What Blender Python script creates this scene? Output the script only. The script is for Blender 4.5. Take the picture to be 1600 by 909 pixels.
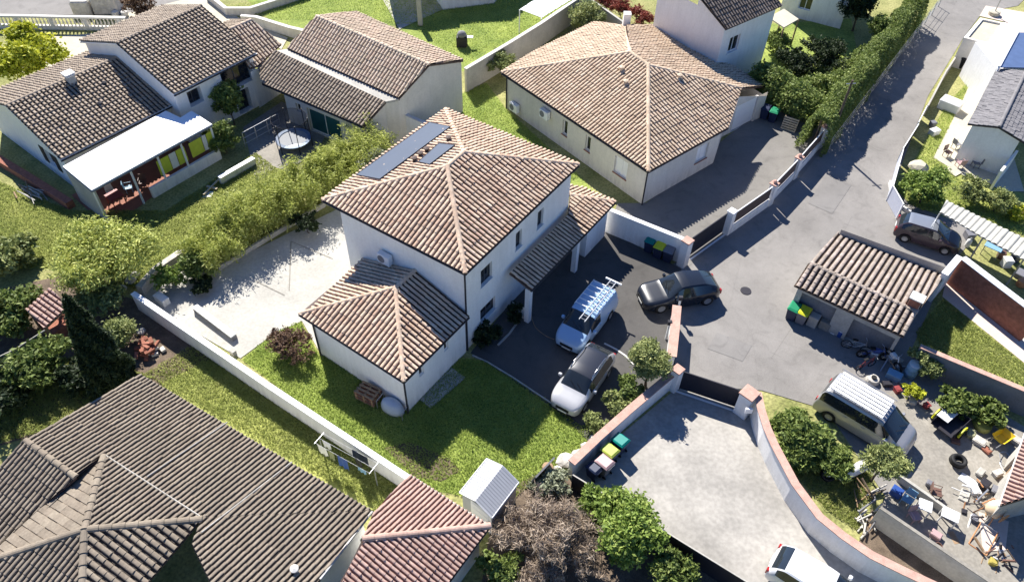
import bpy, bmesh, math, random
import numpy as np
from mathutils import Vector, Matrix
random.seed(7)
for _o in list(bpy.data.objects): bpy.data.objects.remove(_o)
S = bpy.context.scene
COL = S.collection
R = math.radians
# ------------------------------------------------------------------ camera
F_PX, PITCH, ROLL, HC = 1202.9, R(46.392), R(1.378), 33.0
_r = Vector((1, 0, 0)); FW = Vector((0, math.cos(PITCH), -math.sin(PITCH))); _u = _r.cross(FW)
CR = _r*math.cos(ROLL) + _u*math.sin(ROLL); CU = -_r*math.sin(ROLL) + _u*math.cos(ROLL)
cd = bpy.data.cameras.new('camera'); cam = bpy.data.objects.new('camera', cd); COL.objects.link(cam)
cd.sensor_width = 36; cd.lens = F_PX/1600*36; cd.clip_end = 3000; cd.clip_start = .5
cam.matrix_world = Matrix(((CR.x, CU.x, -FW.x, 0), (CR.y, CU.y, -FW.y, 0), (CR.z, CU.z, -FW.z, HC), (0, 0, 0, 1)))
S.camera = cam
# ------------------------------------------------------------------ light
wd = bpy.data.worlds.new('World'); S.world = wd; wd.use_nodes = True
nt = wd.node_tree; bg = nt.nodes['Background']; sky = nt.nodes.new('ShaderNodeTexSky')
sky.sky_type = 'NISHITA'; sky.sun_disc = False; sky.sun_elevation = R(42.5); sky.sun_rotation = R(-22.3)
sky.air_density = 1.0; sky.dust_density = 0; sky.ozone_density = 8
tint = nt.nodes.new('ShaderNodeMix'); tint.data_type = 'RGBA'; tint.blend_type = 'MULTIPLY'; tint.inputs[0].default_value = 1; tint.inputs[7].default_value = (.88, 1.0, 1.20, 1)
nt.links.new(sky.outputs[0], tint.inputs[6]); nt.links.new(tint.outputs[2], bg.inputs[0]); bg.inputs[1].default_value = .058
sl = bpy.data.lights.new('sun', 'SUN'); sl.energy = 5.0; sl.angle = R(.5); sl.color = (1, .955, .88)
so = bpy.data.objects.new('sun', sl); COL.objects.link(so)
_az, _el = R(-67.7), R(42.5)
SUN = Vector((math.cos(_az)*math.cos(_el), math.sin(_az)*math.cos(_el), -math.sin(_el)))
so.rotation_mode = 'QUATERNION'; so.rotation_quaternion = SUN.to_track_quat('-Z', 'Y'); so.location = (0, 0, 60)
S.view_settings.view_transform = 'Standard'; S.view_settings.look = 'None'
S.view_settings.exposure = 1.05; S.view_settings.gamma = 1.0
S.render.engine = 'CYCLES'
S.cycles.max_bounces = 5; S.cycles.diffuse_bounces = 3; S.cycles.glossy_bounces = 2; S.cycles.transparent_max_bounces = 6
# ------------------------------------------------------------------ helpers
def ray(u, v): return CR*(u-800) - CU*(v-454.5) + FW*F_PX
def P(u, v, z=0.0):
    d = ray(u, v); t = (z-HC)/d.z; q = d*t; return Vector((q.x, q.y, z))
class Plane:
    def __init__(s, a, b, c):
        s.o = a.copy(); s.n = (b-a).cross(c-a).normalized()
        if s.n.z < 0: s.n = -s.n
        s.e = (b-a).normalized()
    def hit(s, u, v):
        d = ray(u, v); o = Vector((0, 0, HC)); t = (s.o-o).dot(s.n)/d.dot(s.n); return o+d*t
    def z(s, x, y): return s.o.z - (s.n.x*(x-s.o.x)+s.n.y*(y-s.o.y))/s.n.z
def slope(a, b, pitch, side):
    """plane through horizontal line a-b rising with pitch (deg) to the left(+1)/right(-1) of a->b"""
    d = (b-a).normalized(); nrm = Vector((-d.y, d.x, 0))*side
    return Plane(a, b, a+nrm+Vector((0, 0, math.tan(R(pitch)))))
ROOTM = {}
def thing(name, label, cat, loc=(0, 0, 0), rz=0, group=None):
    o = bpy.data.objects.new(name, None); COL.objects.link(o); o.empty_display_size = .3
    o.location = loc; o.rotation_euler = (0, 0, rz); o['label'] = label; o['category'] = cat
    if group: o['group'] = group
    ROOTM[o.name] = Matrix.Translation(Vector(loc)) @ Matrix.Rotation(rz, 4, 'Z')
    return o
def tag(o, label=None, cat=None, group=None, kind=None):
    if label: o['label'] = label
    if cat: o['category'] = cat
    if group: o['group'] = group
    if kind: o['kind'] = kind
    return o
class MB:
    def __init__(s): s.v = []; s.f = []; s.m = []
    def add(s, vs, fs, mi=0):
        n = len(s.v); s.v += [tuple(p) for p in vs]; s.f += [tuple(i+n for i in f) for f in fs]; s.m += [mi]*len(fs); return s
    def box(s, x0, x1, y0, y1, z0, z1, M=None, mi=0, bev=0):
        if bev:
            b = bev
            ring = lambda x0, x1, y0, y1, z: [(x0+b, y0, z), (x1-b, y0, z), (x1, y0+b, z), (x1, y1-b, z), (x1-b, y1, z), (x0+b, y1, z), (x0, y1-b, z), (x0, y0+b, z)]
            vs = ring(x0, x1, y0, y1, z0) + ring(x0, x1, y0, y1, z1-b) + ring(x0+b*.7, x1-b*.7, y0+b*.7, y1-b*.7, z1)
            fs = [tuple(range(7, -1, -1))]
            for k in (0, 8): fs += [(k+i, k+(i+1) % 8, k+8+(i+1) % 8, k+8+i) for i in range(8)]
            fs.append(tuple(range(16, 24)))
        else:
            vs = [(x, y, z) for z in (z0, z1) for x, y in ((x0, y0), (x1, y0), (x1, y1), (x0, y1))]
            fs = [(3, 2, 1, 0), (4, 5, 6, 7), (0, 1, 5, 4), (1, 2, 6, 5), (2, 3, 7, 6), (3, 0, 4, 7)]
        if M is not None: vs = [M @ Vector(p) for p in vs]
        return s.add(vs, fs, mi)
    def prism(s, poly, z0, z1, mi=0, mt=None):
        n = len(poly); a = sum(poly[i][0]*poly[(i+1) % n][1]-poly[(i+1) % n][0]*poly[i][1] for i in range(n))
        if a < 0: poly = list(reversed(poly))
        zt = z1 if callable(z1) else (lambda x, y: z1)
        vs = [(p[0], p[1], z0) for p in poly] + [(p[0], p[1], zt(p[0], p[1])) for p in poly]
        s.add(vs, [tuple(range(n-1, -1, -1))] + [(i, (i+1) % n, n+(i+1) % n, n+i) for i in range(n)], mi)
        s.add(vs[n:], [tuple(range(n))], mi if mt is None else mt); return s
    def tube(s, pts, r, seg=6, mi=0, cap=True):
        pts = [Vector(p) for p in pts]; n = len(pts); rs = r if isinstance(r, (list, tuple)) else [r]*n
        vs = []; ref = Vector((.31, .17, .93))
        for i, p in enumerate(pts):
            t = (pts[min(i+1, n-1)]-pts[max(i-1, 0)])
            t = t.normalized() if t.length > 1e-9 else Vector((0, 0, 1))
            a = t.cross(ref)
            if a.length < .05: a = t.cross(Vector((1, 0, 0)))
            a.normalize(); b = t.cross(a)
            for k in range(seg):
                an = 2*math.pi*k/seg; vs.append(p+a*math.cos(an)*rs[i]+b*math.sin(an)*rs[i])
        fs = [(i*seg+k, i*seg+(k+1) % seg, (i+1)*seg+(k+1) % seg, (i+1)*seg+k) for i in range(n-1) for k in range(seg)]
        if cap: fs += [tuple(range(seg-1, -1, -1)), tuple((n-1)*seg+k for k in range(seg))]
        return s.add(vs, fs, mi)
    def lathe(s, prof, M=None, seg=16, mi=0, cap=True):
        vs = [(r*math.cos(2*math.pi*k/seg), r*math.sin(2*math.pi*k/seg), z) for r, z in prof for k in range(seg)]
        n = len(prof)
        fs = [(i*seg+k, i*seg+(k+1) % seg, (i+1)*seg+(k+1) % seg, (i+1)*seg+k) for i in range(n-1) for k in range(seg)]
        if cap: fs += [tuple(range(seg-1, -1, -1)), tuple((n-1)*seg+k for k in range(seg))]
        if M is not None: vs = [M @ Vector(p) for p in vs]
        return s.add(vs, fs, mi)
    def build(s, name, mats, parent=None, smooth=False, local=False, origin=None):
        return mesh_obj(name, s.v, s.f, mats, parent, smooth, local, s.m, origin)
def mesh_obj(name, v, f, mats, parent=None, smooth=False, local=False, mi=None, origin=None):
    if not isinstance(mats, (list, tuple)): mats = [mats]
    root = parent
    while root is not None and root.parent is not None: root = root.parent
    off = None
    if root is not None and not local and root.name in ROOTM:
        Mi = ROOTM[root.name].inverted()
    elif root is None and origin is not None:
        off = Vector(origin); Mi = Matrix.Translation(-off)
    else: Mi = None
    if Mi is not None:
        A = np.array(Mi); V = np.array([tuple(p) for p in v], dtype=float); V = V @ A[:3, :3].T + A[:3, 3]; v = V.tolist()
    me = bpy.data.meshes.new(name); me.from_pydata([tuple(p) for p in v], [], f); me.update()
    for m in mats: me.materials.append(m)
    if mi is not None and len(mats) > 1: me.polygons.foreach_set('material_index', [min(k, len(mats)-1) for k in mi])
    if smooth: me.polygons.foreach_set('use_smooth', [True]*len(me.polygons))
    o = bpy.data.objects.new(name, me); COL.objects.link(o)
    if parent is not None: o.parent = parent
    if off is not None: o.location = off; ROOTM[o.name] = Matrix.Translation(off)
    return o
def copy_tree(o, parent=None):
    c = o.copy(); COL.objects.link(c)
    if parent is not None: c.parent = parent
    for ch in [k for k in bpy.data.objects if k.parent is o]: copy_tree(ch, c)
    return c
# ------------------------------------------------------------------ materials
def nodes(m):
    m.use_nodes = True; t = m.node_tree; return t, t.nodes['Principled BSDF']
def N(t, kind, **kw):
    n = t.nodes.new(kind)
    for k, v in kw.items(): setattr(n, k, v)
    return n
def ramp(t, stops):
    n = t.nodes.new('ShaderNodeValToRGB'); cr = n.color_ramp
    while len(cr.elements) < len(stops): cr.elements.new(.5)
    for e, (p, c) in zip(cr.elements, stops): e.position = p; e.color = (*c, 1)
    return n
def sc(c, k): return tuple(min(1, x*k) for x in c)
def mat(name, col, rough=.8, var=.15, scale=1.2, bump=0, bscale=12, metal=0, col2=None, fine=0, spec=.3, coat=0, dirt=0):
    m = bpy.data.materials.new(name); t, b = nodes(m)
    b.inputs['Roughness'].default_value = rough; b.inputs['Metallic'].default_value = metal
    b.inputs['Specular IOR Level'].default_value = spec
    if coat: b.inputs['Coat Weight'].default_value = coat; b.inputs['Coat Roughness'].default_value = .05
    tc = N(t, 'ShaderNodeTexCoord')
    n1 = N(t, 'ShaderNodeTexNoise'); n1.inputs['Scale'].default_value = scale; n1.inputs['Detail'].default_value = 7; n1.inputs['Roughness'].default_value = .62
    t.links.new(tc.outputs['Object'], n1.inputs['Vector'])
    r1 = ramp(t, [(.3, sc(col, 1-var)), (.7, col2 or sc(col, 1+var))]); t.links.new(n1.outputs['Fac'], r1.inputs['Fac'])
    out = r1.outputs['Color']
    if fine:
        n2 = N(t, 'ShaderNodeTexNoise'); n2.inputs['Scale'].default_value = scale*14; n2.inputs['Detail'].default_value = 4
        t.links.new(tc.outputs['Object'], n2.inputs['Vector'])
        r2 = ramp(t, [(.35, (1-fine,)*3), (.65, (1+fine,)*3)]); t.links.new(n2.outputs['Fac'], r2.inputs['Fac'])
        mx = N(t, 'ShaderNodeMix', data_type='RGBA', blend_type='MULTIPLY'); mx.inputs[0].default_value = 1
        t.links.new(out, mx.inputs[6]); t.links.new(r2.outputs['Color'], mx.inputs[7]); out = mx.outputs[2]
    if dirt:
        sp = N(t, 'ShaderNodeSeparateXYZ'); t.links.new(tc.outputs['Object'], sp.inputs[0])
        mz = N(t, 'ShaderNodeMapRange'); mz.inputs[1].default_value = 0; mz.inputs[2].default_value = .9; mz.inputs[3].default_value = .75; mz.inputs[4].default_value = .18; t.links.new(sp.outputs[2], mz.inputs[0])
        mp = N(t, 'ShaderNodeMapping'); mp.inputs['Scale'].default_value = (2.2, 2.2, .35); t.links.new(tc.outputs['Object'], mp.inputs[0])
        nd = N(t, 'ShaderNodeTexNoise'); nd.inputs['Scale'].default_value = 1.6; nd.inputs['Detail'].default_value = 7; nd.inputs['Roughness'].default_value = .7; t.links.new(mp.outputs[0], nd.inputs['Vector'])
        rn = ramp(t, [(.42, (0, 0, 0)), (.72, (1, 1, 1))]); t.links.new(nd.outputs['Fac'], rn.inputs['Fac'])
        mu = N(t, 'ShaderNodeMath', operation='MULTIPLY'); t.links.new(rn.outputs[0], mu.inputs[0]); t.links.new(mz.outputs[0], mu.inputs[1])
        m3 = N(t, 'ShaderNodeMath', operation='MULTIPLY'); t.links.new(mu.outputs[0], m3.inputs[0]); m3.inputs[1].default_value = dirt
        md = N(t, 'ShaderNodeMix', data_type='RGBA'); t.links.new(m3.outputs[0], md.inputs[0]); t.links.new(out, md.inputs[6]); md.inputs[7].default_value = (.30, .28, .24, 1); out = md.outputs[2]
    t.links.new(out, b.inputs['Base Color'])
    if bump:
        n3 = N(t, 'ShaderNodeTexNoise'); n3.inputs['Scale'].default_value = bscale; n3.inputs['Detail'].default_value = 5
        t.links.new(tc.outputs['Object'], n3.inputs['Vector'])
        bp = N(t, 'ShaderNodeBump'); bp.inputs['Strength'].default_value = bump; bp.inputs['Distance'].default_value = .05
        t.links.new(n3.outputs['Fac'], bp.inputs['Height']); t.links.new(bp.outputs[0], b.inputs['Normal'])
    return m
def tile_mat(name, cols, stain, stain_amt=.5, rough=.85):
    """cols: palette by random tile; stain colour in large patches"""
    m = bpy.data.materials.new(name); t, b = nodes(m); b.inputs['Roughness'].default_value = rough; b.inputs['Specular IOR Level'].default_value = .2
    uv = N(t, 'ShaderNodeUVMap'); wn = N(t, 'ShaderNodeTexWhiteNoise', noise_dimensions='2D'); t.links.new(uv.outputs[0], wn.inputs['Vector'])
    k = len(cols); r1 = ramp(t, [(i/(k-1), c) for i, c in enumerate(cols)]); t.links.new(wn.outputs['Value'], r1.inputs['Fac'])
    tc = N(t, 'ShaderNodeTexCoord'); n1 = N(t, 'ShaderNodeTexNoise'); n1.inputs['Scale'].default_value = .7; n1.inputs['Detail'].default_value = 8; n1.inputs['Roughness'].default_value = .7
    t.links.new(tc.outputs['Object'], n1.inputs['Vector'])
    rr = ramp(t, [(.40, (0, 0, 0)), (.62, (min(1, stain_amt*1.3),)*3)]); t.links.new(n1.outputs['Fac'], rr.inputs['Fac'])
    mx = N(t, 'ShaderNodeMix', data_type='RGBA'); t.links.new(rr.outputs['Color'], mx.inputs[0]); t.links.new(r1.outputs['Color'], mx.inputs[6]); mx.inputs[7].default_value = (*stain, 1)
    n2 = N(t, 'ShaderNodeTexNoise'); n2.inputs['Scale'].default_value = 9; n2.inputs['Detail'].default_value = 5
    t.links.new(tc.outputs['Object'], n2.inputs['Vector']); r2 = ramp(t, [(.3, (.82,)*3), (.7, (1.12,)*3)]); t.links.new(n2.outputs['Fac'], r2.inputs['Fac'])
    m2 = N(t, 'ShaderNodeMix', data_type='RGBA', blend_type='MULTIPLY'); m2.inputs[0].default_value = 1
    t.links.new(mx.outputs[2], m2.inputs[6]); t.links.new(r2.outputs['Color'], m2.inputs[7]); t.links.new(m2.outputs[2], b.inputs['Base Color'])
    return m
def leaf_mat(name, c1, c2, c3, scale=1.0, trans=.25):
    m = bpy.data.materials.new(name); t, b = nodes(m); b.inputs['Roughness'].default_value = .6; b.inputs['Specular IOR Level'].default_value = .25
    g = N(t, 'ShaderNodeNewGeometry'); r1 = ramp(t, [(0, c1), (.55, c2), (1, c3)])
    tc = N(t, 'ShaderNodeTexCoord'); n1 = N(t, 'ShaderNodeTexNoise'); n1.inputs['Scale'].default_value = scale; n1.inputs['Detail'].default_value = 3
    t.links.new(tc.outputs['Object'], n1.inputs['Vector'])
    ma = N(t, 'ShaderNodeMath', operation='MULTIPLY_ADD'); t.links.new(g.outputs['Random Per Island'], ma.inputs[0]); ma.inputs[1].default_value = .55
    mb = N(t, 'ShaderNodeMath', operation='MULTIPLY_ADD'); t.links.new(n1.outputs['Fac'], mb.inputs[0]); mb.inputs[1].default_value = 1.3; mb.inputs[2].default_value = -.42
    t.links.new(mb.outputs[0], ma.inputs[2]); t.links.new(ma.outputs[0], r1.inputs['Fac'])
    t.links.new(r1.outputs['Color'], b.inputs['Base Color'])
    tr = N(t, 'ShaderNodeBsdfTranslucent'); t.links.new(r1.outputs['Color'], tr.inputs[0]); ms = N(t, 'ShaderNodeMixShader'); ms.inputs[0].default_value = trans
    t.links.new(b.outputs[0], ms.inputs[1]); t.links.new(tr.outputs[0], ms.inputs[2]); t.links.new(ms.outputs[0], t.nodes['Material Output'].inputs[0])
    return m
M = {}
M['plaster_white'] = mat('plaster_white', (.82, .81, .79), .85, .05, .6, fine=.03, bump=.15, bscale=60, dirt=.7)
M['plaster_cream'] = mat('plaster_cream', (.66, .62, .56), .9, .07, .5, fine=.04, bump=.15, bscale=50, dirt=.8)
M['plaster_grey'] = mat('plaster_grey', (.42, .40, .36), .9, .18, .6, fine=.08, bump=.2, bscale=30, dirt=.6)
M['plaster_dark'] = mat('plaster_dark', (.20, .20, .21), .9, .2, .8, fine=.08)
M['white_paint'] = mat('white_paint', (.80, .80, .80), .5, .02, 2)
M['awning_white'] = mat('awning_white', (.86, .86, .87), .6, .01, 2)
M['dark_trim'] = mat('dark_trim', (.03, .028, .035), .5, .1, 3)
M['brown_trim'] = mat('brown_trim', (.10, .07, .06), .7, .15, 3)
M['glass_dark'] = mat('glass_dark', (.015, .018, .025), .08, .1, 2, spec=.6)
M['glass_car'] = mat('glass_car', (.02, .025, .03), .05, .1, 2, spec=.8)
M['coping_coral'] = mat('coping_coral', (.50, .31, .25), .85, .18, 2.5, fine=.15)
M['coping_pale'] = mat('coping_pale', (.62, .60, .56), .85, .1, 2.5, fine=.08)
M['steel'] = mat('steel', (.45, .46, .48), .35, .1, 3, metal=.6)
M['black'] = mat('black_rubber', (.015, .015, .016), .7, .2, 4)
M['gatedark'] = mat('gate_paint', (.022, .022, .032), .5, .1, 3)
M['wood'] = mat('wood', (.30, .20, .12), .8, .25, 4, fine=.15)
M['wood_pale'] = mat('wood_pale', (.5, .42, .3), .8, .2, 4, fine=.15)
M['bark'] = mat('bark', (.11, .085, .06), .9, .3, 5)
M['stone'] = mat('stone', (.50, .47, .42), .9, .25, 2.5, bump=.6, bscale=5, fine=.15)
M['brick_red'] = mat('brick_red', (.30, .12, .08), .9, .3, 4, fine=.2)
def asphalt(name, col):
    m = bpy.data.materials.new(name); t, b = nodes(m); b.inputs['Roughness'].default_value = .9; b.inputs['Specular IOR Level'].default_value = .2
    tc = N(t, 'ShaderNodeTexCoord')
    a = N(t, 'ShaderNodeTexNoise'); a.inputs['Scale'].default_value = .22; a.inputs['Detail'].default_value = 8; a.inputs['Roughness'].default_value = .6
    c = N(t, 'ShaderNodeTexNoise'); c.inputs['Scale'].default_value = 22; c.inputs['Detail'].default_value = 5; c.inputs['Roughness'].default_value = .8
    d = N(t, 'ShaderNodeTexNoise'); d.inputs['Scale'].default_value = 1.1; d.inputs['Detail'].default_value = 6; d.inputs['Distortion'].default_value = 1.2
    for n in (a, c, d): t.links.new(tc.outputs['Object'], n.inputs['Vector'])
    ra = ramp(t, [(.32, sc(col, .84)), (.68, sc(col, 1.13))]); rc = ramp(t, [(.3, (.8,)*3), (.7, (1.18,)*3)]); rd = ramp(t, [(.3, (.86,)*3), (.45, (1,)*3), (.8, (1.08,)*3)])
    t.links.new(a.outputs['Fac'], ra.inputs['Fac']); t.links.new(c.outputs['Fac'], rc.inputs['Fac']); t.links.new(d.outputs['Fac'], rd.inputs['Fac'])
    x = N(t, 'ShaderNodeMix', data_type='RGBA', blend_type='MULTIPLY'); x.inputs[0].default_value = 1; t.links.new(ra.outputs[0], x.inputs[6]); t.links.new(rc.outputs[0], x.inputs[7])
    y = N(t, 'ShaderNodeMix', data_type='RGBA', blend_type='MULTIPLY'); y.inputs[0].default_value = 1; t.links.new(x.outputs[2], y.inputs[6]); t.links.new(rd.outputs[0], y.inputs[7])
    # hairline cracks
    v = N(t, 'ShaderNodeTexVoronoi', feature='DISTANCE_TO_EDGE'); v.inputs['Scale'].default_value = .16
    dn = N(t, 'ShaderNodeTexNoise'); dn.inputs['Scale'].default_value = 1.5; dn.inputs['Detail'].default_value = 6
    t.links.new(tc.outputs['Object'], dn.inputs['Vector'])
    vm = N(t, 'ShaderNodeMix', data_type='RGBA'); vm.inputs[0].default_value = .06; t.links.new(tc.outputs['Object'], vm.inputs[6]); t.links.new(dn.outputs['Color'], vm.inputs[7]); t.links.new(vm.outputs[2], v.inputs['Vector'])
    rv = ramp(t, [(0, (.93,)*3), (.005, (1,)*3)]); t.links.new(v.outputs['Distance'], rv.inputs['Fac'])
    w = N(t, 'ShaderNodeMix', data_type='RGBA', blend_type='MULTIPLY'); w.inputs[0].default_value = 1; t.links.new(y.outputs[2], w.inputs[6]); t.links.new(rv.outputs[0], w.inputs[7])
    t.links.new(w.outputs[2], b.inputs['Base Color'])
    return m
M['asphalt_road'] = asphalt('asphalt_road', (.235, .222, .208))
M['asphalt_drive'] = asphalt('asphalt_drive', (.20, .19, .175))
M['asphalt_dark'] = asphalt('asphalt_dark', (.10, .095, .09))  # main driveway: its shade is put into a darker base colour
M['concrete_pale'] = mat('concrete_pale', (.42, .405, .365), .9, .14, .5, fine=.08, bump=.1, bscale=30)
M['concrete_court'] = mat('concrete_court', (.29, .275, .25), .9, .15, .35, fine=.10, col2=(.43, .405, .365))
M['concrete_yard'] = mat('concrete_yard', (.27, .25, .215), .9, .2, .5, fine=.12)
M['patio_cream'] = mat('patio_cream', (.50, .46, .36), .9, .1, .6, fine=.06)
M['path_pink'] = mat('path_pink', (.60, .50, .43), .9, .08, .6, fine=.05)
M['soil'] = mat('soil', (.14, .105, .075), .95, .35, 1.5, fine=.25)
M['grass'] = mat('grass', (.23, .27, .07), .95, .25, .45, fine=.3, col2=(.38, .39, .11))
M['grass_dry'] = mat('grass_dry', (.24, .26, .08), .95, .3, .5, fine=.3, col2=(.36, .34, .14))
M['grass_lush'] = mat('grass_lush', (.18, .26, .05), .95, .25, .5, fine=.3, col2=(.30, .35, .08))
M['blade'] = leaf_mat('grass_blade', (.25, .33, .075), (.35, .43, .11), (.46, .52, .17), .6, .6)
M['blade_dry'] = leaf_mat('grass_blade_dry', (.26, .31, .09), (.36, .40, .13), (.47, .48, .20), .6, .6)
TL = {}
TL['pink'] = tile_mat('tiles_pale_pink', [(0.600, 0.407, 0.292), (0.680, 0.495, 0.361), (0.720, 0.553, 0.413), (0.660, 0.504, 0.370), (0.750, 0.611, 0.464)], (0.340, 0.233, 0.163), .35)
TL['pinkh2'] = tile_mat('tiles_beige_pink', [(0.560, 0.407, 0.292), (0.650, 0.495, 0.361), (0.700, 0.553, 0.404), (0.610, 0.466, 0.335), (0.740, 0.611, 0.464)], (0.380, 0.281, 0.189), .4)
TL['grey'] = tile_mat('tiles_grey_brown', [(0.200, 0.163, 0.125), (0.265, 0.218, 0.168), (0.300, 0.254, 0.196), (0.235, 0.194, 0.150)], (0.190, 0.160, 0.125), .45)
TL['greyA'] = tile_mat('tiles_dark_taupe', [(0.280, 0.218, 0.163), (0.370, 0.301, 0.228), (0.430, 0.354, 0.275), (0.320, 0.257, 0.198)], (0.220, 0.175, 0.138), .35)
TL['barn'] = tile_mat('tiles_weathered_rose', [(0.520, 0.369, 0.275), (0.620, 0.475, 0.361), (0.670, 0.533, 0.413), (0.570, 0.456, 0.335), (0.700, 0.563, 0.447)], (0.440, 0.369, 0.267), .4)
TL['coral'] = tile_mat('tiles_coral', [(.40, .26, .205), (.49, .335, .275), (.54, .38, .315), (.45, .30, .24)], (.33, .23, .19), .4)
TL['old'] = tile_mat('tiles_old_mixed', [(.25, .195, .165), (.40, .33, .285), (.47, .39, .34), (.31, .25, .205), (.52, .43, .385)], (.25, .215, .175), .6)
TL['darkE'] = tile_mat('tiles_slate_grey', [(.17, .165, .17), (.22, .21, .215), (.25, .24, .245)], (.15, .145, .15), .2)
TL['darkF'] = tile_mat('tiles_dark_brown', [(.15, .12, .10), (.24, .20, .17), (.30, .25, .21)], (.13, .10, .09), .3)
# ------------------------------------------------------------------ roofs
PF = [0, .24, .28, .35, .46, .59, .72, .83, .90, .94]
PAN = {0, 1, 9}; PH = [0, 0, .55, .86, .98, 1, .98, .86, .55, 0]
def tile_plane(poly3, edir, tm, parent, w=.27, h=.115, course=.40, thick=.10, trim=None, name='roof_tiles', prof=None, step=.03):
    poly3 = [Vector(p) for p in poly3]
    n = Vector((0, 0, 0))
    for i in range(1, len(poly3)-1): n += (poly3[i]-poly3[0]).cross(poly3[i+1]-poly3[0])
    n.normalize()
    if n.z < 0: n = -n; poly3.reverse()
    e = Vector(edir); e = (e - n*e.dot(n)).normalized(); s = n.cross(e)
    if s.z < 0: e = -e; s = -s
    o = poly3[0]; A = [(p-o).dot(e) for p in poly3]; B = [(p-o).dot(s) for p in poly3]
    a0 = math.floor(min(A)/w)-1; a1 = math.ceil(max(A)/w)+1; b0 = min(B)-.001; nb = int(math.ceil((max(B)-b0)/course))+1
    pf, ph = prof or (PF, PH)
    ca = []; ch = []; cid = []
    for k in range(a0, a1):
        for f, q in zip(pf, ph): ca.append((k+f)*w); ch.append(q*h); cid.append(k)
    nc = len(ca); npf = len(pf); rows = []
    for j in range(nb): rows += [(b0+j*course, step, j), (b0+(j+1)*course-.004, 0, j)]
    e_, s_, n_, o_ = (np.array(x) for x in (e, s, n, o))
    ca = np.array(ca); ch = np.array(ch)
    rng = np.random.default_rng(len(ca)+nb)
    V = []
    jit = {}
    for (b, dh, j) in rows:
        if j not in jit: jit[j] = rng.normal(0, .011, a1-a0+1)
        jj = np.array([jit[j][c-a0] for c in cid])
        V.append(o_+np.outer(ca, e_)+b*s_+np.outer(ch+dh+jj+.01, n_))
    V = np.concatenate(V)
    bm = bmesh.new(); uvl = bm.loops.layers.uv.new('UVMap')
    vs = [bm.verts.new(p) for p in V.tolist()]
    sx = random.random()*100
    for r_ in range(len(rows)-1):
        j = rows[r_][2]
        for c in range(nc-1):
            f = bm.faces.new((vs[r_*nc+c], vs[r_*nc+c+1], vs[(r_+1)*nc+c+1], vs[(r_+1)*nc+c]))
            uv = (cid[c]*1.37+sx, j*2.11+.5)
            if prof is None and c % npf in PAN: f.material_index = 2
            for l in f.loops: l[uvl].uv = uv
    m_ = len(poly3)
    for i in range(m_):
        p, q = poly3[i], poly3[(i+1) % m_]; no = (q-p).cross(n).normalized()
        geom = bm.verts[:]+bm.edges[:]+bm.faces[:]
        bmesh.ops.bisect_plane(bm, geom=geom, plane_co=p, plane_no=no, clear_outer=True)
    # deck below
    if thick:
        lo = [bm.verts.new(p-n*thick) for p in poly3]; hi = [bm.verts.new(p+n*.004) for p in poly3]
        bm.faces.new(list(reversed(lo))).material_index = 1
        bm.faces.new(hi).material_index = 1
        for i in range(m_): bm.faces.new((lo[i], lo[(i+1) % m_], hi[(i+1) % m_], hi[i])).material_index = 1
    root = parent
    while root is not None and root.parent is not None: root = root.parent
    if root is not None and root.name in ROOTM: bm.transform(ROOTM[root.name].inverted())
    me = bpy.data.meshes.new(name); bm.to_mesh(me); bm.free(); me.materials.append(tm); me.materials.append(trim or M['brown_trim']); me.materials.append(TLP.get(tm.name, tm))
    ob = bpy.data.objects.new(name, me); COL.objects.link(ob); ob.parent = parent
    return ob
def ridge(p, q, tm, parent, r=.13, L=.42, name='ridge_tiles', up=.05):
    p = Vector(p)+Vector((0, 0, up)); q = Vector(q)+Vector((0, 0, up)); d = q-p; n = max(1, int(d.length/L)); t = d.normalized()
    side = t.cross(Vector((0, 0, 1))).normalized(); upv = side.cross(t)
    vs = []; fs = []; uv = []; seg = 7
    for i in range(n):
        a = p+d*(i/n); b = p+d*((i+1)/n)+t*.03
        for (c, rr, l) in ((a, r*.92, -.0), (b, r*1.08, .018)):
            for k in range(seg+1):
                an = math.pi*(k/seg)*1.1-.157; vs.append(c+side*math.cos(an)*rr+upv*(math.sin(an)*rr*.8+l))
        bse = i*2*(seg+1)
        for k in range(seg): fs.append((bse+k, bse+k+1, bse+seg+2+k, bse+seg+1+k)); uv.append((i*1.7, .3))
        fs.append(tuple(bse+k for k in range(seg, -1, -1))); uv.append((i*1.7, .3)); fs.append(tuple(bse+seg+1+k for k in range(seg+1))); uv.append((i*1.7, .3))
    o = mesh_obj(name, vs, fs, tm, parent)
    ul = o.data.uv_layers.new(name='UVMap')
    for f, c in zip(o.data.polygons, uv):
        for li in f.loop_indices: ul.data[li].uv = (c[0]+p.x, c[1]+p.y)
    return o
def gutter(p, q, parent, m=None, r=.06, name='gutter', dz=-.06):
    d = Vector((0, 0, dz)); return MB().tube([Vector(p)+d, Vector(q)+d], r, 6).build(name, m or M['dark_trim'], parent)
def pipe(p, parent, z1, z0=0, m=None, r=.05):
    return MB().tube([(p[0], p[1], z0), (p[0], p[1], z1)], r, 6).build('downpipe', m or M['dark_trim'], parent)
def inset(poly, ds):
    n = len(poly); P2 = [Vector((p[0], p[1])) for p in poly]
    a = sum(P2[i].x*P2[(i+1) % n].y-P2[(i+1) % n].x*P2[i].y for i in range(n)); sg = 1 if a > 0 else -1
    L = []
    for i in range(n):
        p, q = P2[i], P2[(i+1) % n]; d = (q-p).normalized(); nn = Vector((-d.y, d.x))*sg*ds[i]; L.append((p+nn, d))
    out = []
    for i in range(n):
        (p, d), (q, e) = L[i-1], L[i]; den = d.x*e.y-d.y*e.x; t = ((q.x-p.x)*e.y-(q.y-p.y)*e.x)/den; out.append(p+d*t)
    return out
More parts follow.
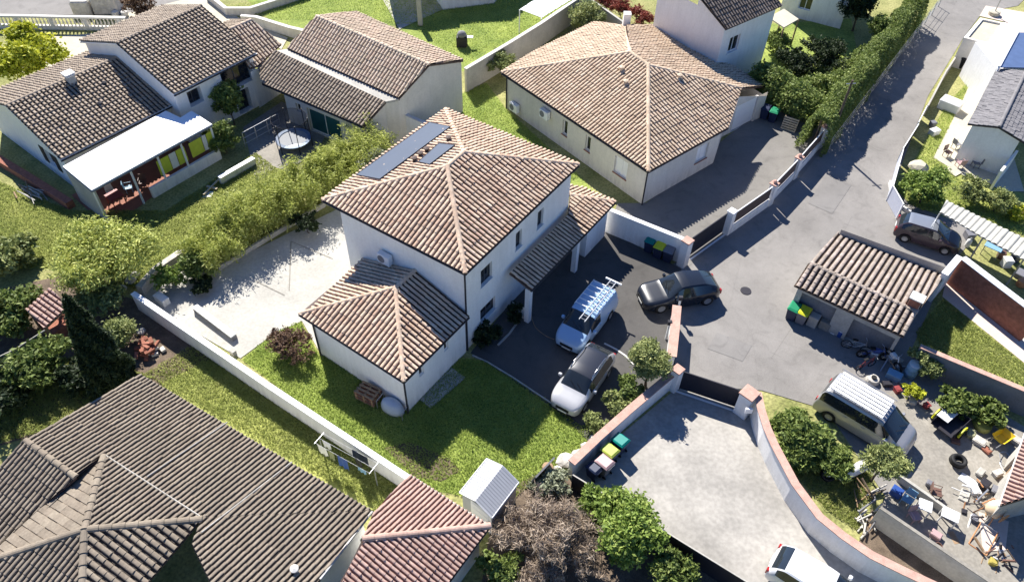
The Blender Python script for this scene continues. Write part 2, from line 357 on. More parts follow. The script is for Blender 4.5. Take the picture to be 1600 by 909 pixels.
def wall_panel(p, q, z0, z1, openings, parent, m, name='wall', depth=.18, frame=None, out=None):
    """p->q with outside on the right-hand side unless out=-1; openings: (s0,s1,za,zb,kind)"""
    p = Vector((p[0], p[1], 0)); q = Vector((q[0], q[1], 0)); d = (q-p); L = d.length; d.normalize(); nn = Vector((d.y, -d.x, 0))*(out or 1)
    zt = z1 if callable(z1) else None
    ztop = (lambda s: zt(*(p+d*s)[:2])) if zt else (lambda s: z1)
    ss = sorted({0, L, *[o[0] for o in openings], *[o[1] for o in openings]}); zs = sorted({z0, *[o[2] for o in openings], *[o[3] for o in openings]})
    mb = MB()
    def pt(s, z, off=0): return p+d*s+nn*off+Vector((0, 0, z))
    for i in range(len(ss)-1):
        s0, s1 = ss[i], ss[i+1]; sm = (s0+s1)/2
        for j in range(len(zs)):
            za = zs[j]; last = j == len(zs)-1
            zb = None if last else zs[j+1]
            if not last and any(o[0] < sm < o[1] and o[2] < (za+zb)/2 < o[3] for o in openings): continue
            mb.add([pt(s0, za), pt(s1, za), pt(s1, ztop(s1) if last else zb), pt(s0, ztop(s0) if last else zb)], [(0, 1, 2, 3)])
    for o in openings:
        s0, s1, za, zb = o[:4]
        a, b_, c, e = pt(s0, za), pt(s1, za), pt(s1, zb), pt(s0, zb); A, B_, C_, E_ = pt(s0, za, -depth), pt(s1, za, -depth), pt(s1, zb, -depth), pt(s0, zb, -depth)
        mb.add([a, b_, c, e, A, B_, C_, E_], [(0, 1, 5, 4), (1, 2, 6, 5), (2, 3, 7, 6), (3, 0, 4, 7)])
    w = mb.build(name, m, parent)
    for o in openings:
        s0, s1, za, zb = o[:4]; kind = o[4] if len(o) > 4 else 'window'
        Mx = Matrix((( d.x, nn.x, 0, p.x), (d.y, nn.y, 0, p.y), (0, 0, 1, 0), (0, 0, 0, 1)))
        fr = frame or M['white_paint']; t = .06; D = -depth+.03
        if kind == 'door':
            k = MB(); k.box(s0, s1, D-.04, D, za, zb, Mx)
            for zz in np.linspace(za+.25, zb-.25, 4): k.box(s0+.12, s1-.12, D, D+.012, zz-.14, zz+.14, Mx)
            dr = k.build('door', o[5] if len(o) > 5 else M['white_paint'], w)
            continue
        k = MB().box(s0, s0+t, D-.05, D, za, zb, Mx).box(s1-t, s1, D-.05, D, za, zb, Mx).box(s0+t, s1-t, D-.05, D, za, za+t, Mx).box(s0+t, s1-t, D-.05, D, zb-t, zb, Mx)
        if s1-s0 > .8: k.box((s0+s1)/2-.03, (s0+s1)/2+.03, D-.05, D, za+t, zb-t, Mx)
        wo = k.build('window', fr, parent)
        MB().box(s0+t, s1-t, D-.04, D-.03, za+t, zb-t, Mx).build('pane', o[5] if len(o) > 5 else M['glass_dark'], wo)
        if kind != 'nosill': MB().box(s0-.06, s1+.06, -.02, .06, za-.06, za-.002, Mx).build('window_sill', o[6] if len(o) > 6 else fr, wo)
        if kind == 'shutter':
            hw = (s1-s0)/2
            for (x0, x1) in ((s0-hw, s0-.02), (s1+.02, s1+hw)): MB().box(x0, x1, .012, .05, za-.02, zb+.02, Mx).build('shutter', o[5], wo)
    return w
def shell(fp, z0, z1, parent, m, ops={}, **kw):
    """fp world xy (any order); one wall part per side"""
    n = len(fp); a = sum(fp[i][0]*fp[(i+1) % n][1]-fp[(i+1) % n][0]*fp[i][1] for i in range(n))
    out = 1 if a > 0 else -1
    for i in range(n): wall_panel(fp[i], fp[(i+1) % n], z0, z1, ops.get(i, []), parent, m, out=out, **kw)
def wall_run(name, label, pts, z, th, m, cap=None, capw=.05, capt=.05, cat='wall', z0=0, closed=False, group=None):
    """free-standing wall along world xy points with a coping part; a thing"""
    pts = [Vector((p[0], p[1])) for p in pts]; n = len(pts)
    c = pts[n//2]; t = thing(name, label, cat, (c.x, c.y, z0), 0, group)
    def off(dist):
        o = []
        for i in range(n):
            a = pts[max(i-1, 0)]; b = pts[min(i+1, n-1)]; d = (b-a).normalized(); o.append(pts[i]+Vector((-d.y, d.x))*dist)
        return o
    def strip(hw, za, zb, nm, mm):
        A, B = off(hw), off(-hw); v = []
        for z_ in (za, zb):
            for a, b in zip(A, B):
                zz = z_
                v += [(a.x, a.y, zz), (b.x, b.y, zz)]
        f = []; k = 2*n
        for i in range(n-1):
            a, b, c_, d_ = 2*i, 2*i+1, 2*i+3, 2*i+2
            f += [(a+k, b+k, c_+k, d_+k), (d_, c_, b, a), (a, a+k, d_+k, d_), (b, c_, c_+k, b+k)]
        f += [(0, 1, 1+k, k), (2*n-2, 2*n-2+k, 2*n-1+k, 2*n-1)]
        return mesh_obj(nm, v, f, mm, t)
    strip(th/2, z0, z-capt if cap else z, 'wall_face', m)
    if cap: strip(th/2+capw, z-capt, z, 'coping', cap)
    return t
_sheetn = [0]
def sheet(name, px, z, m, kind='structure', world=False):
    _sheetn[0] += 1; z = z+_sheetn[0]*.0015
    pts = [Vector((p[0], p[1], z)) for p in px] if world else [P(u, v, 0) for u, v in px]
    bm = bmesh.new(); vs = [bm.verts.new((p.x, p.y, z)) for p in pts]; f = bm.faces.new(vs); f.normal_update()
    if sum(pts[i].x*pts[(i+1) % len(pts)].y-pts[(i+1) % len(pts)].x*pts[i].y for i in range(len(pts))) < 0: f.normal_flip()
    bmesh.ops.triangulate(bm, faces=[f])
    me = bpy.data.meshes.new(name); bm.to_mesh(me); bm.free(); me.materials.append(m); o = bpy.data.objects.new(name, me); COL.objects.link(o)
    if kind: o['kind'] = kind
    return o
# pan (channel) tiles: channel shade, with some lichen, put into a darker colour
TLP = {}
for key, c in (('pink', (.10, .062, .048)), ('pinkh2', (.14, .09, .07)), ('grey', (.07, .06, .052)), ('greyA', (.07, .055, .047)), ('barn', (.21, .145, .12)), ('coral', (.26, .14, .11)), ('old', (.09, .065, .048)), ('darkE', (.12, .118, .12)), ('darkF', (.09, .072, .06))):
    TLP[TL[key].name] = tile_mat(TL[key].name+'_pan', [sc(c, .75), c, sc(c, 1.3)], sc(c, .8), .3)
# ------------------------------------------------------------------ foliage
def leaves(rng, cen, n, size, asp=1.8, up=.35, droop=0):
    """cen: (n,3) positions -> quads verts"""
    d = rng.normal(size=(n, 3)); d[:, 2] = d[:, 2]*(1-up)-droop; d /= np.linalg.norm(d, axis=1)[:, None]
    q = rng.normal(size=(n, 3)); q[:, 2] += up*2; b = np.cross(d, q); b /= np.linalg.norm(b, axis=1)[:, None]+1e-9
    s = size*rng.uniform(.55, 1.35, n)[:, None]
    L = d*s*asp*.5; W = b*s*.5
    c = cen
    return np.stack([c-L, c-W*.9+L*.1, c+L, c+W*.9+L*.1], 1).reshape(-1, 3)
def crown_pts(rng, lobes, n, clump=.22, per=28, flat=.0):
    """lobes [(cx,cy,cz,rx,ry,rz)]"""
    lob = np.array(lobes, float); vol = (lob[:, 3]*lob[:, 4]*lob[:, 5])**.75; pr = vol/vol.sum()
    nc = max(6, n//per); k = rng.choice(len(lob), nc, p=pr)
    d = rng.normal(size=(nc, 3)); d /= np.linalg.norm(d, axis=1)[:, None]; d[:, 2] = np.where(d[:, 2] < -.35, -d[:, 2], d[:, 2])
    r = rng.uniform(.45, 1.05, nc)**.55
    cc = lob[k, :3]+d*r[:, None]*lob[k, 3:]
    kk = rng.integers(0, nc, n); sz = lob[k][:, 3:].mean(1)
    pts = cc[kk]+rng.normal(size=(n, 3))*(clump*sz[kk])[:, None]*np.array([1, 1, .75])
    pts[:, 2] = np.maximum(pts[:, 2], .03)
    return pts
def foliage(name, lobes, n, size, m, parent, seed=1, asp=1.8, clump=.22, per=28, up=.35, droop=0):
    n = int(n*1.7); size = size*.76; per = int(per*1.7)
    rng = np.random.default_rng(seed); pts = crown_pts(rng, lobes, n, clump, per)
    V = leaves(rng, pts, n, size, asp, up, droop); F = np.arange(n*4).reshape(-1, 4)
    return mesh_obj(name, V.tolist(), F.tolist(), m, parent)
def limbs(root, base, lobes, r0, m, rng, nb=7, name='trunk'):
    mb = MB(); b = Vector(base); top = Vector((np.mean([l[0] for l in lobes]), np.mean([l[1] for l in lobes]), np.mean([l[2] for l in lobes])))
    fork = b.lerp(top, .45); mb.tube([b, b.lerp(fork, .5)+Vector((rng.normal()*.05, rng.normal()*.05, 0)), fork], [r0, r0*.8, r0*.65], 8)
    for i in range(nb):
        l = lobes[i % len(lobes)]; d = Vector(rng.normal(size=3)); d.z = abs(d.z)*.8; d.normalize()
        e = Vector(l[:3])+Vector((d.x*l[3], d.y*l[4], d.z*l[5]))*.8; mid = fork.lerp(e, .5)+Vector(rng.normal(size=3)*.08)
        mb.tube([fork, mid, e], [r0*.5, r0*.28, r0*.08], 5)
        for _ in range(2):
            d2 = Vector(rng.normal(size=3)*.35*l[3]); mb.tube([mid, e+d2], [r0*.2, r0*.05], 4)
    return mb.build(name, m, root)
def tree(name, label, u, v, zc, rx, rz, m, n=2500, size=.16, cat='tree', seed=1, nl=11, ry=None, trunk=.12, group=None, spread=.78, asp=1.8, clump=.22, per=28, up=.35, droop=0, z0=0, loc=None):
    rng = np.random.default_rng(seed+100); c = P(u, v, zc) if loc is None else Vector((loc[0], loc[1], zc)); ry = ry or rx
    t = thing(name, label, cat, (c.x, c.y, z0), 0, group)
    lobes = []
    for i in range(nl):
        a = 2*math.pi*i/nl+rng.uniform(-.5, .5); k = rng.uniform(.35, 1)*spread if i else 0
        s = rng.uniform(.26, .52) if i else .62
        lobes.append((c.x+math.cos(a)*rx*k, c.y+math.sin(a)*ry*k, c.z+rng.uniform(-.45, .5)*rz*spread*1.1, rx*s, ry*s, rz*s))
    if trunk: limbs(t, (c.x, c.y, z0), lobes, trunk, M['bark'], rng)
    foliage('crown', lobes, n, size, m, t, seed, asp, clump, per, up, droop)
    return t
def grass_stuff(name, label, px, n, m, h=.09, seed=1, z=.012, world=False):
    rng = np.random.default_rng(seed); pts = [P(u, v, 0)[:2] for u, v in px] if not world else px
    P_ = np.array([tuple(p) for p in pts]); lo, hi = P_.min(0), P_.max(0); out = []
    q = rng.uniform(lo, hi, (n*4, 2)); ins = np.zeros(len(q), bool); j = len(P_)-1
    for i in range(len(P_)):
        a, b = P_[i], P_[j]
        c = ((a[1] > q[:, 1]) != (b[1] > q[:, 1])) & (q[:, 0] < (b[0]-a[0])*(q[:, 1]-a[1])/(b[1]-a[1]+1e-12)+a[0]); ins ^= c; j = i
    q = q[ins][:int(n*.7)]; n = len(q)
    ang = rng.uniform(0, 6.28, n); w = rng.uniform(.02, .05, n); hh = rng.uniform(.4, 1.3, n)*h
    d = np.stack([np.cos(ang), np.sin(ang)], 1)*w[:, None]; tip = q+rng.normal(size=(n, 2))*h*.5
    V = np.zeros((n, 3, 3)); V[:, 0, :2] = q-d; V[:, 1, :2] = q+d; V[:, 2, :2] = tip; V[:, :2, 2] = z; V[:, 2, 2] = z+hh
    o = mesh_obj(name, V.reshape(-1, 3).tolist(), np.arange(n*3).reshape(-1, 3).tolist(), m)
    tag(o, label, 'grass', kind='stuff'); return o
LM = {}
LM['olive'] = leaf_mat('leaf_olive', (0.131, 0.169, 0.056), (0.281, 0.319, 0.112), (0.506, 0.506, 0.206), .8)
LM['willow'] = leaf_mat('leaf_willow', (0.208, 0.250, 0.062), (0.458, 0.499, 0.125), (0.749, 0.749, 0.250), .7)
LM['bamboo'] = leaf_mat('leaf_bamboo', (.20, .24, .045), (.46, .50, .13), (.68, .68, .28), .6, .45)
LM['bright'] = leaf_mat('leaf_bright', (.09, .14, .03), (.22, .31, .06), (.42, .48, .13), .9)
LM['yellow'] = leaf_mat('leaf_yellow', (0.187, 0.230, 0.015), (0.489, 0.517, 0.043), (0.791, 0.719, 0.086), .5)
LM['hedge'] = leaf_mat('leaf_hedge', (.085, .12, .03), (.19, .25, .06), (.36, .40, .13), .7)
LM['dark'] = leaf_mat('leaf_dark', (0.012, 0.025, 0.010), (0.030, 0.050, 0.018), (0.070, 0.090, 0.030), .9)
LM['mid'] = leaf_mat('leaf_mid', (.07, .10, .025), (.16, .215, .05), (.31, .35, .11), .9)
LM['grey'] = leaf_mat('leaf_grey', (0.182, 0.195, 0.130), (0.312, 0.338, 0.221), (0.494, 0.507, 0.364), .9)
LM['red'] = leaf_mat('leaf_red', (0.154, 0.033, 0.022), (0.308, 0.077, 0.055), (0.462, 0.165, 0.099), .9)
LM['redbrown'] = leaf_mat('leaf_redbrown', (0.084, 0.042, 0.030), (0.156, 0.096, 0.060), (0.240, 0.156, 0.096), .9)
LM['twig'] = leaf_mat('twig_brown', (.20, .155, .115), (.36, .28, .21), (.55, .46, .36), 1.0, .1)
# ================================================================== GROUND
sheet('ground', [(-400, -400), (400, -400), (400, 700), (-400, 700)], 0, M['grass_dry'], world=True)
g_lawn = [(378, 562), (428, 520), (470, 502), (500, 556), (560, 560), (640, 610), (700, 560), (735, 560), (762, 566), (866, 632), (905, 665), (935, 660), (890, 735), (845, 745), (790, 790), (700, 770), (640, 760)]
sheet('lawn', g_lawn, .006, M['grass_lush'])
sheet('lawn', [(330, -30), (350, -30), (420, 30), (470, 45), (620, 40), (700, 110), (725, 112), (900, 0), (900, -60), (330, -60)], .006, M['grass_lush'])
sheet('lawn', [(690, 160), (760, 130), (790, 170), (905, 275), (960, 330), (880, 290), (700, 210)], .006, M['grass_lush'])
sheet('lawn', [(-80, 260), (0, 285), (110, 330), (260, 330), (400, 240), (470, 270), (330, 395), (210, 450), (130, 420), (-60, 420)], .006, M['grass'])
sheet('lawn', [(225, 585), (300, 540), (660, 755), (590, 800), (560, 790)], .006, M['grass'])
sheet('lawn', [(1400, 300), (1478, 165), (1520, 120), (1560, 120), (1500, 220), (1640, 340), (1640, 380), (1480, 330), (1440, 330)], .006, M['grass'])
sheet('lawn', [(1430, 520), (1480, 455), (1640, 590), (1640, 640), (1440, 545)], .006, M['grass'])
sheet('garden_soil_and_shade', [(-80, 470), (100, 430), (215, 470), (330, 560), (250, 600), (190, 640), (-80, 720)], .006, M['soil'])
sheet('soil_patch', [(600, 700), (640, 690), (700, 715), (720, 735), (690, 752), (650, 745)], .011, M['soil'])
sheet('garden_soil_and_shade', [(1200, 640), (1290, 640), (1370, 715), (1360, 800), (1290, 800), (1215, 690)], .012, M['grass_dry'])
sheet('garden_soil_and_shade', [(780, 770), (840, 740), (900, 750), (1180, 930), (1100, 1000), (740, 1000), (760, 860)], .008, M['soil'])
sheet('garden_soil_and_shade', [(1170, 40), (1330, 30), (1350, 150), (1280, 190), (1190, 170), (1130, 100)], .008, M['grass_lush'])
sheet('terrace', [(345, 417), (532, 325), (560, 400), (540, 500), (520, 560), (503, 556), (472, 502), (428, 522), (376, 560), (205, 462), (300, 395)], .016, M['concrete_pale'])
sheet('road', [(1500, -40), (1640, -40), (1590, 10), (1535, 20), (1505, 60), (1450, 150), (1396, 290), (1420, 320), (1530, 360), (1475, 430), (1420, 555), (1500, 620), (1640, 700), (1640, 830), (1540, 909),
              (1400, 800), (1290, 640), (1190, 610), (1045, 600), (1040, 480), (1050, 415), (1125, 350), (1230, 280), (1285, 205), (1330, 170), (1400, 90)], .008, M['asphalt_road'])
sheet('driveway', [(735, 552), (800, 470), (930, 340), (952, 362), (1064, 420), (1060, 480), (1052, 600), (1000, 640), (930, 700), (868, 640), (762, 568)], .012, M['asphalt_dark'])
sheet('driveway', [(965, 318), (1010, 318), (1135, 215), (1200, 165), (1250, 190), (1300, 215), (1245, 285), (1140, 360), (1075, 418), (955, 345)], .012, M['asphalt_drive'])
sheet('courtyard', [(1058, 606), (1168, 642), (1186, 700), (1225, 770), (1290, 850), (1400, 930), (1180, 930), (895, 742)], .014, M['concrete_court'])
sheet('yard', [(1440, 640), (1520, 620), (1640, 690), (1640, 960), (1560, 920), (1430, 840), (1372, 800), (1400, 740), (1440, 735), (1300, 640), (1400, 610)], .013, M['concrete_yard'])
sheet('path', [(1480, 428), (1640, 563), (1640, 600), (1472, 464)], .012, M['path_pink'])
sheet('patio', [(1520, 120), (1545, 120), (1600, 300), (1565, 300), (1542, 285), (1505, 275), (1458, 247), (1500, 165)], .012, M['patio_cream'])
sheet('patio', [(1540, 10), (1600, 20), (1640, 60), (1560, 120), (1520, 125), (1552, 72), (1570, 35), (1530, 26)], .012, M['path_pink'])
sheet('street', [(-120, -60), (330, -60), (330, 0), (190, 24), (-120, 24)], .008, M['asphalt_road'])
sheet('path', [(190, 24), (310, -5), (345, 5), (372, 28), (450, 60), (440, 78), (360, 40), (250, 90), (120, 130), (60, 110), (60, 60), (190, 50)], .010, M['patio_cream'])
sheet('yard', [(380, 200), (440, 160), (520, 190), (500, 230), (450, 270), (430, 262), (400, 290), (390, 240)], .010, M['concrete_yard'])
sheet('patio', [(587, -20), (745, -20), (745, 10), (700, 12), (624, 47)], .012, M['concrete_pale'])

sheet('garden_soil_and_shade', [(1362, 795), (1385, 835), (1470, 895), (1545, 940), (1600, 975), (1480, 945), (1400, 895), (1340, 850)], .012, M['soil'])  # dark sheet stands in for the deep shade between the two walls
# ================================================================== MAIN HOUSE
M['frame_grey'] = mat('frame_grey', (.07, .075, .085), .5, .05, 3)
ZE, ZR = 6.3, 7.95
H = thing('house', 'two-storey white house with pale pink hipped tile roof and solar panels', 'house', tuple(P(733, 548, 0)))
eL, eN, eR, eB = P(503, 313, ZE), P(727, 428, ZE), P(905, 258, ZE), P(705, 170, ZE)
eB = eL+(eR-eN)
r1, r2 = P(699, 261, ZR), P(725, 239, ZR)
t = TL['pink']
tile_plane([eL, eN, r1], eN-eL, t, H); tile_plane([eN, eR, r2, r1], eR-eN, t, H)
tile_plane([eR, eB, r2], eB-eR, t, H); pw = tile_plane([eB, eL, r1, r2], eL-eB, t, H)
for a, b in ((eL, r1), (eN, r1), (eR, r2), (eB, r2), (r1, r2)): ridge(a, b, t, H)
for a, b in ((eL, eN), (eN, eR), (eR, eB), (eB, eL)): gutter(a, b, H)
fpm = inset([eL, eN, eR, eB], [.30, .30, .3, .95])
wN = fpm[1]; LNR = (fpm[2]-fpm[1]).length
def along(p0, p1, u, v, z):
    """distance along p0->p1 where the pixel ray at height z projects"""
    q = P(u, v, z); d = (p1-p0).normalized(); return (Vector((q.x, q.y))-p0).dot(d)
# openings on the right wall (N->R); found from pixel columns
ops_NR = [(1.35, 2.35, 3.75, 4.95), (1.25, 2.65, 1.0, 2.05), (4.55, 5.15, 3.95, 5.2), (6.7, 7.3, 3.95, 5.2)]
shell(fpm, 0, ZE+.05, H, M['plaster_white'], {1: [(s0, s1, a, b, 'window', M['glass_dark'], M['white_paint']) for s0, s1, a, b in ops_NR]}, frame=M['frame_grey'])
pipe(fpm[1]+Vector((.02, -.07)), H, ZE-.1)
# solar panels
pl = Plane(eB, eL, r1)
def panel(px, name='solar_panel', ncol=6, nrow=1):
    q = [pl.hit(u, v)+pl.n*.17 for u, v in px]
    e = (q[1]-q[0]); f = (q[3]-q[0]); mb = MB()
    nn = pl.n
    mb.add([x for x in q]+[x-nn*.05 for x in q], [(0, 1, 2, 3), (7, 6, 5, 4), (0, 4, 5, 1), (1, 5, 6, 2), (2, 6, 7, 3), (3, 7, 4, 0)])
    o = mb.build(name, M['solar'], H)
    # frames
    k = MB()
    for i in (0, ncol):
        a, b = q[0]+(q[1]-q[0])*i/ncol, q[3]+(q[2]-q[3])*i/ncol; k.tube([a+nn*.006, b+nn*.006], .012, 4)
    k.tube([q[0]+nn*.006, q[1]+nn*.006], .018, 4); k.tube([q[3]+nn*.006, q[2]+nn*.006], .018, 4)
    k.build('panel_frame', M['dark_trim'], o)
    for s in (.15, .5, .85):
        a = q[0]+(q[1]-q[0])*s-nn*.1; b = q[3]+(q[2]-q[3])*s-nn*.1
    return o
M['solar'] = mat('solar_glass', (.05, .065, .10), .35, .06, .8, spec=.5)
panel([(558, 277), (672, 195), (705, 202), (595, 284)], ncol=7)
panel([(655, 257), (687, 228), (712, 231), (673, 261)], ncol=2)
for u, v in ((667, 239), (657, 246), (648, 254), (701, 222)):
    p = pl.hit(u, v); MB().lathe([(.11, 0), (.11, .26), (.16, .28), (.16, .34), (.02, .38)], Matrix.Translation(p), 10).build('roof_vent', M['brown_trim'], H)
# ---- annex (lower left wing)
ZG = 2.95
gL, gN, gR = P(467, 491, ZG), P(631, 597, ZG), P(733, 495, ZG)
dB = (gL-gN).normalized(); dA = (gR-gN).normalized()
pf = slope(gL, gN, 19, 1 if (gN-gL).cross(gR-gN).z > 0 else -1)
ga = pf.hit(618, 450)
prt = Plane(gN, gR, ga); gb = prt.hit(648, 424)
pbk = Plane(gL, ga, gb); gm = pbk.hit(566, 404); gk = pbk.hit(546, 424)
tile_plane([gL, gN, ga], gN-gL, t, H, name='wing_roof'); tile_plane([gN, gR, gb, ga], gR-gN, t, H, name='wing_roof')
tile_plane([gL, ga, gb, gm, gk], dA, t, H, name='wing_roof')
ridge(gN, ga, t, H, .12); ridge(gL, ga, t, H, .12); ridge(ga, gb, t, H, .12)
gutter(gL, gN, H); gutter(gN, gR, H)
gfar = gL+(gR-gN)
fpg = inset([gL, gN, gR, gfar], [.22, .22, .1, .75])
shell(fpg, 0, ZG+.02, H, M['plaster_white'], {1: [(1.1, 1.45, 1.75, 2.4, 'nosill'), (3.1, 3.45, 1.75, 2.4, 'nosill')]}, depth=.12)
pipe(fpg[1]+Vector((.0, -.07)), H, ZG-.1); pipe(fpg[0]+Vector((-.03, -.05)), H, ZG-.1)
# AC unit on wall above wing
a = P(596, 404, 3.9); dw = (fpm[1]-fpm[0]).normalized(); nw = Vector((dw.y, -dw.x))
if nw.y > 0: nw = -nw
ac = Vector((fpm[0].x, fpm[0].y))+dw*along(fpm[0], fpm[1], 596, 408, 4.25)
Mx = Matrix(((dw.x, nw.x, 0, ac.x), (dw.y, nw.y, 0, ac.y), (0, 0, 1, 3.95), (0, 0, 0, 1)))
def ac_unit(Mx, name, label, group=None):
    q = Mx.translation; tt = thing(name, label, 'air conditioner', tuple(q), 0, group)
    MB().box(-.42, .42, .08, .42, 0, .62, Mx, bev=.03).build('casing', M['white_paint'], tt)
    Mf = Mx @ Matrix.Translation((-.12, .425, .31)) @ Matrix.Rotation(-math.pi/2, 4, 'X')
    MB().lathe([(.0, 0), (.24, .0), (.24, .012), (.0, .014)], Mf, 20, cap=False).build('fan_grille', M['plaster_dark'], tt)
    [MB().box(x0, x0+.06, 0, .40, -.06, -.002, Mx).build('bracket', M['white_paint'], tt) for x0 in (-.36, .30)]
ac_unit(Mx, 'air_conditioner', 'white air conditioning unit on the house wall above the wing roof')
# ---- porch wing
ZP = 2.75
p1, p2, p3 = P(830, 454, ZP), P(905, 375, ZP), P(962, 316, ZP)
dr = (eR-eN).normalized(); sgn = 1
pp = slope(p1, p3, 17, 1 if (p3-p1).cross(Vector((fpm[1].x, fpm[1].y, 0))-p1).z > 0 else -1)
q1, q2, q3 = pp.hit(796, 427), pp.hit(887, 336), pp.hit(891, 305)
p2 = p1+(p3-p1)*.62; q2 = Vector((q2.x, q2.y, q2.z))
p2 = p1+(p3-p1).normalized()*((q2-p1).dot((p3-p1).normalized()))
tile_plane([p1, p2, q2, q1], dr, t, H, name='porch_roof'); tile_plane([p2, p3, q3, q2], dr, t, H, name='porch_roof')
pb = Plane(q3, p3, q3+(eB-eR).normalized()*3); q4 = pb.hit(891, 280)
tile_plane([q3, p3+Vector((0, 0, .0)), p3+(eB-eR).normalized()*2.4, q3+(eB-eR).normalized()*2.2], (eB-eR), t, H, name='porch_roof')
ridge(p3, q3, t, H, .11); gutter(p1, p3, H)
nR = Vector((dr.y, -dr.x, 0))
if nR.y > 0: nR = -nR
for s in (.12, (p2-p1).length-.9): 
    c = p1+(p3-p1).normalized()*s-nR*.22; Mx = Matrix(((dr.x, nR.x, 0, c.x), (dr.y, nR.y, 0, c.y), (0, 0, 1, 0), (0, 0, 0, 1)))
    MB().box(-.15, .15, -.15, .15, 0, ZP-.05, Mx).build('porch_column', M['plaster_white'], H)
a = p1+(p3-p1).normalized()*((p2-p1).length+.5)-nR*.3; b = p3-nR*.3-(p3-p1).normalized()*.3
wall_panel((a.x, a.y), (b.x, b.y), 0, ZP, [], H, M['plaster_white'], name='porch_wall')
a2 = b+(eB-eR).normalized()*2.2; wall_panel((b.x, b.y), (a2.x, a2.y), 0, ZP+.05, [], H, M['plaster_white'], name='porch_wall')
sideR = Vector((fpm[2].x, fpm[2].y, 0)); a3 = a-nR*2.2
wall_panel((a3.x, a3.y), (a.x, a.y), 0, ZP, [], H, M['plaster_white'], name='porch_wall')
w_ = p1+(p3-p1).normalized()*.1-nR*.3; w0 = w_-nR*1.0; wall_panel((w0.x, w0.y), (w_.x, w_.y), 0, 1.0, [], H, M['plaster_white'], name='porch_wall')

# ================================================================== HOUSE 2 (right, single storey)
ZE2, ZR2 = 3.0, 5.2
H2 = thing('house', 'single-storey cream house with large beige-pink hipped roof behind dark driveway', 'house', tuple(P(1007, 319, 0)))
t = TL['pinkh2']
hL, hN, hE = P(783, 114, ZE2), P(1013, 269, ZE2), P(1138, 200, ZE2)
a1, a2 = P(1012.8, 103, ZR2), P(984, 84, ZR2)
dB2 = (hL-hN).normalized(); dA2 = Vector((-dB2.y, dB2.x, 0)); dA2 = -dA2 if dA2.x < 0 else dA2
pF = Plane(hL, hN, a1); a2 = Vector((a2.x, a2.y, pF.z(a2.x, a2.y)))
pR = Plane(hN, hN+dA2, a1); hE = pR.hit(1138, 200); hJ = pR.hit(1158, 139)
tile_plane([hL, hN, a1, a2], hN-hL, t, H2); tile_plane([hN, hE, hJ, a1], dA2, t, H2)
pW = Plane(hL, hL+dA2, a2); b1, b2, b3, b4 = (pW.hit(*q) for q in ((832, 83), (834, 74), (927, 36), (978, 41)))
tile_plane([hL, a2, b4, b3, b1], dA2, t, H2)
pE = Plane(a1, a2, a1+dA2*3-Vector((0, 0, 3*math.tan(R(19))))); c1, c2, c3 = (pE.hit(*q) for q in ((1198, 135), (1027, 40), (978, 41)))
c0 = pE.hit(1158, 139)
tile_plane([a1, c0, c1, c2, c3, a2], dB2, t, H2)
for p, q in ((hN, a1), (hL, a2), (a1, a2), (a1, hJ), (a2, b4)): ridge(p, q, t, H2, .14)
gutter(hL, hN, H2); gutter(hN, hE, H2)
fp2 = [hL+(hN-hL).normalized()*.3+dA2*.35, hN-(hN-hL).normalized()*.3+dA2*.35]
W0 = fp2[0]; W1 = hN+dB2*.30+dA2*.30; W2 = hE+dB2*.30-dA2*.3
Lw = (W1-W0).length
shell_ops = [(Lw*.30, Lw*.30+.5, 1.5, 2.3, 'nosill'), (Lw*.46, Lw*.46+.45, 1.2, 2.3), (Lw*.62, Lw*.62+.45, 1.2, 2.3)]
wall_panel(W0, W1, 0, ZE2, [(Lw*.435, Lw*.435+.5, 1.15, 2.35, 'w', M['glass_dark'], M['brick_red']), (Lw*.60, Lw*.60+.5, 1.15, 2.35, 'w', M['glass_dark'], M['brick_red']), (Lw*.80, Lw*.80+1.2, 1.0, 2.35, 'w', M['white_paint'], M['brick_red'])], H2, M['plaster_cream'], out=1)
wall_panel(W1, W2, 0, ZE2, [(5.0, 6.2, 1.0, 2.3, 'w', M['white_paint'], M['brick_red'])], H2, M['plaster_cream'])
g0 = P(1134.6, 210.7, 0); g1 = P(1182, 187, 0); g2 = g1+(g1-g0).normalized()*.2
gd = (g1-g0).normalized(); gx0 = g0-gd*.5; gx1 = g1+gd*.45
zf = lambda x, y: pE.z(x, y)-.16 if pE.z(x, y) < pR.z(x, y)+.5 else pR.z(x, y)-.16
wall_panel(W2, gx0, 0, lambda x, y: min(pR.z(x, y), 3.4)-.1, [], H2, M['plaster_cream'])
gcut = Vector((hJ.x, hJ.y, 0))
wall_panel(gx0, gx1, 0, lambda x, y: min(pE.z(x, y)-.14, pR.z(x, y)-.1), [(.95, 3.35, .02, 2.25, 'door', M['white_paint'])], H2, M['plaster_cream'])
# back walls
bk = [gx1, Vector((c2.x, c2.y, 0))-dA2*.4, Vector((b3.x, b3.y, 0))+dA2*-.5, Vector((b1.x, b1.y, 0))+dA2*.3, W0]
for i in range(len(bk)-1): wall_panel(bk[i], bk[i+1], 0, lambda x, y: min(pE.z(x, y), pW.z(x, y), 3.1)-.2, [], H2, M['plaster_cream'])
pipe(W1+Vector((0, -.08, 0)), H2, ZE2-.1); pipe(W0+Vector((-.05, -.05, 0)), H2, ZE2-.1)
for u, v in ((971, 112), (977, 133)):
    p = pF.hit(u, v); MB().lathe([(.13, 0), (.13, .28), (.19, .30), (.19, .36), (.02, .42)], Matrix.Translation(p), 10).build('roof_vent', TL['pinkh2'], H2)
p = pR.hit(1061, 124); MB().lathe([(.13, 0), (.13, .28), (.19, .30), (.19, .36), (.02, .42)], Matrix.Translation(p), 10).build('roof_vent', TL['pinkh2'], H2)
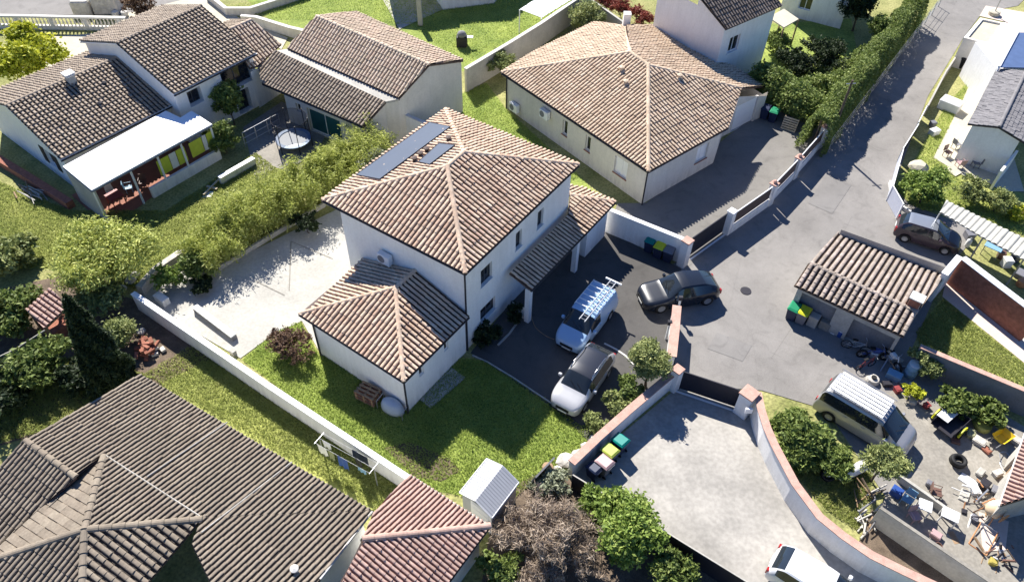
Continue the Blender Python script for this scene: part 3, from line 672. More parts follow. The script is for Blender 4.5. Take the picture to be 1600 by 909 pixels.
MB().box(-.28, .28, -.28, .28, -.3, 1.0, Matrix.Translation(b4+Vector((0, 0, .1)))).build('chimney', M['plaster_white'], H2)
for k, (s, z) in enumerate(((1.2, .5), (4.6, 1.7))):
    c = W0+(W1-W0).normalized()*s; d = (W1-W0).normalized(); nn = Vector((d.y, -d.x, 0))
    Mx = Matrix(((d.x, nn.x, 0, c.x), (d.y, nn.y, 0, c.y), (0, 0, 1, z), (0, 0, 0, 1)))
    ac_unit(Mx, 'air_conditioner', 'air conditioning unit under the eave of the cream house' if k else 'air conditioning unit low at far corner of the cream house wall')

# ================================================================== HOUSE A (upper left)
t = TL['greyA']
HA = thing('house', 'white bungalow with two dark taupe gabled roofs in the upper left', 'house', tuple(P(112, 306, 0)))
ZA, ZAR = 2.75, 4.45
A0, A1 = P(95, 251, ZA), P(270, 165, ZA)
dAa = (A1-A0).normalized(); A0r = P(5, 168, ZAR); nA = Vector((-dAa.y, dAa.x, 0)); 
if nA.y < 0: nA = -nA
run = (A0r-A0).dot(nA); A0r = A0+nA*run+Vector((0, 0, ZAR-ZA)); LA = (A1-A0).length; A1r = A0r+dAa*LA
A0b = A0+nA*2*run; A1b = A1+nA*2*run
tile_plane([A0, A1+dAa*.6, A1r+dAa*.6, A0r], dAa, t, HA, w=.29, course=.34, h=.10, step=.075, trim=M['white_paint']); tile_plane([A0b, A0r, A1r+dAa*.6, A1b+dAa*.6], dAa, t, HA, w=.29, course=.34, h=.10, step=.075, trim=M['white_paint'])
ridge(A0r, A1r, t, HA); gutter(A0, A1, HA)
zA = lambda x, y: ZA-.06+(ZAR-ZA)/run*min((Vector((x, y, 0))-A0).dot(nA), 2*run-(Vector((x, y, 0))-A0).dot(nA))
w0 = A0+dAa*.25+nA*.35; w1 = A0r+dAa*.25; w2 = A0b+dAa*.25-nA*.35
wall_panel(w1, w0, 0, zA, [(run*.42, run*.42+1.1, .9, 2.1, 'shutter', M['dark_trim'])], HA, M['plaster_white'])
wall_panel(w2, w1, 0, zA, [], HA, M['plaster_white'])
w3 = A1+nA*.35; wall_panel(w0, w3, 0, ZA, [(1.5, 2.6, 0.05, 2.2, 'nosill'), (3.4, 4.6, .9, 2.1, 'nosill'), (5.6, 6.8, .9, 2.1, 'nosill')], HA, M['plaster_white'])
w4 = A1b-nA*.35; wall_panel(w4, w2, 0, ZA, [], HA, M['plaster_white'])
# chimney
c = P(122, 150, 3.3); Mx = Matrix.Translation((c.x, c.y, 0)) @ Matrix.Rotation(math.atan2(dAa.y, dAa.x), 4, 'Z')
ch = MB().box(-.25, .25, -.25, .25, 3.0, 4.9, Mx).build('chimney', M['plaster_grey'], HA)
MB().box(-.34, .34, -.34, .34, 5.02, 5.1, Mx).box(-.3, .3, -.3, .3, 4.9, 4.95, Mx).build('chimney_cap', M['plaster_white'], ch)
for u, v in ((164, 133), (157, 165)):
    q = Plane(A0, A1, A0r).hit(u, v); MB().lathe([(.12, 0), (.12, .2), (.17, .22), (.02, .3)], Matrix.Translation(q), 8).build('roof_vent', M['dark_trim'], HA)
# upper volume
ZU, ZUR = 4.2, 6.0
U0, U1 = P(272, 149, ZU), P(402, 84, ZU); dU = (U1-U0).normalized(); nU = Vector((-dU.y, dU.x, 0)); nU = -nU if nU.y < 0 else nU
ur = P(182, 68, ZUR); runU = (ur-U0).dot(nU); U0r = U0+nU*runU+Vector((0, 0, ZUR-ZU)); LU = (U1-U0).length; U1r = U0r+dU*LU; U0b = U0+nU*2*runU; U1b = U1+nU*2*runU
tile_plane([U0, U1, U1r, U0r], dU, t, HA, w=.29, course=.34, h=.10, step=.075, trim=M['white_paint']); tile_plane([U0b, U0r, U1r, U1b], dU, t, HA, w=.29, course=.34, h=.10, step=.075, trim=M['white_paint'])
ridge(U0r, U1r, t, HA); gutter(U0, U1, HA)
zU = lambda x, y: ZU-.06+(ZUR-ZU)/runU*min((Vector((x, y, 0))-U0).dot(nU), 2*runU-(Vector((x, y, 0))-U0).dot(nU))
u0 = U0+dU*.2+nU*.4; u1 = U0r+dU*.2; u2 = U0b+dU*.2-nU*.4; u3 = U1-dU*.2+nU*.4; u4 = U1b-dU*.2-nU*.4; u5 = U1r-dU*.2
wall_panel(u1, u0, 0, zU, [], HA, M['plaster_white']); wall_panel(u2, u1, 0, zU, [], HA, M['plaster_white'])
Lq = (u3-u0).length
wall_panel(u0, u3, 0, ZU, [(.9, 2.0, 2.5, 3.7, 'nosill'), (Lq-2.9, Lq-.3, 2.2, 3.9, 'nosill', M['glass_dark']), (Lq-2.2, Lq-1.0, .1, 1.9, 'nosill')], HA, M['plaster_white'], depth=.5, frame=M['frame_grey'])
wall_panel(u3, u5, 0, zU, [], HA, M['plaster_white']); wall_panel(u5, u4, 0, zU, [], HA, M['plaster_white']); wall_panel(u4, u2, 0, ZU, [], HA, M['plaster_white'])
# third small roof behind
Z3 = 3.2; k0, k1 = P(407, 103, Z3), P(440, 78, Z3)
k2, k3 = P(393.5, 32, 4.9), P(352, 50, 4.9)
pk = Plane(k2, k3, P(415, 100, 3.2))
kp = [pk.hit(*q) for q in ((393, 32), (440, 70), (429, 80), (404, 104), (390, 108), (352, 50))]
tile_plane(kp, k2-k3, TL['barn'], HA, w=.28, name='link_roof')
kb = [kp[0], kp[5], kp[5]+nU*2.5-Vector((0, 0, .8)), kp[0]+nU*2.5-Vector((0, 0, .8))]
tile_plane(kb, k2-k3, t, HA, name='link_roof'); ridge(kp[0], kp[5], TL['barn'], HA)
wall_panel(kp[4], kp[1], 0, 3.0, [], HA, M['plaster_white'], name='link_wall')
# awning (white insulated terrace roof)
AW = thing('terrace_awning', 'flat bright white terrace roof along the dark roofed bungalow', 'awning', tuple(P(150, 320, 0)))
ZW = 2.88; aw = [(98, 260), (259, 173), (282, 184), (299, 173), (331, 194), (143, 297)]
pa = [P(u, v, ZW) for u, v in aw]
MB().prism([(p.x, p.y) for p in pa], ZW-.10, ZW).build('roof_panel', M['awning_white'], AW)
fr = MB()
for i, k in ((0, 5), (5, 4), (4, 3)): fr.tube([pa[i]-Vector((0, 0, .13)), pa[k]-Vector((0, 0, .13))], .06, 6)
fr.build('edge_beam', M['plaster_dark'], AW)
e0, e1 = pa[5], pa[4]; de = (e1-e0).normalized(); ne = Vector((de.y, -de.x, 0)); Le = (e1-e0).length
for s in (.1, Le*.30, Le*.52, Le*.72, Le-.1):
    c = e0+de*s-ne*.12; MB().box(c.x-.05, c.x+.05, c.y-.05, c.y+.05, 0, ZW-.12).build('post', M['white_paint'], AW)
M['blind'] = mat('blind_lime', (.45, .50, .05), .7, .1, 3)
M['blind_w'] = mat('blind_white', (.6, .6, .58), .7, .1, 3)
for s0, s1, mm in ((.50, .60, 'blind'), (.605, .66, 'blind_w'), (.665, .74, 'blind'), (.78, .89, 'blind'), (.895, .93, 'blind_w'), (.935, .99, 'blind')):
    Mx = Matrix(((de.x, ne.x, 0, e0.x), (de.y, ne.y, 0, e0.y), (0, 0, 1, 0), (0, 0, 0, 1)))
    MB().box(Le*s0, Le*s1, -.2, -.17, 1.15, 2.3, Mx).build('roller_blind', M[mm], AW)
Mx = Matrix(((de.x, ne.x, 0, e0.x), (de.y, ne.y, 0, e0.y), (0, 0, 1, 0), (0, 0, 0, 1)))
MB().box(Le*.38, Le*1.0, -.25, -.05, 0, .8, Mx).build('parapet', M['plaster_white'], AW)
wl = P(96, 262, ZW); 
MB().prism([(pa[0].x+.05, pa[0].y-.02), (pa[5].x+.05, pa[5].y+.1), (pa[5].x+.1, pa[5].y+.18), (pa[0].x+.12, pa[0].y+.05)], 0, ZW-.12).build('side_screen', M['plaster_grey'], AW)
sheet('terrace', [(112, 306), (150, 340), (210, 330), (330, 240), (300, 200)], .012, mat('terracotta_floor', (.28, .12, .08), .8, .15, 2))

# ================================================================== BARN HOUSE B
t = TL['barn']
HB = thing('barn', 'low outbuilding with weathered rose gabled roof and darker lower lean-to', 'outbuilding', tuple(P(700, 170, 0)))
zr, ze_ = 5.0, 3.4
B0, B1 = P(449, 76, 3.75), P(624, 154, 3.75); dBb = (B1-B0).normalized(); nB = Vector((-dBb.y, dBb.x, 0)); nB = -nB if nB.y < 0 else nB
pB1 = P(671, 102, 5.3); rb = (pB1-B1).dot(nB); B1r = B1+nB*rb+Vector((0, 0, 1.55)); B1r = P(671, 102, B1r.z); rb = (B1r-B1).dot(nB)
PB = Plane(B0, B1, B1r); B0r = PB.hit(494, 26); B0 = PB.hit(449, 76)
tile_plane([B0, B1, B1r, B0r], dBb, t, HB, w=.28)
PBb = Plane(B0r, B1r, B1r+nB*4-Vector((0, 0, 4*math.tan(R(17))))); B1b = PBb.hit(724, 95); B0b = PBb.hit(558, 20)
tile_plane([B0r, B1r, B1b, B0b], dBb, t, HB, w=.28); ridge(B0r, B1r, t, HB)
C0, C1, C2, C3 = P(410, 131, 2.6), P(568, 199, 2.6), None, None
PC = Plane(C0, C1, P(603, 160, 3.55)); C2 = PC.hit(603, 160); C3 = PC.hit(432, 80); C4 = PC.hit(404, 106)
tile_plane([C0, C1, C2, C3, C4], dBb, TL['greyA'], HB, w=.28, name='lean_to_roof')
v1 = [C2, C3, B0+Vector((0, 0, -.1)), B1+Vector((0, 0, -.1))]
MB().add([v+Vector((0, 0, .06)) for v in v1]+[v-Vector((0, 0, .1)) for v in v1], [(0, 1, 2, 3), (7, 6, 5, 4), (0, 4, 5, 1), (1, 5, 6, 2), (2, 6, 7, 3), (3, 7, 4, 0)]).build('flashing', M['plaster_grey'], HB)
gutter(C0, C1, HB); gutter(B0, B1, HB, M['brown_trim'])
m = M['plaster_grey']; gd_ = -dBb*.12
q = [C1+nB*.2+gd_, C2+gd_, B1+gd_, B1r+gd_, B1b-nB*.1+gd_]
zq = [2.5, C2.z-.1, B1.z-.1, B1r.z-.12, B1b.z-.1]
gm_ = MB()
for i in range(4): gm_.add([(q[i].x, q[i].y, 0), (q[i+1].x, q[i+1].y, 0), (q[i+1].x, q[i+1].y, zq[i+1]), (q[i].x, q[i].y, zq[i])], [(0, 1, 2, 3)])
gm_.build('gable_wall', M['plaster_cream'], HB)
wall_panel(C0+nB*.25+dBb*1.9, C1+nB*.25+gd_, 0, 2.55, [(1.0, 1.5, 1.3, 2.0, 'nosill'), (2.1, 5.2, .1, 2.0, 'nosill', mat('teal_glass', (.02, .09, .10), .3, .1, 2))], HB, M['plaster_cream'])
wall_panel(q[4], B0b-nB*.1, 0, B1b.z-.1, [], HB, M['plaster_cream']); wall_panel(B0b-nB*.1, C3, 0, 3.2, [], HB, M['plaster_cream'])

# ================================================================== HOUSE C (lower left)
t = TL['grey']
HC_ = thing('house', 'house with broad grey-brown tiled roof and two hips in the lower left corner', 'house', tuple(P(560, 860, 0)))
ZC = 2.9
c0, c1 = P(218, 585, ZC), P(582, 799, ZC)
dC = (c1-c0).normalized(); nC = Vector((-dC.y, dC.x, 0)); nC = -nC if nC.y > 0 else nC      # towards the camera
Pm = Plane(c0, c1, c0+nC*3+Vector((0, 0, 3*math.tan(R(16)))))
k = lambda u, v: Pm.hit(u, v)
# main big plane; ridge far below the frame
for pg in ([(315, 810), (163, 712)], ):
    tile_plane([c0, c1]+[k(*x) for x in pg], dC, t, HC_, w=.225, course=.38, h=.085)
tile_plane([c0, k(163, 712), k(120, 742), k(40, 688)], dC, t, HC_, w=.225, course=.38, h=.085)
tile_plane([c1, k(470, 945), k(350, 955), k(300, 850), k(315, 810)], dC, t, HC_, w=.225, course=.38, h=.085)
for (u0_, v0_, u1_, v1_) in ((230, 747, 355, 662), (315, 834, 456, 724)):
    a, b = k(u0_, v0_)+Pm.n*.10, k(u1_, v1_)+Pm.n*.10; MB().tube([a, b], .035, 6).build('verge_strip', M['plaster_grey'], HC_)
a, b = k(163, 712)+Pm.n*.1, k(315, 810)+Pm.n*.1; MB().tube([a, b], .035, 6).build('verge_strip', M['plaster_grey'], HC_)
tl = Vector((0, 0, math.tan(R(16))))
x0, x1 = k(40, 688), k(119, 746)
Pl = Plane(x0, x0+dC, x0+nC-tl)
tile_plane([x0, x1, Pl.hit(-5, 858), Pl.hit(-70, 840), Pl.hit(-50, 787)], dC, t, HC_, w=.225, course=.38, h=.085); ridge(x0, x1, t, HC_, .13)
y0, y1, y2 = k(163, 712), k(133, 828), k(315, 812)
Pr = Pm
tile_plane([y0, y2, y1], dC, t, HC_, w=.225, course=.38, h=.085)
Pq = Plane(y1, y1+nC, y0); lw = Pq.hit(-30, 882)
tile_plane([y0, y1, lw, Pq.hit(119, 746)], nC, t, HC_, w=.36, h=.045, course=.38, prof=([0, .08, .5, .92], [0, .85, 1, .85]))
_g = [y0, x1, Pl.hit(-5, 858), Pq.hit(-5, 862), Pq.hit(119, 746)]; _g = [v-Vector((0, 0, .02)) for v in _g]
MB().add(_g+[v-Vector((0, 0, .12)) for v in _g], [(0, 1, 4), (1, 2, 3, 4), (9, 6, 5), (9, 8, 7, 6)]).build('valley_flashing', M['plaster_grey'], HC_)
Ps = Plane(y1, y1+nC, y2); tile_plane([y1, y2, Ps.hit(225, 918), Ps.hit(190, 960), Ps.hit(134, 960)], nC, t, HC_, w=.30, course=.38)
Pt = Plane(y1, y1+dC, y1+nC-tl); tile_plane([y1, Pt.hit(134, 960), Pt.hit(-60, 970), Pt.hit(-30, 882)], dC, t, HC_, w=.225, h=.085)
for p, q in ((y0, y1), (y1, y2), (y1, lw), (y1, Ps.hit(128, 960))): ridge(p, q, t, HC_, .15)
gutter(c0, c1, HC_)
ca, cb, cc = c0+nC*.35+dC*.3, c1+nC*.35-dC*.35, None
cc = P(505, 905, ZC+.9); cc = cb+nC*7
wall_panel(ca, cb, 0, ZC, [], HC_, M['plaster_white']); wall_panel(cb, cc, 0, lambda x, y: Pm.z(x, y)-.16, [], HC_, M['plaster_white'])
cx_ = ca-dC*.2+nC*5; wall_panel(cx_, ca, 0, 2.9, [], HC_, M['plaster_white'])
MB().tube([c1+Vector((0, 0, .02)), k(500, 905)+Vector((0, 0, .02))], .05, 6).build('verge_trim', M['coping_pale'], HC_)
q = k(462, 893); MB().lathe([(.12, 0), (.12, .25), (.17, .27), (.17, .32), (.02, .38)], Matrix.Translation(q), 10).build('roof_vent', M['coping_pale'], HC_)

# ================================================================== SMALL HOUSE D (coral roof)
t = TL['coral']
HD = thing('garage', 'small building with coral tiled hip roof beside the grey metal shed', 'garage', tuple(P(760, 840, 0)))
ZD = 2.7
d0, d1 = P(640, 742, ZD), P(765, 822, ZD)
dD = (d1-d0).normalized(); nD = Vector((-dD.y, dD.x, 0)); nD = -nD if nD.y > 0 else nD
Pd = Plane(d0, d1, d0+nD*2+Vector((0, 0, 2*math.tan(R(18)))))
dh = Pd.hit(566, 842)
tile_plane([d0, d1, dh, Pd.hit(584, 800)], dD, t, HD, w=.20, h=.085, course=.36)
d2 = P(735, 860, ZD); d2 = d1+nD*7; d2.z = ZD
Pe = Plane(d1, dh, d1+nD); tile_plane([d1, d1+nD*6, Pe.hit(500, 960), Pe.hit(548, 880), dh], nD, t, HD, w=.20, h=.085, course=.36)
ridge(dh, d1, t, HD, .14)
gutter(d1, d1+nD*6, HD)
wa, wb, wc = d0+nD*.3+dD*.2, d1+nD*.3-dD*.35, d1+nD*6-dD*.35
wall_panel(wa, wb, 0, ZD-.02, [], HD, M['plaster_white']); wall_panel(wb, wc, 0, ZD-.02, [], HD, M['plaster_cream']); wc_ = d0+nD*3.5+dD*.2; wall_panel(wc_, wa, 0, ZD, [], HD, M['plaster_white'])
MB().tube([d0, d1], .05, 6).build('verge_trim', M['coping_pale'], HD)

# ================================================================== TILED STREET SHED
t = TL['old']
HS = thing('tiled_shed', 'small roadside shed with old mottled half-round tiles and brick chimney', 'shed', tuple(P(1410, 555, 0)))
s0, s1 = P(1242, 447, 2.35), P(1412, 527, 2.35); dS = (s1-s0).normalized(); nS = Vector((-dS.y, dS.x, 0)); nS = -nS if nS.y < 0 else nS
Pz = Plane(s0, s1, s0+nS*2+Vector((0, 0, 2*math.tan(R(15))))); s0r, s1r = Pz.hit(1263, 411), Pz.hit(1448, 482)
rr_ = (s0r-s0).dot(nS); s0r = s0+nS*rr_+Vector((0, 0, rr_*math.tan(R(15)))); s1r = s1+nS*rr_+Vector((0, 0, rr_*math.tan(R(15))))
tile_plane([s0-dS*.05, s1, s1r, s0r-dS*.05], dS, t, HS, w=.34, h=.13, course=.33)
Pz2 = Plane(s0r, s1r, s1r+nS*2-Vector((0, 0, 2*math.tan(R(12))))); s0b, s1b = Pz2.hit(1308, 365), Pz2.hit(1478, 430)
tile_plane([s0r, s1r, s1b, s0b], dS, t, HS, w=.34, h=.13, course=.33); ridge(s0r, s1r, t, HS, .12, .35)
fs = inset([s0, s1, Vector((s1b.x, s1b.y, 0)), Vector((s0b.x, s0b.y, 0))], [.28, .15, .15, .15])
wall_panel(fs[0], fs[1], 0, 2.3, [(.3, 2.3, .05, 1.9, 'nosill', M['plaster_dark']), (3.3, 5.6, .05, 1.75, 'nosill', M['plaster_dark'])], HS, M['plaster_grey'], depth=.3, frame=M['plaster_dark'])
zS = lambda x, y: min(Pz.z(x, y), Pz2.z(x, y))-.14
for i in (1, 3):
    md = (fs[i]+fs[(i+1) % 4])/2; rt = (Vector((s1r.x, s1r.y)) if i == 1 else Vector((s0r.x, s0r.y)))-Vector((dS.x, dS.y))*(.15 if i == 1 else -.15)
    wall_panel(fs[i], rt, 0, zS, [], HS, M['plaster_grey']); wall_panel(rt, fs[(i+1) % 4], 0, zS, [], HS, M['plaster_grey'])
wall_panel(fs[2], fs[3], 0, 2.3, [], HS, M['plaster_grey'])
c = P(1428, 475, 3.0); Mx = Matrix.Translation((c.x, c.y, 0)) @ Matrix.Rotation(math.atan2(dS.y, dS.x), 4, 'Z')
ch = MB().box(-.28, .28, -.25, .25, 2.4, 3.5, Mx).build('chimney', M['brick_red'], HS); MB().box(-.36, .36, -.33, .33, 3.502, 3.57, Mx).build('chimney_cap', M['coping_pale'], ch)

# ================================================================== HOUSE E (right edge)
t = TL['darkE']
HE = thing('house', 'white house with slate grey gabled roof at the right edge', 'house', tuple(P(1575, 262, 0)))
zE = 3.0; f0, f1 = P(1512, 194, zE), P(1560, 104, zE); rE0 = P(1562, 199, 4.0)
fd = (f1-f0).normalized(); fn = Vector((fd.y, -fd.x, 0)); rn = (rE0-f0).dot(fn); rE0 = f0+fn*rn+Vector((0, 0, rn*math.tan(R(15)))); rE1 = rE0+fd*9
flat_prof = ([0, .04, .5, .96], [0, .8, 1, .8])
tile_plane([f0, f0+fd*9, rE1, rE0], fd, t, HE, w=.25, h=.03, course=.3, prof=flat_prof, trim=M['dark_trim'])
f2 = f0+fn*2*rn; tile_plane([rE0, rE1, f2+fd*9, f2], fd, t, HE, w=.25, h=.03, course=.3, prof=flat_prof, trim=M['dark_trim']); ridge(rE0, rE1, t, HE, .12)
i0, ir, i2 = f0+fd*.15+fn*.3, rE0+fd*.15, f2+fd*.15-fn*.3
zz = lambda x, y: zE-.12+math.tan(R(15))*min((Vector((x, y, 0))-f0).dot(fn), 2*rn-(Vector((x, y, 0))-f0).dot(fn))
wall_panel(i0, ir, 0, zz, [], HE, M['plaster_white']); wall_panel(ir, i2, 0, zz, [], HE, M['plaster_white']); wall_panel(i0+fd*8.6, i0, 0, zE-.1, [(2, 4, .1, 2.2, 'nosill'), (5, 6.2, 1, 2.2, 'nosill')], HE, M['plaster_white'])
wall_panel(i2, i2+fd*8.6, 0, zE-.1, [], HE, M['plaster_white'])
# blue awning over upper end
bl = Plane(P(1561, 105, 3.4), P(1599, 106, 3.4), P(1591, 52, 3.9)); q = [bl.hit(*x) for x in ((1561, 105), (1640, 107), (1640, 52), (1590, 51))]
M['blue_sheet'] = mat('blue_sheet', (.09, .14, .27), .5, .1, 2)
BA = thing('blue_awning', 'sloping blue sheet roof at the right edge above the slate roof', 'awning', tuple(P(1575, 130, 0)))
MB().add(q+[x-Vector((0, 0, .06)) for x in q], [(0, 1, 2, 3), (7, 6, 5, 4), (0, 4, 5, 1), (1, 5, 6, 2), (2, 6, 7, 3), (3, 7, 4, 0)]).build('roof_sheet', M['blue_sheet'], BA)
MB().tube([q[0], q[3]], .12, 6).build('edge_beam', M['white_paint'], BA)
for a in (q[0], q[3]): MB().box(a.x-.06, a.x+.06, a.y-.06, a.y+.06, 0, a.z-.06).build('post', M['white_paint'], BA)
MB().box(q[0].x+.2, q[0].x+8, q[0].y+.5, q[0].y+4.5, 0, 3.0).build('wall', M['plaster_white'], BA)
# flat roofed annex
HF = thing('flat_roof_garage', 'small grey block with pale flat gravel roof beside the road', 'garage', tuple(P(1505, 100, 0)))
fq = [P(1532, 28, 2.6), P(1570, 36, 2.6), P(1551, 71, 2.6), P(1506, 59, 2.6)]
fq2 = [(p.x, p.y) for p in fq]; ins_ = inset(fq2, [.25]*4)
MB().prism([(p.x, p.y) for p in ins_], 2.3, 2.46).build('roof', M['patio_cream'], HF)
for i in range(4):
    a, b = Vector(fq2[i]), Vector(fq2[(i+1) % 4]); A_, B_ = ins_[i], ins_[(i+1) % 4]
    MB().prism([a, b, B_, A_], 0, 2.6).build('wall', M['plaster_white'] if i % 2 else M['plaster_cream'], HF)
# ================================================================== HOUSE F (top centre right)
t = TL['darkF']
HFx = thing('house', 'tall white house with dark brown tiled roof at the top behind the beige roof', 'house', tuple(P(1132, 92, 0)))
zF = 5.4; o0, o1 = P(1135, 47, zF), P(1222, 10, zF); od = (o1-o0).normalized(); on = Vector((-od.y, od.x, 0)); on = -on if on.y < 0 else on
PF_ = Plane(o0, o1, P(1097, 0, 6.9)); orr = PF_.hit(1090, -8); tile_plane([o0, o1, o1+(orr-o0), orr], od, t, HFx, w=.28, h=.08, trim=M['dark_trim'])
orb = orr+on*3.2-Vector((0, 0, 1)); tile_plane([orr, o1+(orr-o0), o1+(orr-o0)+on*4-Vector((0, 0, 1.2)), orr+on*4-Vector((0, 0, 1.2))], od, t, HFx, w=.28, h=.08)
a = o0+on*.35+od*.25; b = o1+on*.35-od*.2
wall_panel(a, b, 0, zF, [(1.0, 2.2, 2.9, 4.2, 'w')], HFx, M['plaster_white'])
a_ = Vector((orr.x, orr.y, 0))+od*.25; zFF = lambda x, y: zF+(PF_.z(x, y)-zF)-.16
g_ = a_+on*4; wall_panel(g_, a_, 0, 6.3, [], HFx, M['plaster_white']); wall_panel(a_, a, 0, zFF, [], HFx, M['plaster_white'])
wall_panel(b, b+on*6, 0, 5.3, [], HFx, M['plaster_white'])
q = [P(1201, 27, 2.5), P(1225, 14, 2.5), P(1248, 30, 2.5), P(1225, 43, 2.5)]
PG = thing('small_canopy', 'square beige canopy beside the tall white house', 'canopy', tuple(P(1225, 60, 0)))
MB().prism([(p.x, p.y) for p in q], 2.4, 2.5).build('top', M['patio_cream'], PG)
for p in q: MB().box(p.x-.05, p.x+.05, p.y-.05, p.y+.05, 0, 2.4).build('post', M['wood'], PG)
# far white house right of F
HG = thing('house', 'white gabled house wall at the top between dark roof and hedge', 'house', tuple(P(1290, 60, 0)))
q0, q1, q2 = P(1240, 34, 0), P(1312, 46, 0), P(1318, 20, 0)
wall_panel(q0-Vector((1, -1.5, 0)), q1, 0, 6.2, [(1.5, 2.6, .9, 2.1, 'nosill')], HG, M['plaster_white']); wall_panel(q1, q1+Vector((2.2, 6, 0)), 0, 6.2, [], HG, M['plaster_white']); wall_panel(q0+Vector((1, 7, 0)), q0-Vector((1, -1.5, 0)), 0, 6.2, [], HG, M['plaster_white'])
rp = [q0-Vector((1.4, -1.3, -6.2)), q1+Vector((.3, -.4, 6.2)), q1+Vector((1.4, 3, 7.2)), q0+Vector((0, 4, 7.2))]
tile_plane(rp, q1-q0, TL['darkF'], HG, w=.28)
# ================================================================== HOUSE G (top centre)
HGt = thing('house', 'white rendered house corner with shaded terrace post at the top edge', 'house', tuple(P(770, 15, 0)))
g0, g1 = P(692, 16, 0), P(772, 6, 0); wall_panel(g0, g1, 0, 2.9, [], HGt, M['plaster_white'])
wall_panel(g1, g1+Vector((3, 9, 0)), 0, 2.9, [], HGt, M['plaster_white']); gq = g0+Vector((-2.5, 6, 0)); wall_panel(gq, g0, 0, 2.9, [], HGt, M['plaster_white'])
gl = P(590, 8, 0)
tile_plane([g0+Vector((-.8, .3, 2.9)), g1+Vector((.5, -.4, 2.9)), g1+Vector((2.5, 6, 4.4)), g0+Vector((1, 6, 4.4))], g1-g0, TL['coral'], HGt)
MB().prism([(p.x, p.y) for p in (P(600, -28, 2.8), P(657, -22, 2.8), P(700, -28, 2.8), P(690, -70, 2.8), P(590, -70, 2.8))], 2.7, 2.85).build('terrace_roof', M['plaster_white'], HGt)
p = P(657, 40, 0); MB().box(p.x-.2, p.x+.2, p.y-.15, p.y+.25, 0, 2.7).build('terrace_post', M['plaster_grey'], HGt)
# ================================================================== WALLS, GATES, FENCES
def G2(u, v, z=0): q = P(u, v, z); return (q.x, q.y)
def wpx(name, label, px, z, th, m, cap=None, **kw): return wall_run(name, label, [G2(u, v, z) for u, v in px], z, th, m, cap, **kw)
wpx('garden_wall', 'long white rendered wall running diagonally below the pale terrace and lawn', [(207, 457), (420, 602), (655, 757)], 1.35, .22, M['plaster_white'], M['white_paint'], capw=.04, capt=.04)
wpx('garden_wall', 'white boundary wall between porch and gate pillar behind the wheelie bins', [(951, 326), (1071, 374)], 1.9, .2, M['plaster_white'], M['white_paint'])
wpx('garden_wall', 'white wall piece meeting the rose roofed outbuilding', [(626, 175), (700, 207)], 2.2, .2, M['plaster_white'], M['coping_pale'])
wpx('boundary_wall', 'grey rendered boundary wall climbing behind the outbuilding with pale coping', [(727, 107), (798, 65), (845, 36), (910, -8)], 2.1, .2, M['plaster_grey'], M['coping_pale'])
wpx('boundary_wall', 'grey green wall behind the beige-pink roof below the red hedge', [(905, -14), (985, 42), (1030, 62)], 2.1, .2, M['plaster_grey'], None)
wpx('garden_wall', 'low wall with coral tile coping along the driveway shrubs', [(1052, 582), (985, 638), (935, 682), (893, 722)], 1.3, .26, M['plaster_white'], M['coping_coral'], capw=.08)
wpx('garden_wall', 'short wall with coral coping at the driveway entrance beside the dark car', [(1058, 477), (1054, 520), (1050, 556)], 1.5, .34, M['plaster_white'], M['coping_coral'], capw=.08)
wpx('garden_wall', 'curved lavender wall with coral coping around the pale courtyard', [(1184, 612), (1190, 640), (1199, 668), (1211, 695), (1243, 755), (1281, 806), (1318, 836), (1362, 866), (1410, 890), (1470, 918), (1540, 945)], 1.55, .26, M['plaster_white'], M['coping_coral'], capw=.07)
wpx('retaining_wall', 'grey blue rendered wall edging the cluttered yard above the dark gap', [(1376, 792), (1438, 834), (1548, 908), (1600, 945)], 1.45, .16, M['plaster_grey'], M['concrete_yard'], capw=.0)
wpx('fence', 'dark screen added for the shaded drop on the lower edge of the pale courtyard', [(895, 741), (1000, 805), (1180, 916)], 1.35, .06, M['gatedark'], M['plaster_grey'], capw=.0, capt=.03, cat='fence')  # added screen; its black face stands in for the shaded edge strip
wpx('brick_wall', 'tall brown brick wall with wide white coping at the right edge', [(1505, 402), (1560, 444), (1625, 493)], 2.15, .25, M['brick_red'], M['white_paint'], capw=.1)
wpx('garden_wall', 'white wall end piece beside the shed chimney', [(1500, 400), (1476, 428)], 2.3, .28, M['plaster_white'], M['white_paint'])
wpx('garden_wall', 'dark grey wall with thin coral coping below the small lawn at the right', [(1438, 540), (1500, 566), (1625, 618)], 1.7, .22, M['plaster_dark'], M['coping_coral'], capw=.04)
wpx('terrace_kerb', 'low pale kerb wall between bamboo hedge and pale terrace', [(340, 416), (440, 355), (520, 308)], .35, .15, M['plaster_grey'], cat='kerb')
wpx('garden_wall', 'rough stone wall at the left end of the pale terrace', [(216, 448), (243, 418), (288, 388)], .7, .4, M['stone'])
wpx('garden_wall', 'low white wall below the two shrubs near the awning', [(342, 277), (368, 262), (396, 246)], .6, .25, M['plaster_white'], M['white_paint'])
wpx('garden_wall', 'curving cream retaining wall at the top edge near the lawn', [(322, -12), (352, 12), (390, 12), (480, -16)], .7, .25, M['plaster_cream'], M['coping_pale'])
wpx('garden_wall', 'cream wall curving round the lawn behind the outbuilding', [(376, 24), (400, 26), (452, 42), (478, 48)], .9, .25, M['plaster_cream'], M['coping_pale'])
wpx('low_wall', 'brown brick planting wall along the gable end of the bungalow', [(-20, 236), (50, 278), (108, 315)], .55, .5, M['brick_red'])
wpx('retaining_wall', 'low pale concrete wall on the lower side of the junk yard bushes', [(1407, 742), (1450, 772), (1492, 802)], .5, .15, M['concrete_pale'])
wpx('kerb', 'white kerb curving round the right garden fence corner', [(1392, 282), (1394, 300), (1406, 318), (1424, 330)], .3, .15, M['plaster_white'], cat='kerb')
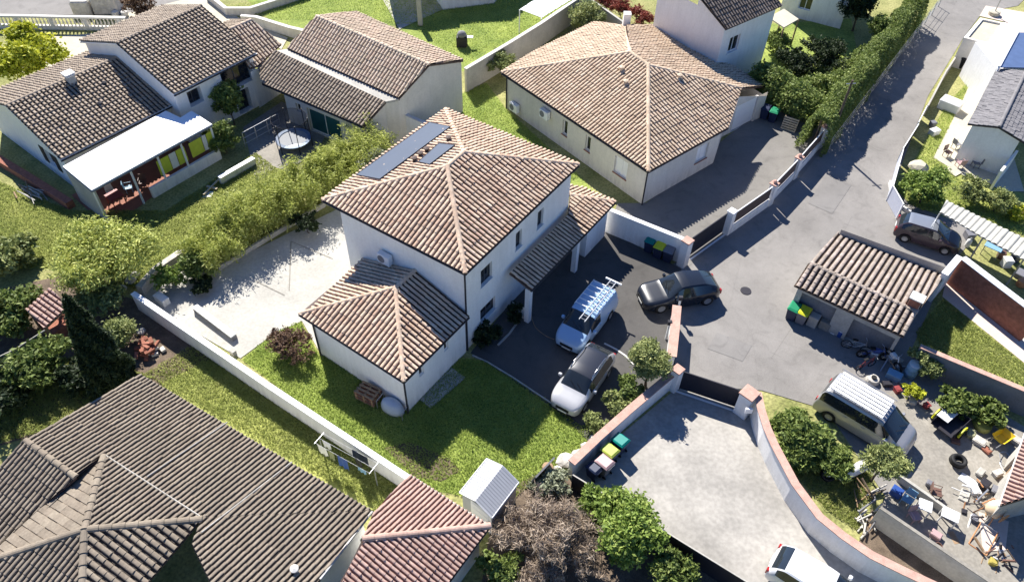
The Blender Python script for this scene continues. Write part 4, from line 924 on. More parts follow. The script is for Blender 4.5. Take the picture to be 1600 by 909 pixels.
# roadside wall of house 2: pillars, low wall, dark panels, gate
def pillar(name, label, u, v, z, w, m, cap=None, dome=False, group=None):
    c = P(u, v, z); t = thing(name, label, 'pillar', (c.x, c.y, 0), 0, group); Mx = Matrix.Translation((c.x, c.y, 0)) @ Matrix.Rotation(R(45), 4, 'Z')
    MB().box(-w/2, w/2, -w/2, w/2, 0, z-.08, Mx).build('shaft', m, t)
    MB().box(-w/2-.05, w/2+.05, -w/2-.05, w/2+.05, z-.08, z, Mx, bev=.02).build('cap', cap or m, t)
    if dome: MB().lathe([(.10, z), (.14, z+.08), (.10, z+.2), (.02, z+.24)], Matrix.Translation((c.x, c.y, 0)), 10).build('finial', cap or m, t)
    return t
pillar('gate_pillar', 'pink and white gate pillar nearest the driveway bins', 1075, 375, 2.1, .5, M['plaster_white'], M['coping_coral'])
pillar('gate_pillar', 'white gate pillar at the far end of the dark sliding gate', 1145, 329, 1.9, .42, M['plaster_white'], M['white_paint'])
pillar('gate_pillar', 'white pillar with pale pink cap midway along the roadside wall', 1211, 286, 1.8, .42, M['plaster_white'], M['coping_coral'], True)
pillar('gate_pillar', 'white pillar with pale pink cap one before the last by the lamp post', 1250, 245, 1.8, .42, M['plaster_white'], M['coping_coral'], True)
pillar('gate_pillar', 'last white pillar of the roadside wall at the foot of the lamp post', 1291, 197, 1.8, .42, M['plaster_white'], M['coping_coral'], True)
pillar('gate_pillar', 'white pillar with coral cap at left end of the courtyard gate', 1060, 576, 1.75, .45, M['plaster_white'], M['coping_coral'])
pillar('gate_pillar', 'wide white pillar with coral cap and letterbox at right end of the courtyard gate', 1172, 613, 1.75, .7, M['plaster_white'], M['coping_coral'])
def rail_fence(name, label, a, b, z, low=.7):
    A_, B_ = Vector(G2(*a, z)), Vector(G2(*b, z)); t = thing(name, label, 'wall', ((A_.x+B_.x)/2, (A_.y+B_.y)/2, 0)); d = (B_-A_).normalized(); L = (B_-A_).length
    Mx = Matrix(((d.x, -d.y, 0, A_.x), (d.y, d.x, 0, A_.y), (0, 0, 1, 0), (0, 0, 0, 1)))
    MB().box(.1, L-.1, -.1, .1, 0, low, Mx).build('base_wall', M['plaster_white'], t)
    MB().box(.15, L-.15, -.02, .02, low+.04, z-.1, Mx).build('panel', M['brown_trim'], t)
    MB().box(.1, L-.1, -.03, .03, z-.1, z-.04, Mx).build('top_rail', M['white_paint'], t)
rail_fence('panel_wall', 'white low wall with brown infill panels nearest the sliding gate', (1147, 333), (1209, 290), 1.75)
rail_fence('panel_wall', 'white low wall with brown infill panels between the two middle pillars', (1213, 284), (1249, 247), 1.75)
rail_fence('panel_wall', 'white low wall with brown infill panels ending at the lamp post', (1252, 243), (1290, 200), 1.75)
def gate(name, label, a, b, z, m, rail=None):
    A_, B_ = Vector(G2(*a, z)), Vector(G2(*b, z)); t = thing(name, label, 'gate', ((A_.x+B_.x)/2, (A_.y+B_.y)/2, 0)); d = (B_-A_).normalized(); L = (B_-A_).length
    Mx = Matrix(((d.x, -d.y, 0, A_.x), (d.y, d.x, 0, A_.y), (0, 0, 1, 0), (0, 0, 0, 1))); k = MB(); n = int((z-.15)/.15)
    for i in range(n): k.box(.06, L-.06, -.015, .015, .1+i*.15, .1+i*.15+.143, Mx)
    k.build('gate_leaf', m, t)
    MB().box(0, .06, -.03, .03, .05, z, Mx).box(L-.06, L, -.03, .03, .05, z, Mx).box(.06, L-.06, -.03, .03, z-.06, z, Mx).build('gate_frame', m, t)
    if rail: MB().box(-.1, L+.1, -.30, -.18, .016, .05, Mx).build('ground_rail', rail, t)
gate('sliding_gate', 'dark sliding gate with white ground rail in the roadside wall', (1083, 371), (1140, 331), 1.65, M['gatedark'], M['white_paint'])
gate('sliding_gate', 'dark sliding gate closing the pale courtyard between coral capped pillars', (1068, 580), (1162, 611), 1.5, M['gatedark'], M['white_paint'])
c = P(1168, 627, 1.3); MB().box(c.x-.18, c.x+.18, c.y-.52, c.y-.40, 1.0, 1.35).build('letterbox', M['white_paint']); tag(bpy.data.objects['letterbox'], 'small white letterbox on the wide coral capped pillar', 'letterbox')
# balustrade in the upper left
t = thing('balustrade', 'stone balustrade with turned openings along the street in the upper left', 'fence', tuple(P(95, 40, 0)))
a, b = P(-30, 23, 1.2), P(196, 27, 1.2); d = (b-a).normalized(); L = (b-a).length; Mx = Matrix(((d.x, -d.y, 0, a.x), (d.y, d.x, 0, a.y), (0, 0, 1, 0), (0, 0, 0, 1)))
MB().box(0, L, -.16, .16, 1.05, 1.2, Mx).build('hand_rail', M['coping_pale'], t); MB().box(0, L, -.14, .14, 0, .35, Mx).build('plinth', M['plaster_cream'], t)
n = int(L/.32)
pr = [(.07, .35), (.05, .45), (.09, .6), (.04, .85), (.08, 1.0), (.08, 1.05)]
o0 = None
for i in range(n):
    if i % 9 == 0: MB().box(i*.32-.14, i*.32+.14, -.15, .15, .35, 1.05, Mx).build('post', M['coping_pale'], t); continue
    if o0 is None: o0 = MB().lathe(pr, Mx @ Matrix.Translation((i*.32, 0, 0)), 8).build('baluster', M['plaster_cream'], t); i0_ = i
    else:
        c_ = o0.copy(); COL.objects.link(c_); c_.location = d*((i-i0_)*.32)
# stone stair block
t = thing('stone_steps', 'weathered stone gate block with steps on the street balustrade', 'steps', tuple(P(150, 24, 0)))
c = P(150, 22, 0); Mx = Matrix.Translation((c.x, c.y, 0)) @ Matrix.Rotation(R(5), 4, 'Z')
MB().box(-1.8, -.2, -.4, 1.2, 0, 1.3, Mx, bev=.12).build('block', M['stone'], t); MB().box(-.1, 2.0, -.2, 1.6, 0, 1.9, Mx, bev=.1).build('block', M['stone'], t); MB().box(.3, 1.2, -.5, 1.0, 1.9, 2.2, Mx, bev=.08).build('coping', M['coping_pale'], t)
for x in (.5, 1.3): MB().lathe([(.2, 0), (.3, .2), (.28, .45), (.15, .5)], Mx @ Matrix.Translation((x+1.4, -.55, 0)), 12).build('urn', M['coping_pale'], t)
# right garden fence
def panel_fence(name, label, pts, z, m, ph=None, group=None):
    Q = [Vector(G2(u, v, z)) for u, v in pts]; c = Q[len(Q)//2]; t = thing(name, label, 'fence', (c.x, c.y, 0), 0, group)
    for i in range(len(Q)-1):
        d = (Q[i+1]-Q[i]).normalized(); L = (Q[i+1]-Q[i]).length; Mx = Matrix(((d.x, -d.y, 0, Q[i].x), (d.y, d.x, 0, Q[i].y), (0, 0, 1, 0), (0, 0, 0, 1)))
        k = MB(); n = max(1, int(L/.14))
        for j in range(n): k.box(.05+(L-.1)*j/n, .05+(L-.1)*(j+.93)/n, -.012, .012, .05, z-.05, Mx)
        k.build('panel', m, t); MB().box(-.04, .04, -.04, .04, 0, z, Mx).build('post', M['white_paint'], t); MB().box(.04, L-.04, -.03, .03, z-.05, z, Mx).build('rail', M['white_paint'], t)
    return t
M['lavender'] = mat('paint_lavender', (.50, .52, .60), .6, .04, 2)
panel_fence('fence', 'pale lavender boarded fence panels at the corner of the right garden', [(1412, 318), (1396, 290), (1412, 232)], 1.3, M['lavender'])
panel_fence('fence', 'dark slatted fence with white top rail along the road beside the right garden', [(1412, 231), (1436, 193)], 1.2, M['gatedark'])
panel_fence('fence', 'dark slatted fence further up the road beside the shaded patio', [(1436, 190), (1449, 165)], 1.2, M['gatedark'])
wpx('garden_wall', 'low grey wall between road and upper right lawn', [(1450, 165), (1478, 112), (1494, 88)], .9, .12, M['plaster_grey'])
# hedge-side wire fence
t = thing('wire_fence', 'thin wire fence with slim posts along the road hedge', 'fence', tuple(P(1400, 95, 0)))
a, b = P(1302, 215, 1.3), P(1475, -10, 1.3); k = MB()
for z in (.0, -.4, -.8): k.tube([a+Vector((0, 0, z)), b+Vector((0, 0, z))], .015, 4)
k.build('wire', M['steel'], t)
for i in range(14): q = a.lerp(b, i/13); MB().box(q.x-.03, q.x+.03, q.y-.03, q.y+.03, 0, 1.35).build('post', M['steel'], t)
# slatted side fence between the houses, left of the trampoline
t = thing('fence', 'grey rail fence beside the trampoline yard', 'fence', tuple(P(410, 205, 0)))
a, b = P(378, 208, 1.2), P(434, 178, 1.2); k = MB()
for z in (0, -.45, -.9): k.tube([a+Vector((0, 0, z)), b+Vector((0, 0, z))], .03, 5)
k.build('rail', M['steel'], t)
for i in range(4): q = a.lerp(b, i/3); MB().tube([(q.x, q.y, 0), q], .035, 5).build('post', M['steel'], t)
# lamp post by hedge
t = thing('utility_pole', 'tall wooden pole at the end of the roadside wall by the hedge', 'pole', tuple(P(1295, 224, 0)))
b = P(1295, 224, 0); MB().tube([b, b+Vector((0, 0, 5.2))], [.11, .08], 8).build('pole', M['bark'], t)
MB().tube([b+Vector((-.35, 0, 4.9)), b+Vector((.35, .1, 4.9))], .03, 6).build('crossbar', M['steel'], t)
# ================================================================== VEHICLES (built at origin, nose towards +X)
def paint(name, c, metal=.0, rough=.3): return mat(name, c, rough, .03, 2, metal=metal, coat=.8, spec=.5)
M['chrome'] = mat('chrome', (.6, .6, .62), .15, .05, 3, metal=1)
M['lamp_clear'] = mat('headlamp_glass', (.55, .57, .6), .1, .1, 6, spec=.8)
M['lamp_red'] = mat('tail_lamp', (.35, .02, .02), .2, .1, 6, spec=.6)
M['plate'] = mat('number_plate', (.7, .7, .66), .5, .05, 6)
def vehicle(name, label, cat, u, v, z, heading, L, W, Hh, keys, pm, roof_m=None, wheels=(.8, -.85), wr=.33, wb=None, group='cars parked around the houses', rails=False, panel_van=False, dirpx=None):
    """keys: (x, half width, belt z, top z, top half width) from nose to tail; x in metres (0 centre)"""
    c = P(u, v, z); 
    if dirpx: a, b = P(*dirpx[0], z), P(*dirpx[1], z); heading = math.atan2(b.y-a.y, b.x-a.x)
    T = thing(name, label, cat, (c.x, c.y, 0.02), heading, group)
    K = np.array([k[:5] for k in keys], float); K = K[np.argsort(-K[:, 0])]
    xs = []
    for i in range(len(K)-1):
        n = max(1, int(round((K[i, 0]-K[i+1, 0])/.12))); xs += list(np.linspace(K[i, 0], K[i+1, 0], n, endpoint=False))
    xs.append(K[-1, 0]); xs = np.array(xs)
    def f(col): return np.interp(-xs, -K[:, 0], K[:, col])
    def smooth(a, it=2):
        a = a.copy()
        for _ in range(it): a[1:-1] = .25*a[:-2]+.5*a[1:-1]+.25*a[2:]
        return a
    hw, bz, tz, tw = smooth(f(1), 3), smooth(f(2), 2), smooth(f(3), 1), smooth(f(4), 1)
    x0, xN = xs[0], xs[-1]; rows = []
    for i, x in enumerate(xs):
        zb = .24+.10*(i in (0, len(xs)-1))
        for wx in wheels:
            dd = (wr+.06)**2-(x-wx)**2
            if dd > 0: zb = max(zb, .30+math.sqrt(dd))
        w, b, tt, tww = hw[i], bz[i], tz[i], tw[i]; zb = min(zb, b-.05)
        gap = tt-b
        sec = [(w*.95, zb), (w*1.0, zb+(b-zb)*.35), (w*1.0, zb+(b-zb)*.7), (w*.965, b)]
        sec += [(tww+(w*.965-tww)*.5, b+gap*.46), (tww+(w*.965-tww)*.12, b+gap*.80), (tww*.94, b+gap*.93), (tww*.6, b+gap*.985), (0, b+gap)]
        full = [(x, y, z_) for y, z_ in sec]+[(x, -y, z_) for y, z_ in reversed(sec[:-1])]
        rows.append(full)
    npn = len(rows[0]); V = [p for r_ in rows for p in r_]
    body, roof, wind, rear, side = [], [], [], [], []
    gx = {k[5]: k[0] for k in keys if len(k) > 5}
    for i in range(len(rows)-1):
        xm = (xs[i]+xs[i+1])/2
        for j in range(npn-1):
            q = (i*npn+j, i*npn+j+1, (i+1)*npn+j+1, (i+1)*npn+j)
            jj = min(j, npn-2-j)   # 0..: 3,4,5 glass side ; 6,7 roof
            if gx['cowl'] > xm > gx['rooff']:
                if jj >= 5: wind.append(q)
                elif jj in (3, 4) and xm < gx['cowl']-.45*(gx['cowl']-gx['rooff']) and tz[i]-bz[i] > .2: side.append(q)
                else: body.append(q)
            elif gx['rooff'] > xm > gx['roofr']:
                if jj in (3, 4) and not any(abs(xm-px_) < .05 for px_ in (gx.get('bp', 99),)) and not (panel_van and xm < gx.get('bp', 0)): side.append(q)
                elif jj >= 6: roof.append(q)
                else: body.append(q)
            elif gx['roofr'] > xm > gx['tailg']:
                if jj >= 6: rear.append(q)
                elif jj in (3, 4) and xm > gx['roofr']-.5*(gx['roofr']-gx['tailg']) and not panel_van: side.append(q)
                else: body.append(q)
            else: body.append(q)
    bodyc = [tuple(range(npn-1, -1, -1)), tuple((len(rows)-1)*npn+k for k in range(npn)), ]
    under = [(i*npn, (i+1)*npn, (i+1)*npn+npn-1, i*npn+npn-1) for i in range(len(rows)-1)]
    def part(nm, F, m, parent=T, sm=True):
        if not F: return None
        used = sorted({a for q in F for a in q}); mp = {a: i for i, a in enumerate(used)}
        return mesh_obj(nm, [V[a] for a in used], [tuple(mp[a] for a in q) for q in F], m, parent, sm, local=True)
    bo = part('body', body+bodyc, pm); part('underbody', under, M['black'])
    part('roof', roof, roof_m or pm); part('windscreen', wind, M['glass_car']); part('rear_window', rear, M['glass_car'])
    mid = npn/2
    for sgn in (0, 1):
        F = [q for q in side if ((q[0] % npn) < mid) == (sgn == 0)]
        part('side_window', F, M['glass_car'])
    # wheels
    for wx in wheels:
        for sy in (1, -1):
            ix = int(np.argmin(abs(xs-wx))); yy = sy*(hw[ix]-.12)
            Mw = Matrix.Translation((wx, yy, wr)) @ Matrix.Rotation(-sy*math.pi/2, 4, 'X')
            w_ = MB().lathe([(wr*.6, -.11), (wr*.95, -.11), (wr, -.06), (wr, .06), (wr*.95, .11), (wr*.6, .11)], Mw, 24, cap=False).build('wheel', M['black'], T, True, True)
            k = MB().lathe([(0, .06), (wr*.6, .09), (wr*.62, .10), (wr*.62, -.10)], Mw, 20, cap=False)
            k.build('rim', M['steel'], w_, False, True)
    # lights, plates, grille, mirrors
    fx, bx = x0, xN; w0_, wN_ = hw[1], hw[-2]
    for sy in (1, -1):
        MB().box(fx-.30, fx-.02, sy*w0_*.60-.14, sy*w0_*.60+.14, bz[1]-.17, bz[1]-.02, bev=.03).build('headlight', M['lamp_clear'], T, False, True)
        MB().box(bx-.015, bx+.12, sy*wN_*.82-.10, sy*wN_*.82+.10, bz[-2]-.25, bz[-2]+.05, bev=.02).build('tail_light', M['lamp_red'], T, False, True)
        cx_ = gx['cowl']-.45
        MB().box(cx_-.08, cx_+.08, sy*(hw[len(hw)//3]+.09)-.10, sy*(hw[len(hw)//3]+.09)+.10, 0, .15, Matrix.Translation((0, 0, bz[len(bz)//3]+.02)), bev=.03).build('mirror', pm, T, False, True)
        for xh in ((gx['cowl']+gx['roofr'])/2+.35, (gx['cowl']+gx['roofr'])/2-.6):
            MB().box(xh-.09, xh+.09, sy*hw[len(hw)//2]-.005*sy-.012, sy*hw[len(hw)//2]+.012, bz[len(bz)//2]-.16, bz[len(bz)//2]-.12).build('door_handle', pm, T, False, True)
    MB().box(fx-.04, fx+.02, -w0_*.55, w0_*.55, .42, .62, bev=.02).build('grille', M['black'], T, False, True)
    MB().box(fx+.0, fx+.035, -.26, .26, .32, .42).build('number_plate', M['plate'], T, False, True)
    MB().box(bx-.03, bx-.0, -.26, .26, .55, .65).build('number_plate', M['plate'], T, False, True)
    MB().box(fx-.06, fx+.03, -w0_*.8, w0_*.8, .24, .32, bev=.02).build('bumper', M['black'], T, False, True)
    for a_ in (.12, .5):  # wipers
        xw = gx['cowl']-.06; MB().tube([(xw, a_, np.interp(-xw, -xs, tz)+.02), (xw-.22, a_-.45, np.interp(-(xw-.22), -xs, tz)+.02)], .012, 4).build('wiper', M['black'], T, False, True)
    if rails:
        for sy in (1, -1):
            pts = [(x, sy*float(np.interp(-x, -xs, tw))*.93, float(np.interp(-x, -xs, tz))+(.05 if 0 < i < 5 else -.02)) for i, x in enumerate(np.linspace(gx['rooff']-.1, gx['roofr']+.1, 6))]
            MB().tube(pts, .022, 6).build('roof_rail', M['chrome'], T, True, True)
    return T, lambda x: (float(np.interp(-x, -xs, tz)), float(np.interp(-x, -xs, tw)))
# silver-white SUV, black roof, nose down-left
def suv_keys(L, W, Hh, hood=.93, belt=.95):
    w = W/2; h = L/2
    return [(h, w*.60, .60, .64, w*.50), (h-.10, w*.80, .70, .76, w*.66), (h-.35, w*.95, .80, .86, w*.74), (h*.52, w, .90, hood+.05, w*.78, 'cowl'), (h*.22, w, belt, Hh-.04, w*.72, 'rooff'),
            (0, w, belt, Hh, w*.74), (-.05*h, w, belt, Hh, w*.74, 'bp'), (-h*.62, w*.99, belt+.03, Hh-.06, w*.70, 'roofr'), (-h*.90, w*.94, belt+.05, belt+.20, w*.74, 'tailg'), (-h*.97, w*.88, belt-.05, belt+.02, w*.74), (-h, w*.78, .62, .70, w*.6)]
P_silver = paint('paint_white_silver', (.46, .46, .47), .2); P_black = paint('paint_black', (.025, .027, .035), .2)
vehicle('parked_car', 'white silver crossover car with black roof parked nearest the lawn', 'car', 912, 588, .8, 0, 4.45, 1.86, 1.62, suv_keys(4.45, 1.86, 1.62), P_silver, P_black, wheels=(1.36, -1.28), wr=.34, rails=True, dirpx=((938, 552), (885, 625)))
P_dark = mat('paint_dark_graphite', (.014, .018, .028), .25, .03, 2, coat=.25, spec=.35)
k = [(2.38, .60, .60, .64, .5), (2.28, .78, .70, .76, .66), (2.0, .93, .80, .86, .74), (1.05, .97, .88, 1.0, .80, 'cowl'), (.25, .98, .97, 1.60, .66, 'rooff'), (-.25, .99, .98, 1.65, .66), (-.3, .99, .98, 1.65, .66, 'bp'), (-1.25, .98, 1.03, 1.52, .60, 'roofr'), (-2.05, .90, 1.02, 1.16, .64, 'tailg'), (-2.22, .78, .9, 1.0, .6), (-2.32, .62, .6, .7, .5)]
vehicle('parked_car', 'dark graphite coupe-shaped car half across the driveway entrance', 'car', 1062, 452, .75, 0, 4.76, 1.94, 1.58, k, P_dark, None, wheels=(1.42, -1.42), wr=.37, rails=False, dirpx=((1128, 440), (998, 462)))
P_blue = paint('paint_blue_white_sky', (.34, .50, .70), .0)  # pale blue paint deepened; the sky's reflection is put into the colour
k = [(2.2, .62, .62, .66, .5), (2.1, .78, .76, .82, .66), (1.85, .88, .88, .96, .72), (1.35, .91, .98, 1.12, .78, 'cowl'), (.55, .91, 1.05, 1.78, .74, 'rooff'), (.3, .91, 1.06, 1.82, .76), (.0, .91, 1.06, 1.83, .77, 'bp'), (-1.95, .90, 1.06, 1.80, .76, 'roofr'), (-2.15, .89, 1.06, 1.2, .76, 'tailg'), (-2.2, .86, .8, .9, .7)]
van, top = vehicle('parked_van', 'pale blue-white small van carrying a ladder on its roof rack', 'van', 917, 493, 1.0, 0, 4.4, 1.82, 1.83, k, P_blue, None, wheels=(1.35, -1.3), wr=.32, panel_van=True, dirpx=((950, 445), (885, 525)), group='vans')
for x in np.linspace(.25, -1.75, 6): MB().box(x-.025, x+.025, -.68, .68, 1.93, 1.97).build('roof_bar', M['white_paint'], van, False, True)
for sy in (1, -1): MB().tube([(.35, sy*.68, 1.92), (-1.85, sy*.68, 1.92)], .02, 6).build('roof_rack_rail', M['white_paint'], van, False, True)
# ladder on rack
lm = ROOTM[van.name]; lt = thing('ladder', 'aluminium extension ladder strapped on the pale blue-white van', 'ladder', tuple(lm @ Vector((0, .35, 2.0))), van.rotation_euler.z)
for y in (-.17, .17): MB().box(-2.2, 1.35, y-.02, y+.02, 0, .08).build('rail', M['steel'], lt, False, True)
for x in np.linspace(-2.05, 1.2, 13): MB().tube([(x, -.15, .04), (x, .15, .04)], .016, 6).build('rung', M['steel'], lt, False, True)
MB().box(-2.28, -2.2, -.5, .5, .0, .08).build('stabiliser_bar', M['white_paint'], lt, False, True)
# silver minibus with white rack
P_sv = paint('paint_silver_van', (.34, .34, .35), .2)
k = [(2.4, .66, .66, .70, .5), (2.3, .84, .82, .88, .7), (2.1, .92, .98, 1.05, .76), (1.75, .95, 1.06, 1.2, .80, 'cowl'), (.85, .95, 1.12, 1.88, .78, 'rooff'), (.6, .95, 1.14, 1.94, .80), (.3, .95, 1.14, 1.95, .80, 'bp'), (-2.15, .95, 1.14, 1.92, .80, 'roofr'), (-2.33, .93, 1.14, 1.3, .80, 'tailg'), (-2.4, .9, .8, .9, .7)]
sv, _ = vehicle('parked_van', 'silver passenger van with white slatted roof rack beside the junk yard', 'van', 1356, 648, 1.0, 0, 4.8, 1.9, 1.95, k, P_sv, None, wheels=(1.5, -1.45), wr=.33, dirpx=((1300, 608), (1400, 668)), group='vans')
for y in np.linspace(-.62, .62, 6): MB().box(-2.0, .65, y-.085, y+.085, 2.07, 2.09).build('rack_slat', M['white_paint'], sv, False, True)
for x in np.linspace(-2.0, .65, 8): MB().tube([(x, -.74, 2.06), (x, .74, 2.06)], .018, 6).build('rack_bar', M['steel'], sv, False, True)
for sy in (1, -1): MB().tube([(-2.1, sy*.76, 2.05), (-2.1, sy*.76, 2.14), (.75, sy*.76, 2.14), (.75, sy*.76, 2.05)], .02, 6).build('rack_rail', M['steel'], sv, False, True)
# grey hatchback by the carport
P_gr = mat('paint_grey_brown', (.045, .032, .042), .35, .05, 2, coat=.3, spec=.35)
def hatch(L, W, Hh):
    w = W/2; h = L/2
    return [(h, w*.60, .58, .62, w*.5), (h-.10, w*.80, .70, .75, w*.66), (h-.4, w*.96, .82, .88, w*.76), (h*.58, w, .90, .98, w*.8, 'cowl'), (h*.16, w, .95, Hh-.03, w*.74, 'rooff'), (-.1, w, .96, Hh, w*.76), (-.15, w, .96, Hh, w*.76, 'bp'), (-h*.72, w*.98, .98, Hh-.05, w*.70, 'roofr'), (-h*.95, w*.92, .95, 1.05, w*.74, 'tailg'), (-h, w*.82, .6, .7, w*.7)]
vehicle('parked_car', 'grey-brown hatchback with pale roof parked beside the corrugated carport', 'car', 1452, 362, .8, 0, 3.9, 1.70, 1.5, hatch(3.9, 1.70, 1.5), P_gr, paint('paint_grey_roof', (.30, .32, .35), .5, .35), wheels=(1.2, -1.2), wr=.30, dirpx=((1412, 350), (1490, 374)))
P_w = paint('paint_white', (.75, .75, .75))
vehicle('parked_car', 'white car cut off by the bottom edge in the pale courtyard', 'car', 1285, 915, .9, 0, 4.4, 1.8, 1.5, hatch(4.4, 1.8, 1.5), P_w, None, wheels=(1.32, -1.32), wr=.33, dirpx=((1245, 880), (1335, 935)))
# ================================================================== VEGETATION
def mpp(u, v, z=1): return (P(u, v, z)-Vector((0, 0, HC))).length/math.hypot(F_PX, math.hypot(u-800, v-454))
def tp(name, label, u, v, rpx, rzpx, zc, m, n, size, **kw):
    k = mpp(u, v, zc); return tree(name, label, u, v, zc, rpx*k, rzpx*k if rzpx else rpx*k, m, n, size, **kw)
tp('round_tree', 'yellow green rounded evergreen at the upper left edge', 30, 88, 55, 42, 2.4, LM['yellow'], 7000, .26, seed=3, cat='tree', asp=1.5)
tp('shrub', 'upright dark green shrub with pale tips by the white upper storey wall', 358, 165, 27, 44, 1.7, LM['hedge'], 2500, .2, seed=4, cat='shrub', trunk=.06)
tp('shrub', 'rounder green shrub at the end of the white terrace awning', 348, 217, 26, 26, 1.2, LM['hedge'], 2200, .18, seed=5, cat='shrub', trunk=.05)
tp('willow_tree', 'large loose pale green tree on the lawn below the terrace awning', 148, 385, 78, 52, 2.6, LM['willow'], 14000, .12, seed=6, nl=10, asp=2.6, droop=.15, clump=.26, per=60)
tp('shrub', 'olive brown bush at the left edge beside the pale green tree', 15, 400, 45, 26, .9, LM['olive'], 3500, .2, seed=8, cat='shrub', trunk=.05, asp=2.2)
tp('shrub', 'deep green bush at the left edge above the little tiled roof', 18, 492, 55, 36, 1.2, LM['mid'], 4500, .2, seed=9, cat='shrub', trunk=.06)
tp('shrub', 'green bush under the large pale tree next to the stone wall', 160, 468, 40, 24, .9, LM['olive'], 3000, .16, seed=10, cat='shrub', trunk=.05)
tp('round_bush', 'clipped round olive green bush beside the red brick heap', 183, 520, 36, 32, 1.1, LM['olive'], 4500, .12, seed=11, cat='shrub', trunk=.06, nl=5, spread=.4)
tp('ivy_bush', 'shaded dark bush with pale leaves below the little tiled roof', 55, 575, 52, 34, .9, LM['mid'], 3200, .2, seed=12, cat='shrub', trunk=.05)
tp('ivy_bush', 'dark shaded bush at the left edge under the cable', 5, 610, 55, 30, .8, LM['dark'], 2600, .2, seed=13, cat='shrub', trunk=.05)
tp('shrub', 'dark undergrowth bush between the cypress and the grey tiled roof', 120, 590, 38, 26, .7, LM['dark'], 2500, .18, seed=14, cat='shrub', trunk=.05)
# cypress
t = thing('cypress_tree', 'tall narrow dark cypress beside the little tiled roof', 'tree', tuple(P(187, 608, 0)))
b = P(187, 608, 0); hC = 7.0; rng = np.random.default_rng(2); n = 20000; hh = rng.beta(1.1, 1.7, n); rad = (1-hh)**.75*1.2+.03; an = rng.uniform(0, 6.28, n); rr2 = rad*rng.uniform(.55, 1, n)**.5*(1+.18*np.sin(an*5+hh*20))
pts = np.stack([b.x+np.cos(an)*rr2, b.y+np.sin(an)*rr2, .15+hh*hC], 1); V = leaves(rng, pts, n, .13, 2.4, -.8); mesh_obj('crown', V.tolist(), np.arange(n*4).reshape(-1, 4).tolist(), LM['dark'], t)
MB().tube([b, b+Vector((0, 0, hC*.85))], [.14, .03], 7).build('trunk', M['bark'], t)
# bamboo hedge: separate clumps along the wall
def bamboo(u, v, r, h, seed, label):
    b = P(u, v, 0); rng = np.random.default_rng(seed); t = thing('bamboo_clump', label, 'bamboo', tuple(b), 0, 'yellow green bamboo clumps of the long hedge')
    k = MB(); P_ = []
    for i in range(26):
        a = rng.uniform(0, 6.28); q = r*math.sqrt(rng.uniform(0, 1)); x, y = b.x+math.cos(a)*q, b.y+math.sin(a)*q; hh = h*rng.uniform(.65, 1.1); lx, ly = rng.normal(size=2)*.5
        pp = [(x, y, 0), (x+lx*.25, y+ly*.25, hh*.6), (x+lx, y+ly, hh)]; k.tube(pp, [.03, .02, .008], 4)
        s_ = rng.uniform(.2, 1, 240); w = s_[:, None]; c = (1-w)**2*np.array(pp[0])+2*w*(1-w)*np.array(pp[1])+w*w*np.array(pp[2]); P_.append(c+rng.normal(size=c.shape)*np.array([.22, .22, .14]))
    pts = np.concatenate(P_); pts[:, 2] = np.maximum(pts[:, 2], .05); V = leaves(rng, pts, len(pts), .065, 3.8, .2, .3)
    k.build('canes', LM['bamboo'], t); mesh_obj('foliage', V.tolist(), np.arange(len(pts)*4).reshape(-1, 4).tolist(), LM['bamboo'], t)
bl_ = ['lowest clump of the bamboo hedge beside the stone wall', 'second bamboo clump above the stone wall end', 'bamboo clump leaning over the pale terrace kerb', 'bamboo clump in the lower half of the long hedge', 'dense bamboo clump halfway along the long hedge', 'bright bamboo clump past the middle of the hedge', 'bamboo clump level with the trampoline', 'tall bamboo clump just above the trampoline', 'bamboo clump under the lean-to eave', 'last bamboo clump against the outbuilding wall']
for i in range(10):
    f_ = i/9; u = 330+(585-330)*f_; v = 418+(268-418)*f_; bamboo(u-4, v-8, 1.35, 2.9-.6*(i < 2), 30+i, bl_[i])
tp('shrub', 'pale grey green shrub between bamboo and solar roof', 592, 255, 30, 24, 1.3, LM['grey'], 2600, .15, seed=41, cat='shrub', trunk=.05)
tp('shrub', 'bright green shrub in the terrace corner by the stone wall', 268, 432, 24, 22, .8, LM['bright'], 1600, .15, seed=42, cat='shrub', trunk=.04)
tp('shrub', 'dark green shrub overhanging the pale terrace', 305, 418, 27, 24, .9, LM['mid'], 2000, .16, seed=43, cat='shrub', trunk=.04)
tp('shrub', 'dark brown green shrub on the terrace edge near the bamboo', 318, 444, 20, 14, .5, LM['dark'], 1200, .14, seed=44, cat='shrub', trunk=.04)
tp('shrub', 'dark shrub at the top corner of the terrace by the two-storey house', 480, 350, 22, 16, .8, LM['dark'], 1400, .15, seed=45, cat='shrub', trunk=.04)
tp('shrub', 'loose reddish brown shrub at the terrace and lawn edge', 455, 535, 36, 26, .9, LM['redbrown'], 1500, .13, seed=46, cat='shrub', trunk=.05, per=12)
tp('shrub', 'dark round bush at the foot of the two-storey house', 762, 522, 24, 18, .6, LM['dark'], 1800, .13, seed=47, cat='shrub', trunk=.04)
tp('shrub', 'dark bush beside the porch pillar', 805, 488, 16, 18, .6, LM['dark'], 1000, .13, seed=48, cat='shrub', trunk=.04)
tp('olive_tree', 'dense round green tree behind the driveway entrance wall', 1017, 568, 36, 34, 2.0, LM['olive'], 7500, .11, seed=49, cat='tree', trunk=.09, nl=8, asp=2)
tp('shrub', 'grey green shrub just below the round tree along the coral capped wall', 985, 612, 26, 18, .8, LM['mid'], 2000, .13, seed=50, cat='shrub', trunk=.04)
tp('shrub', 'pale shrub beside the white silver car front', 962, 634, 22, 18, .7, LM['olive'], 1700, .13, seed=51, cat='shrub', trunk=.04)
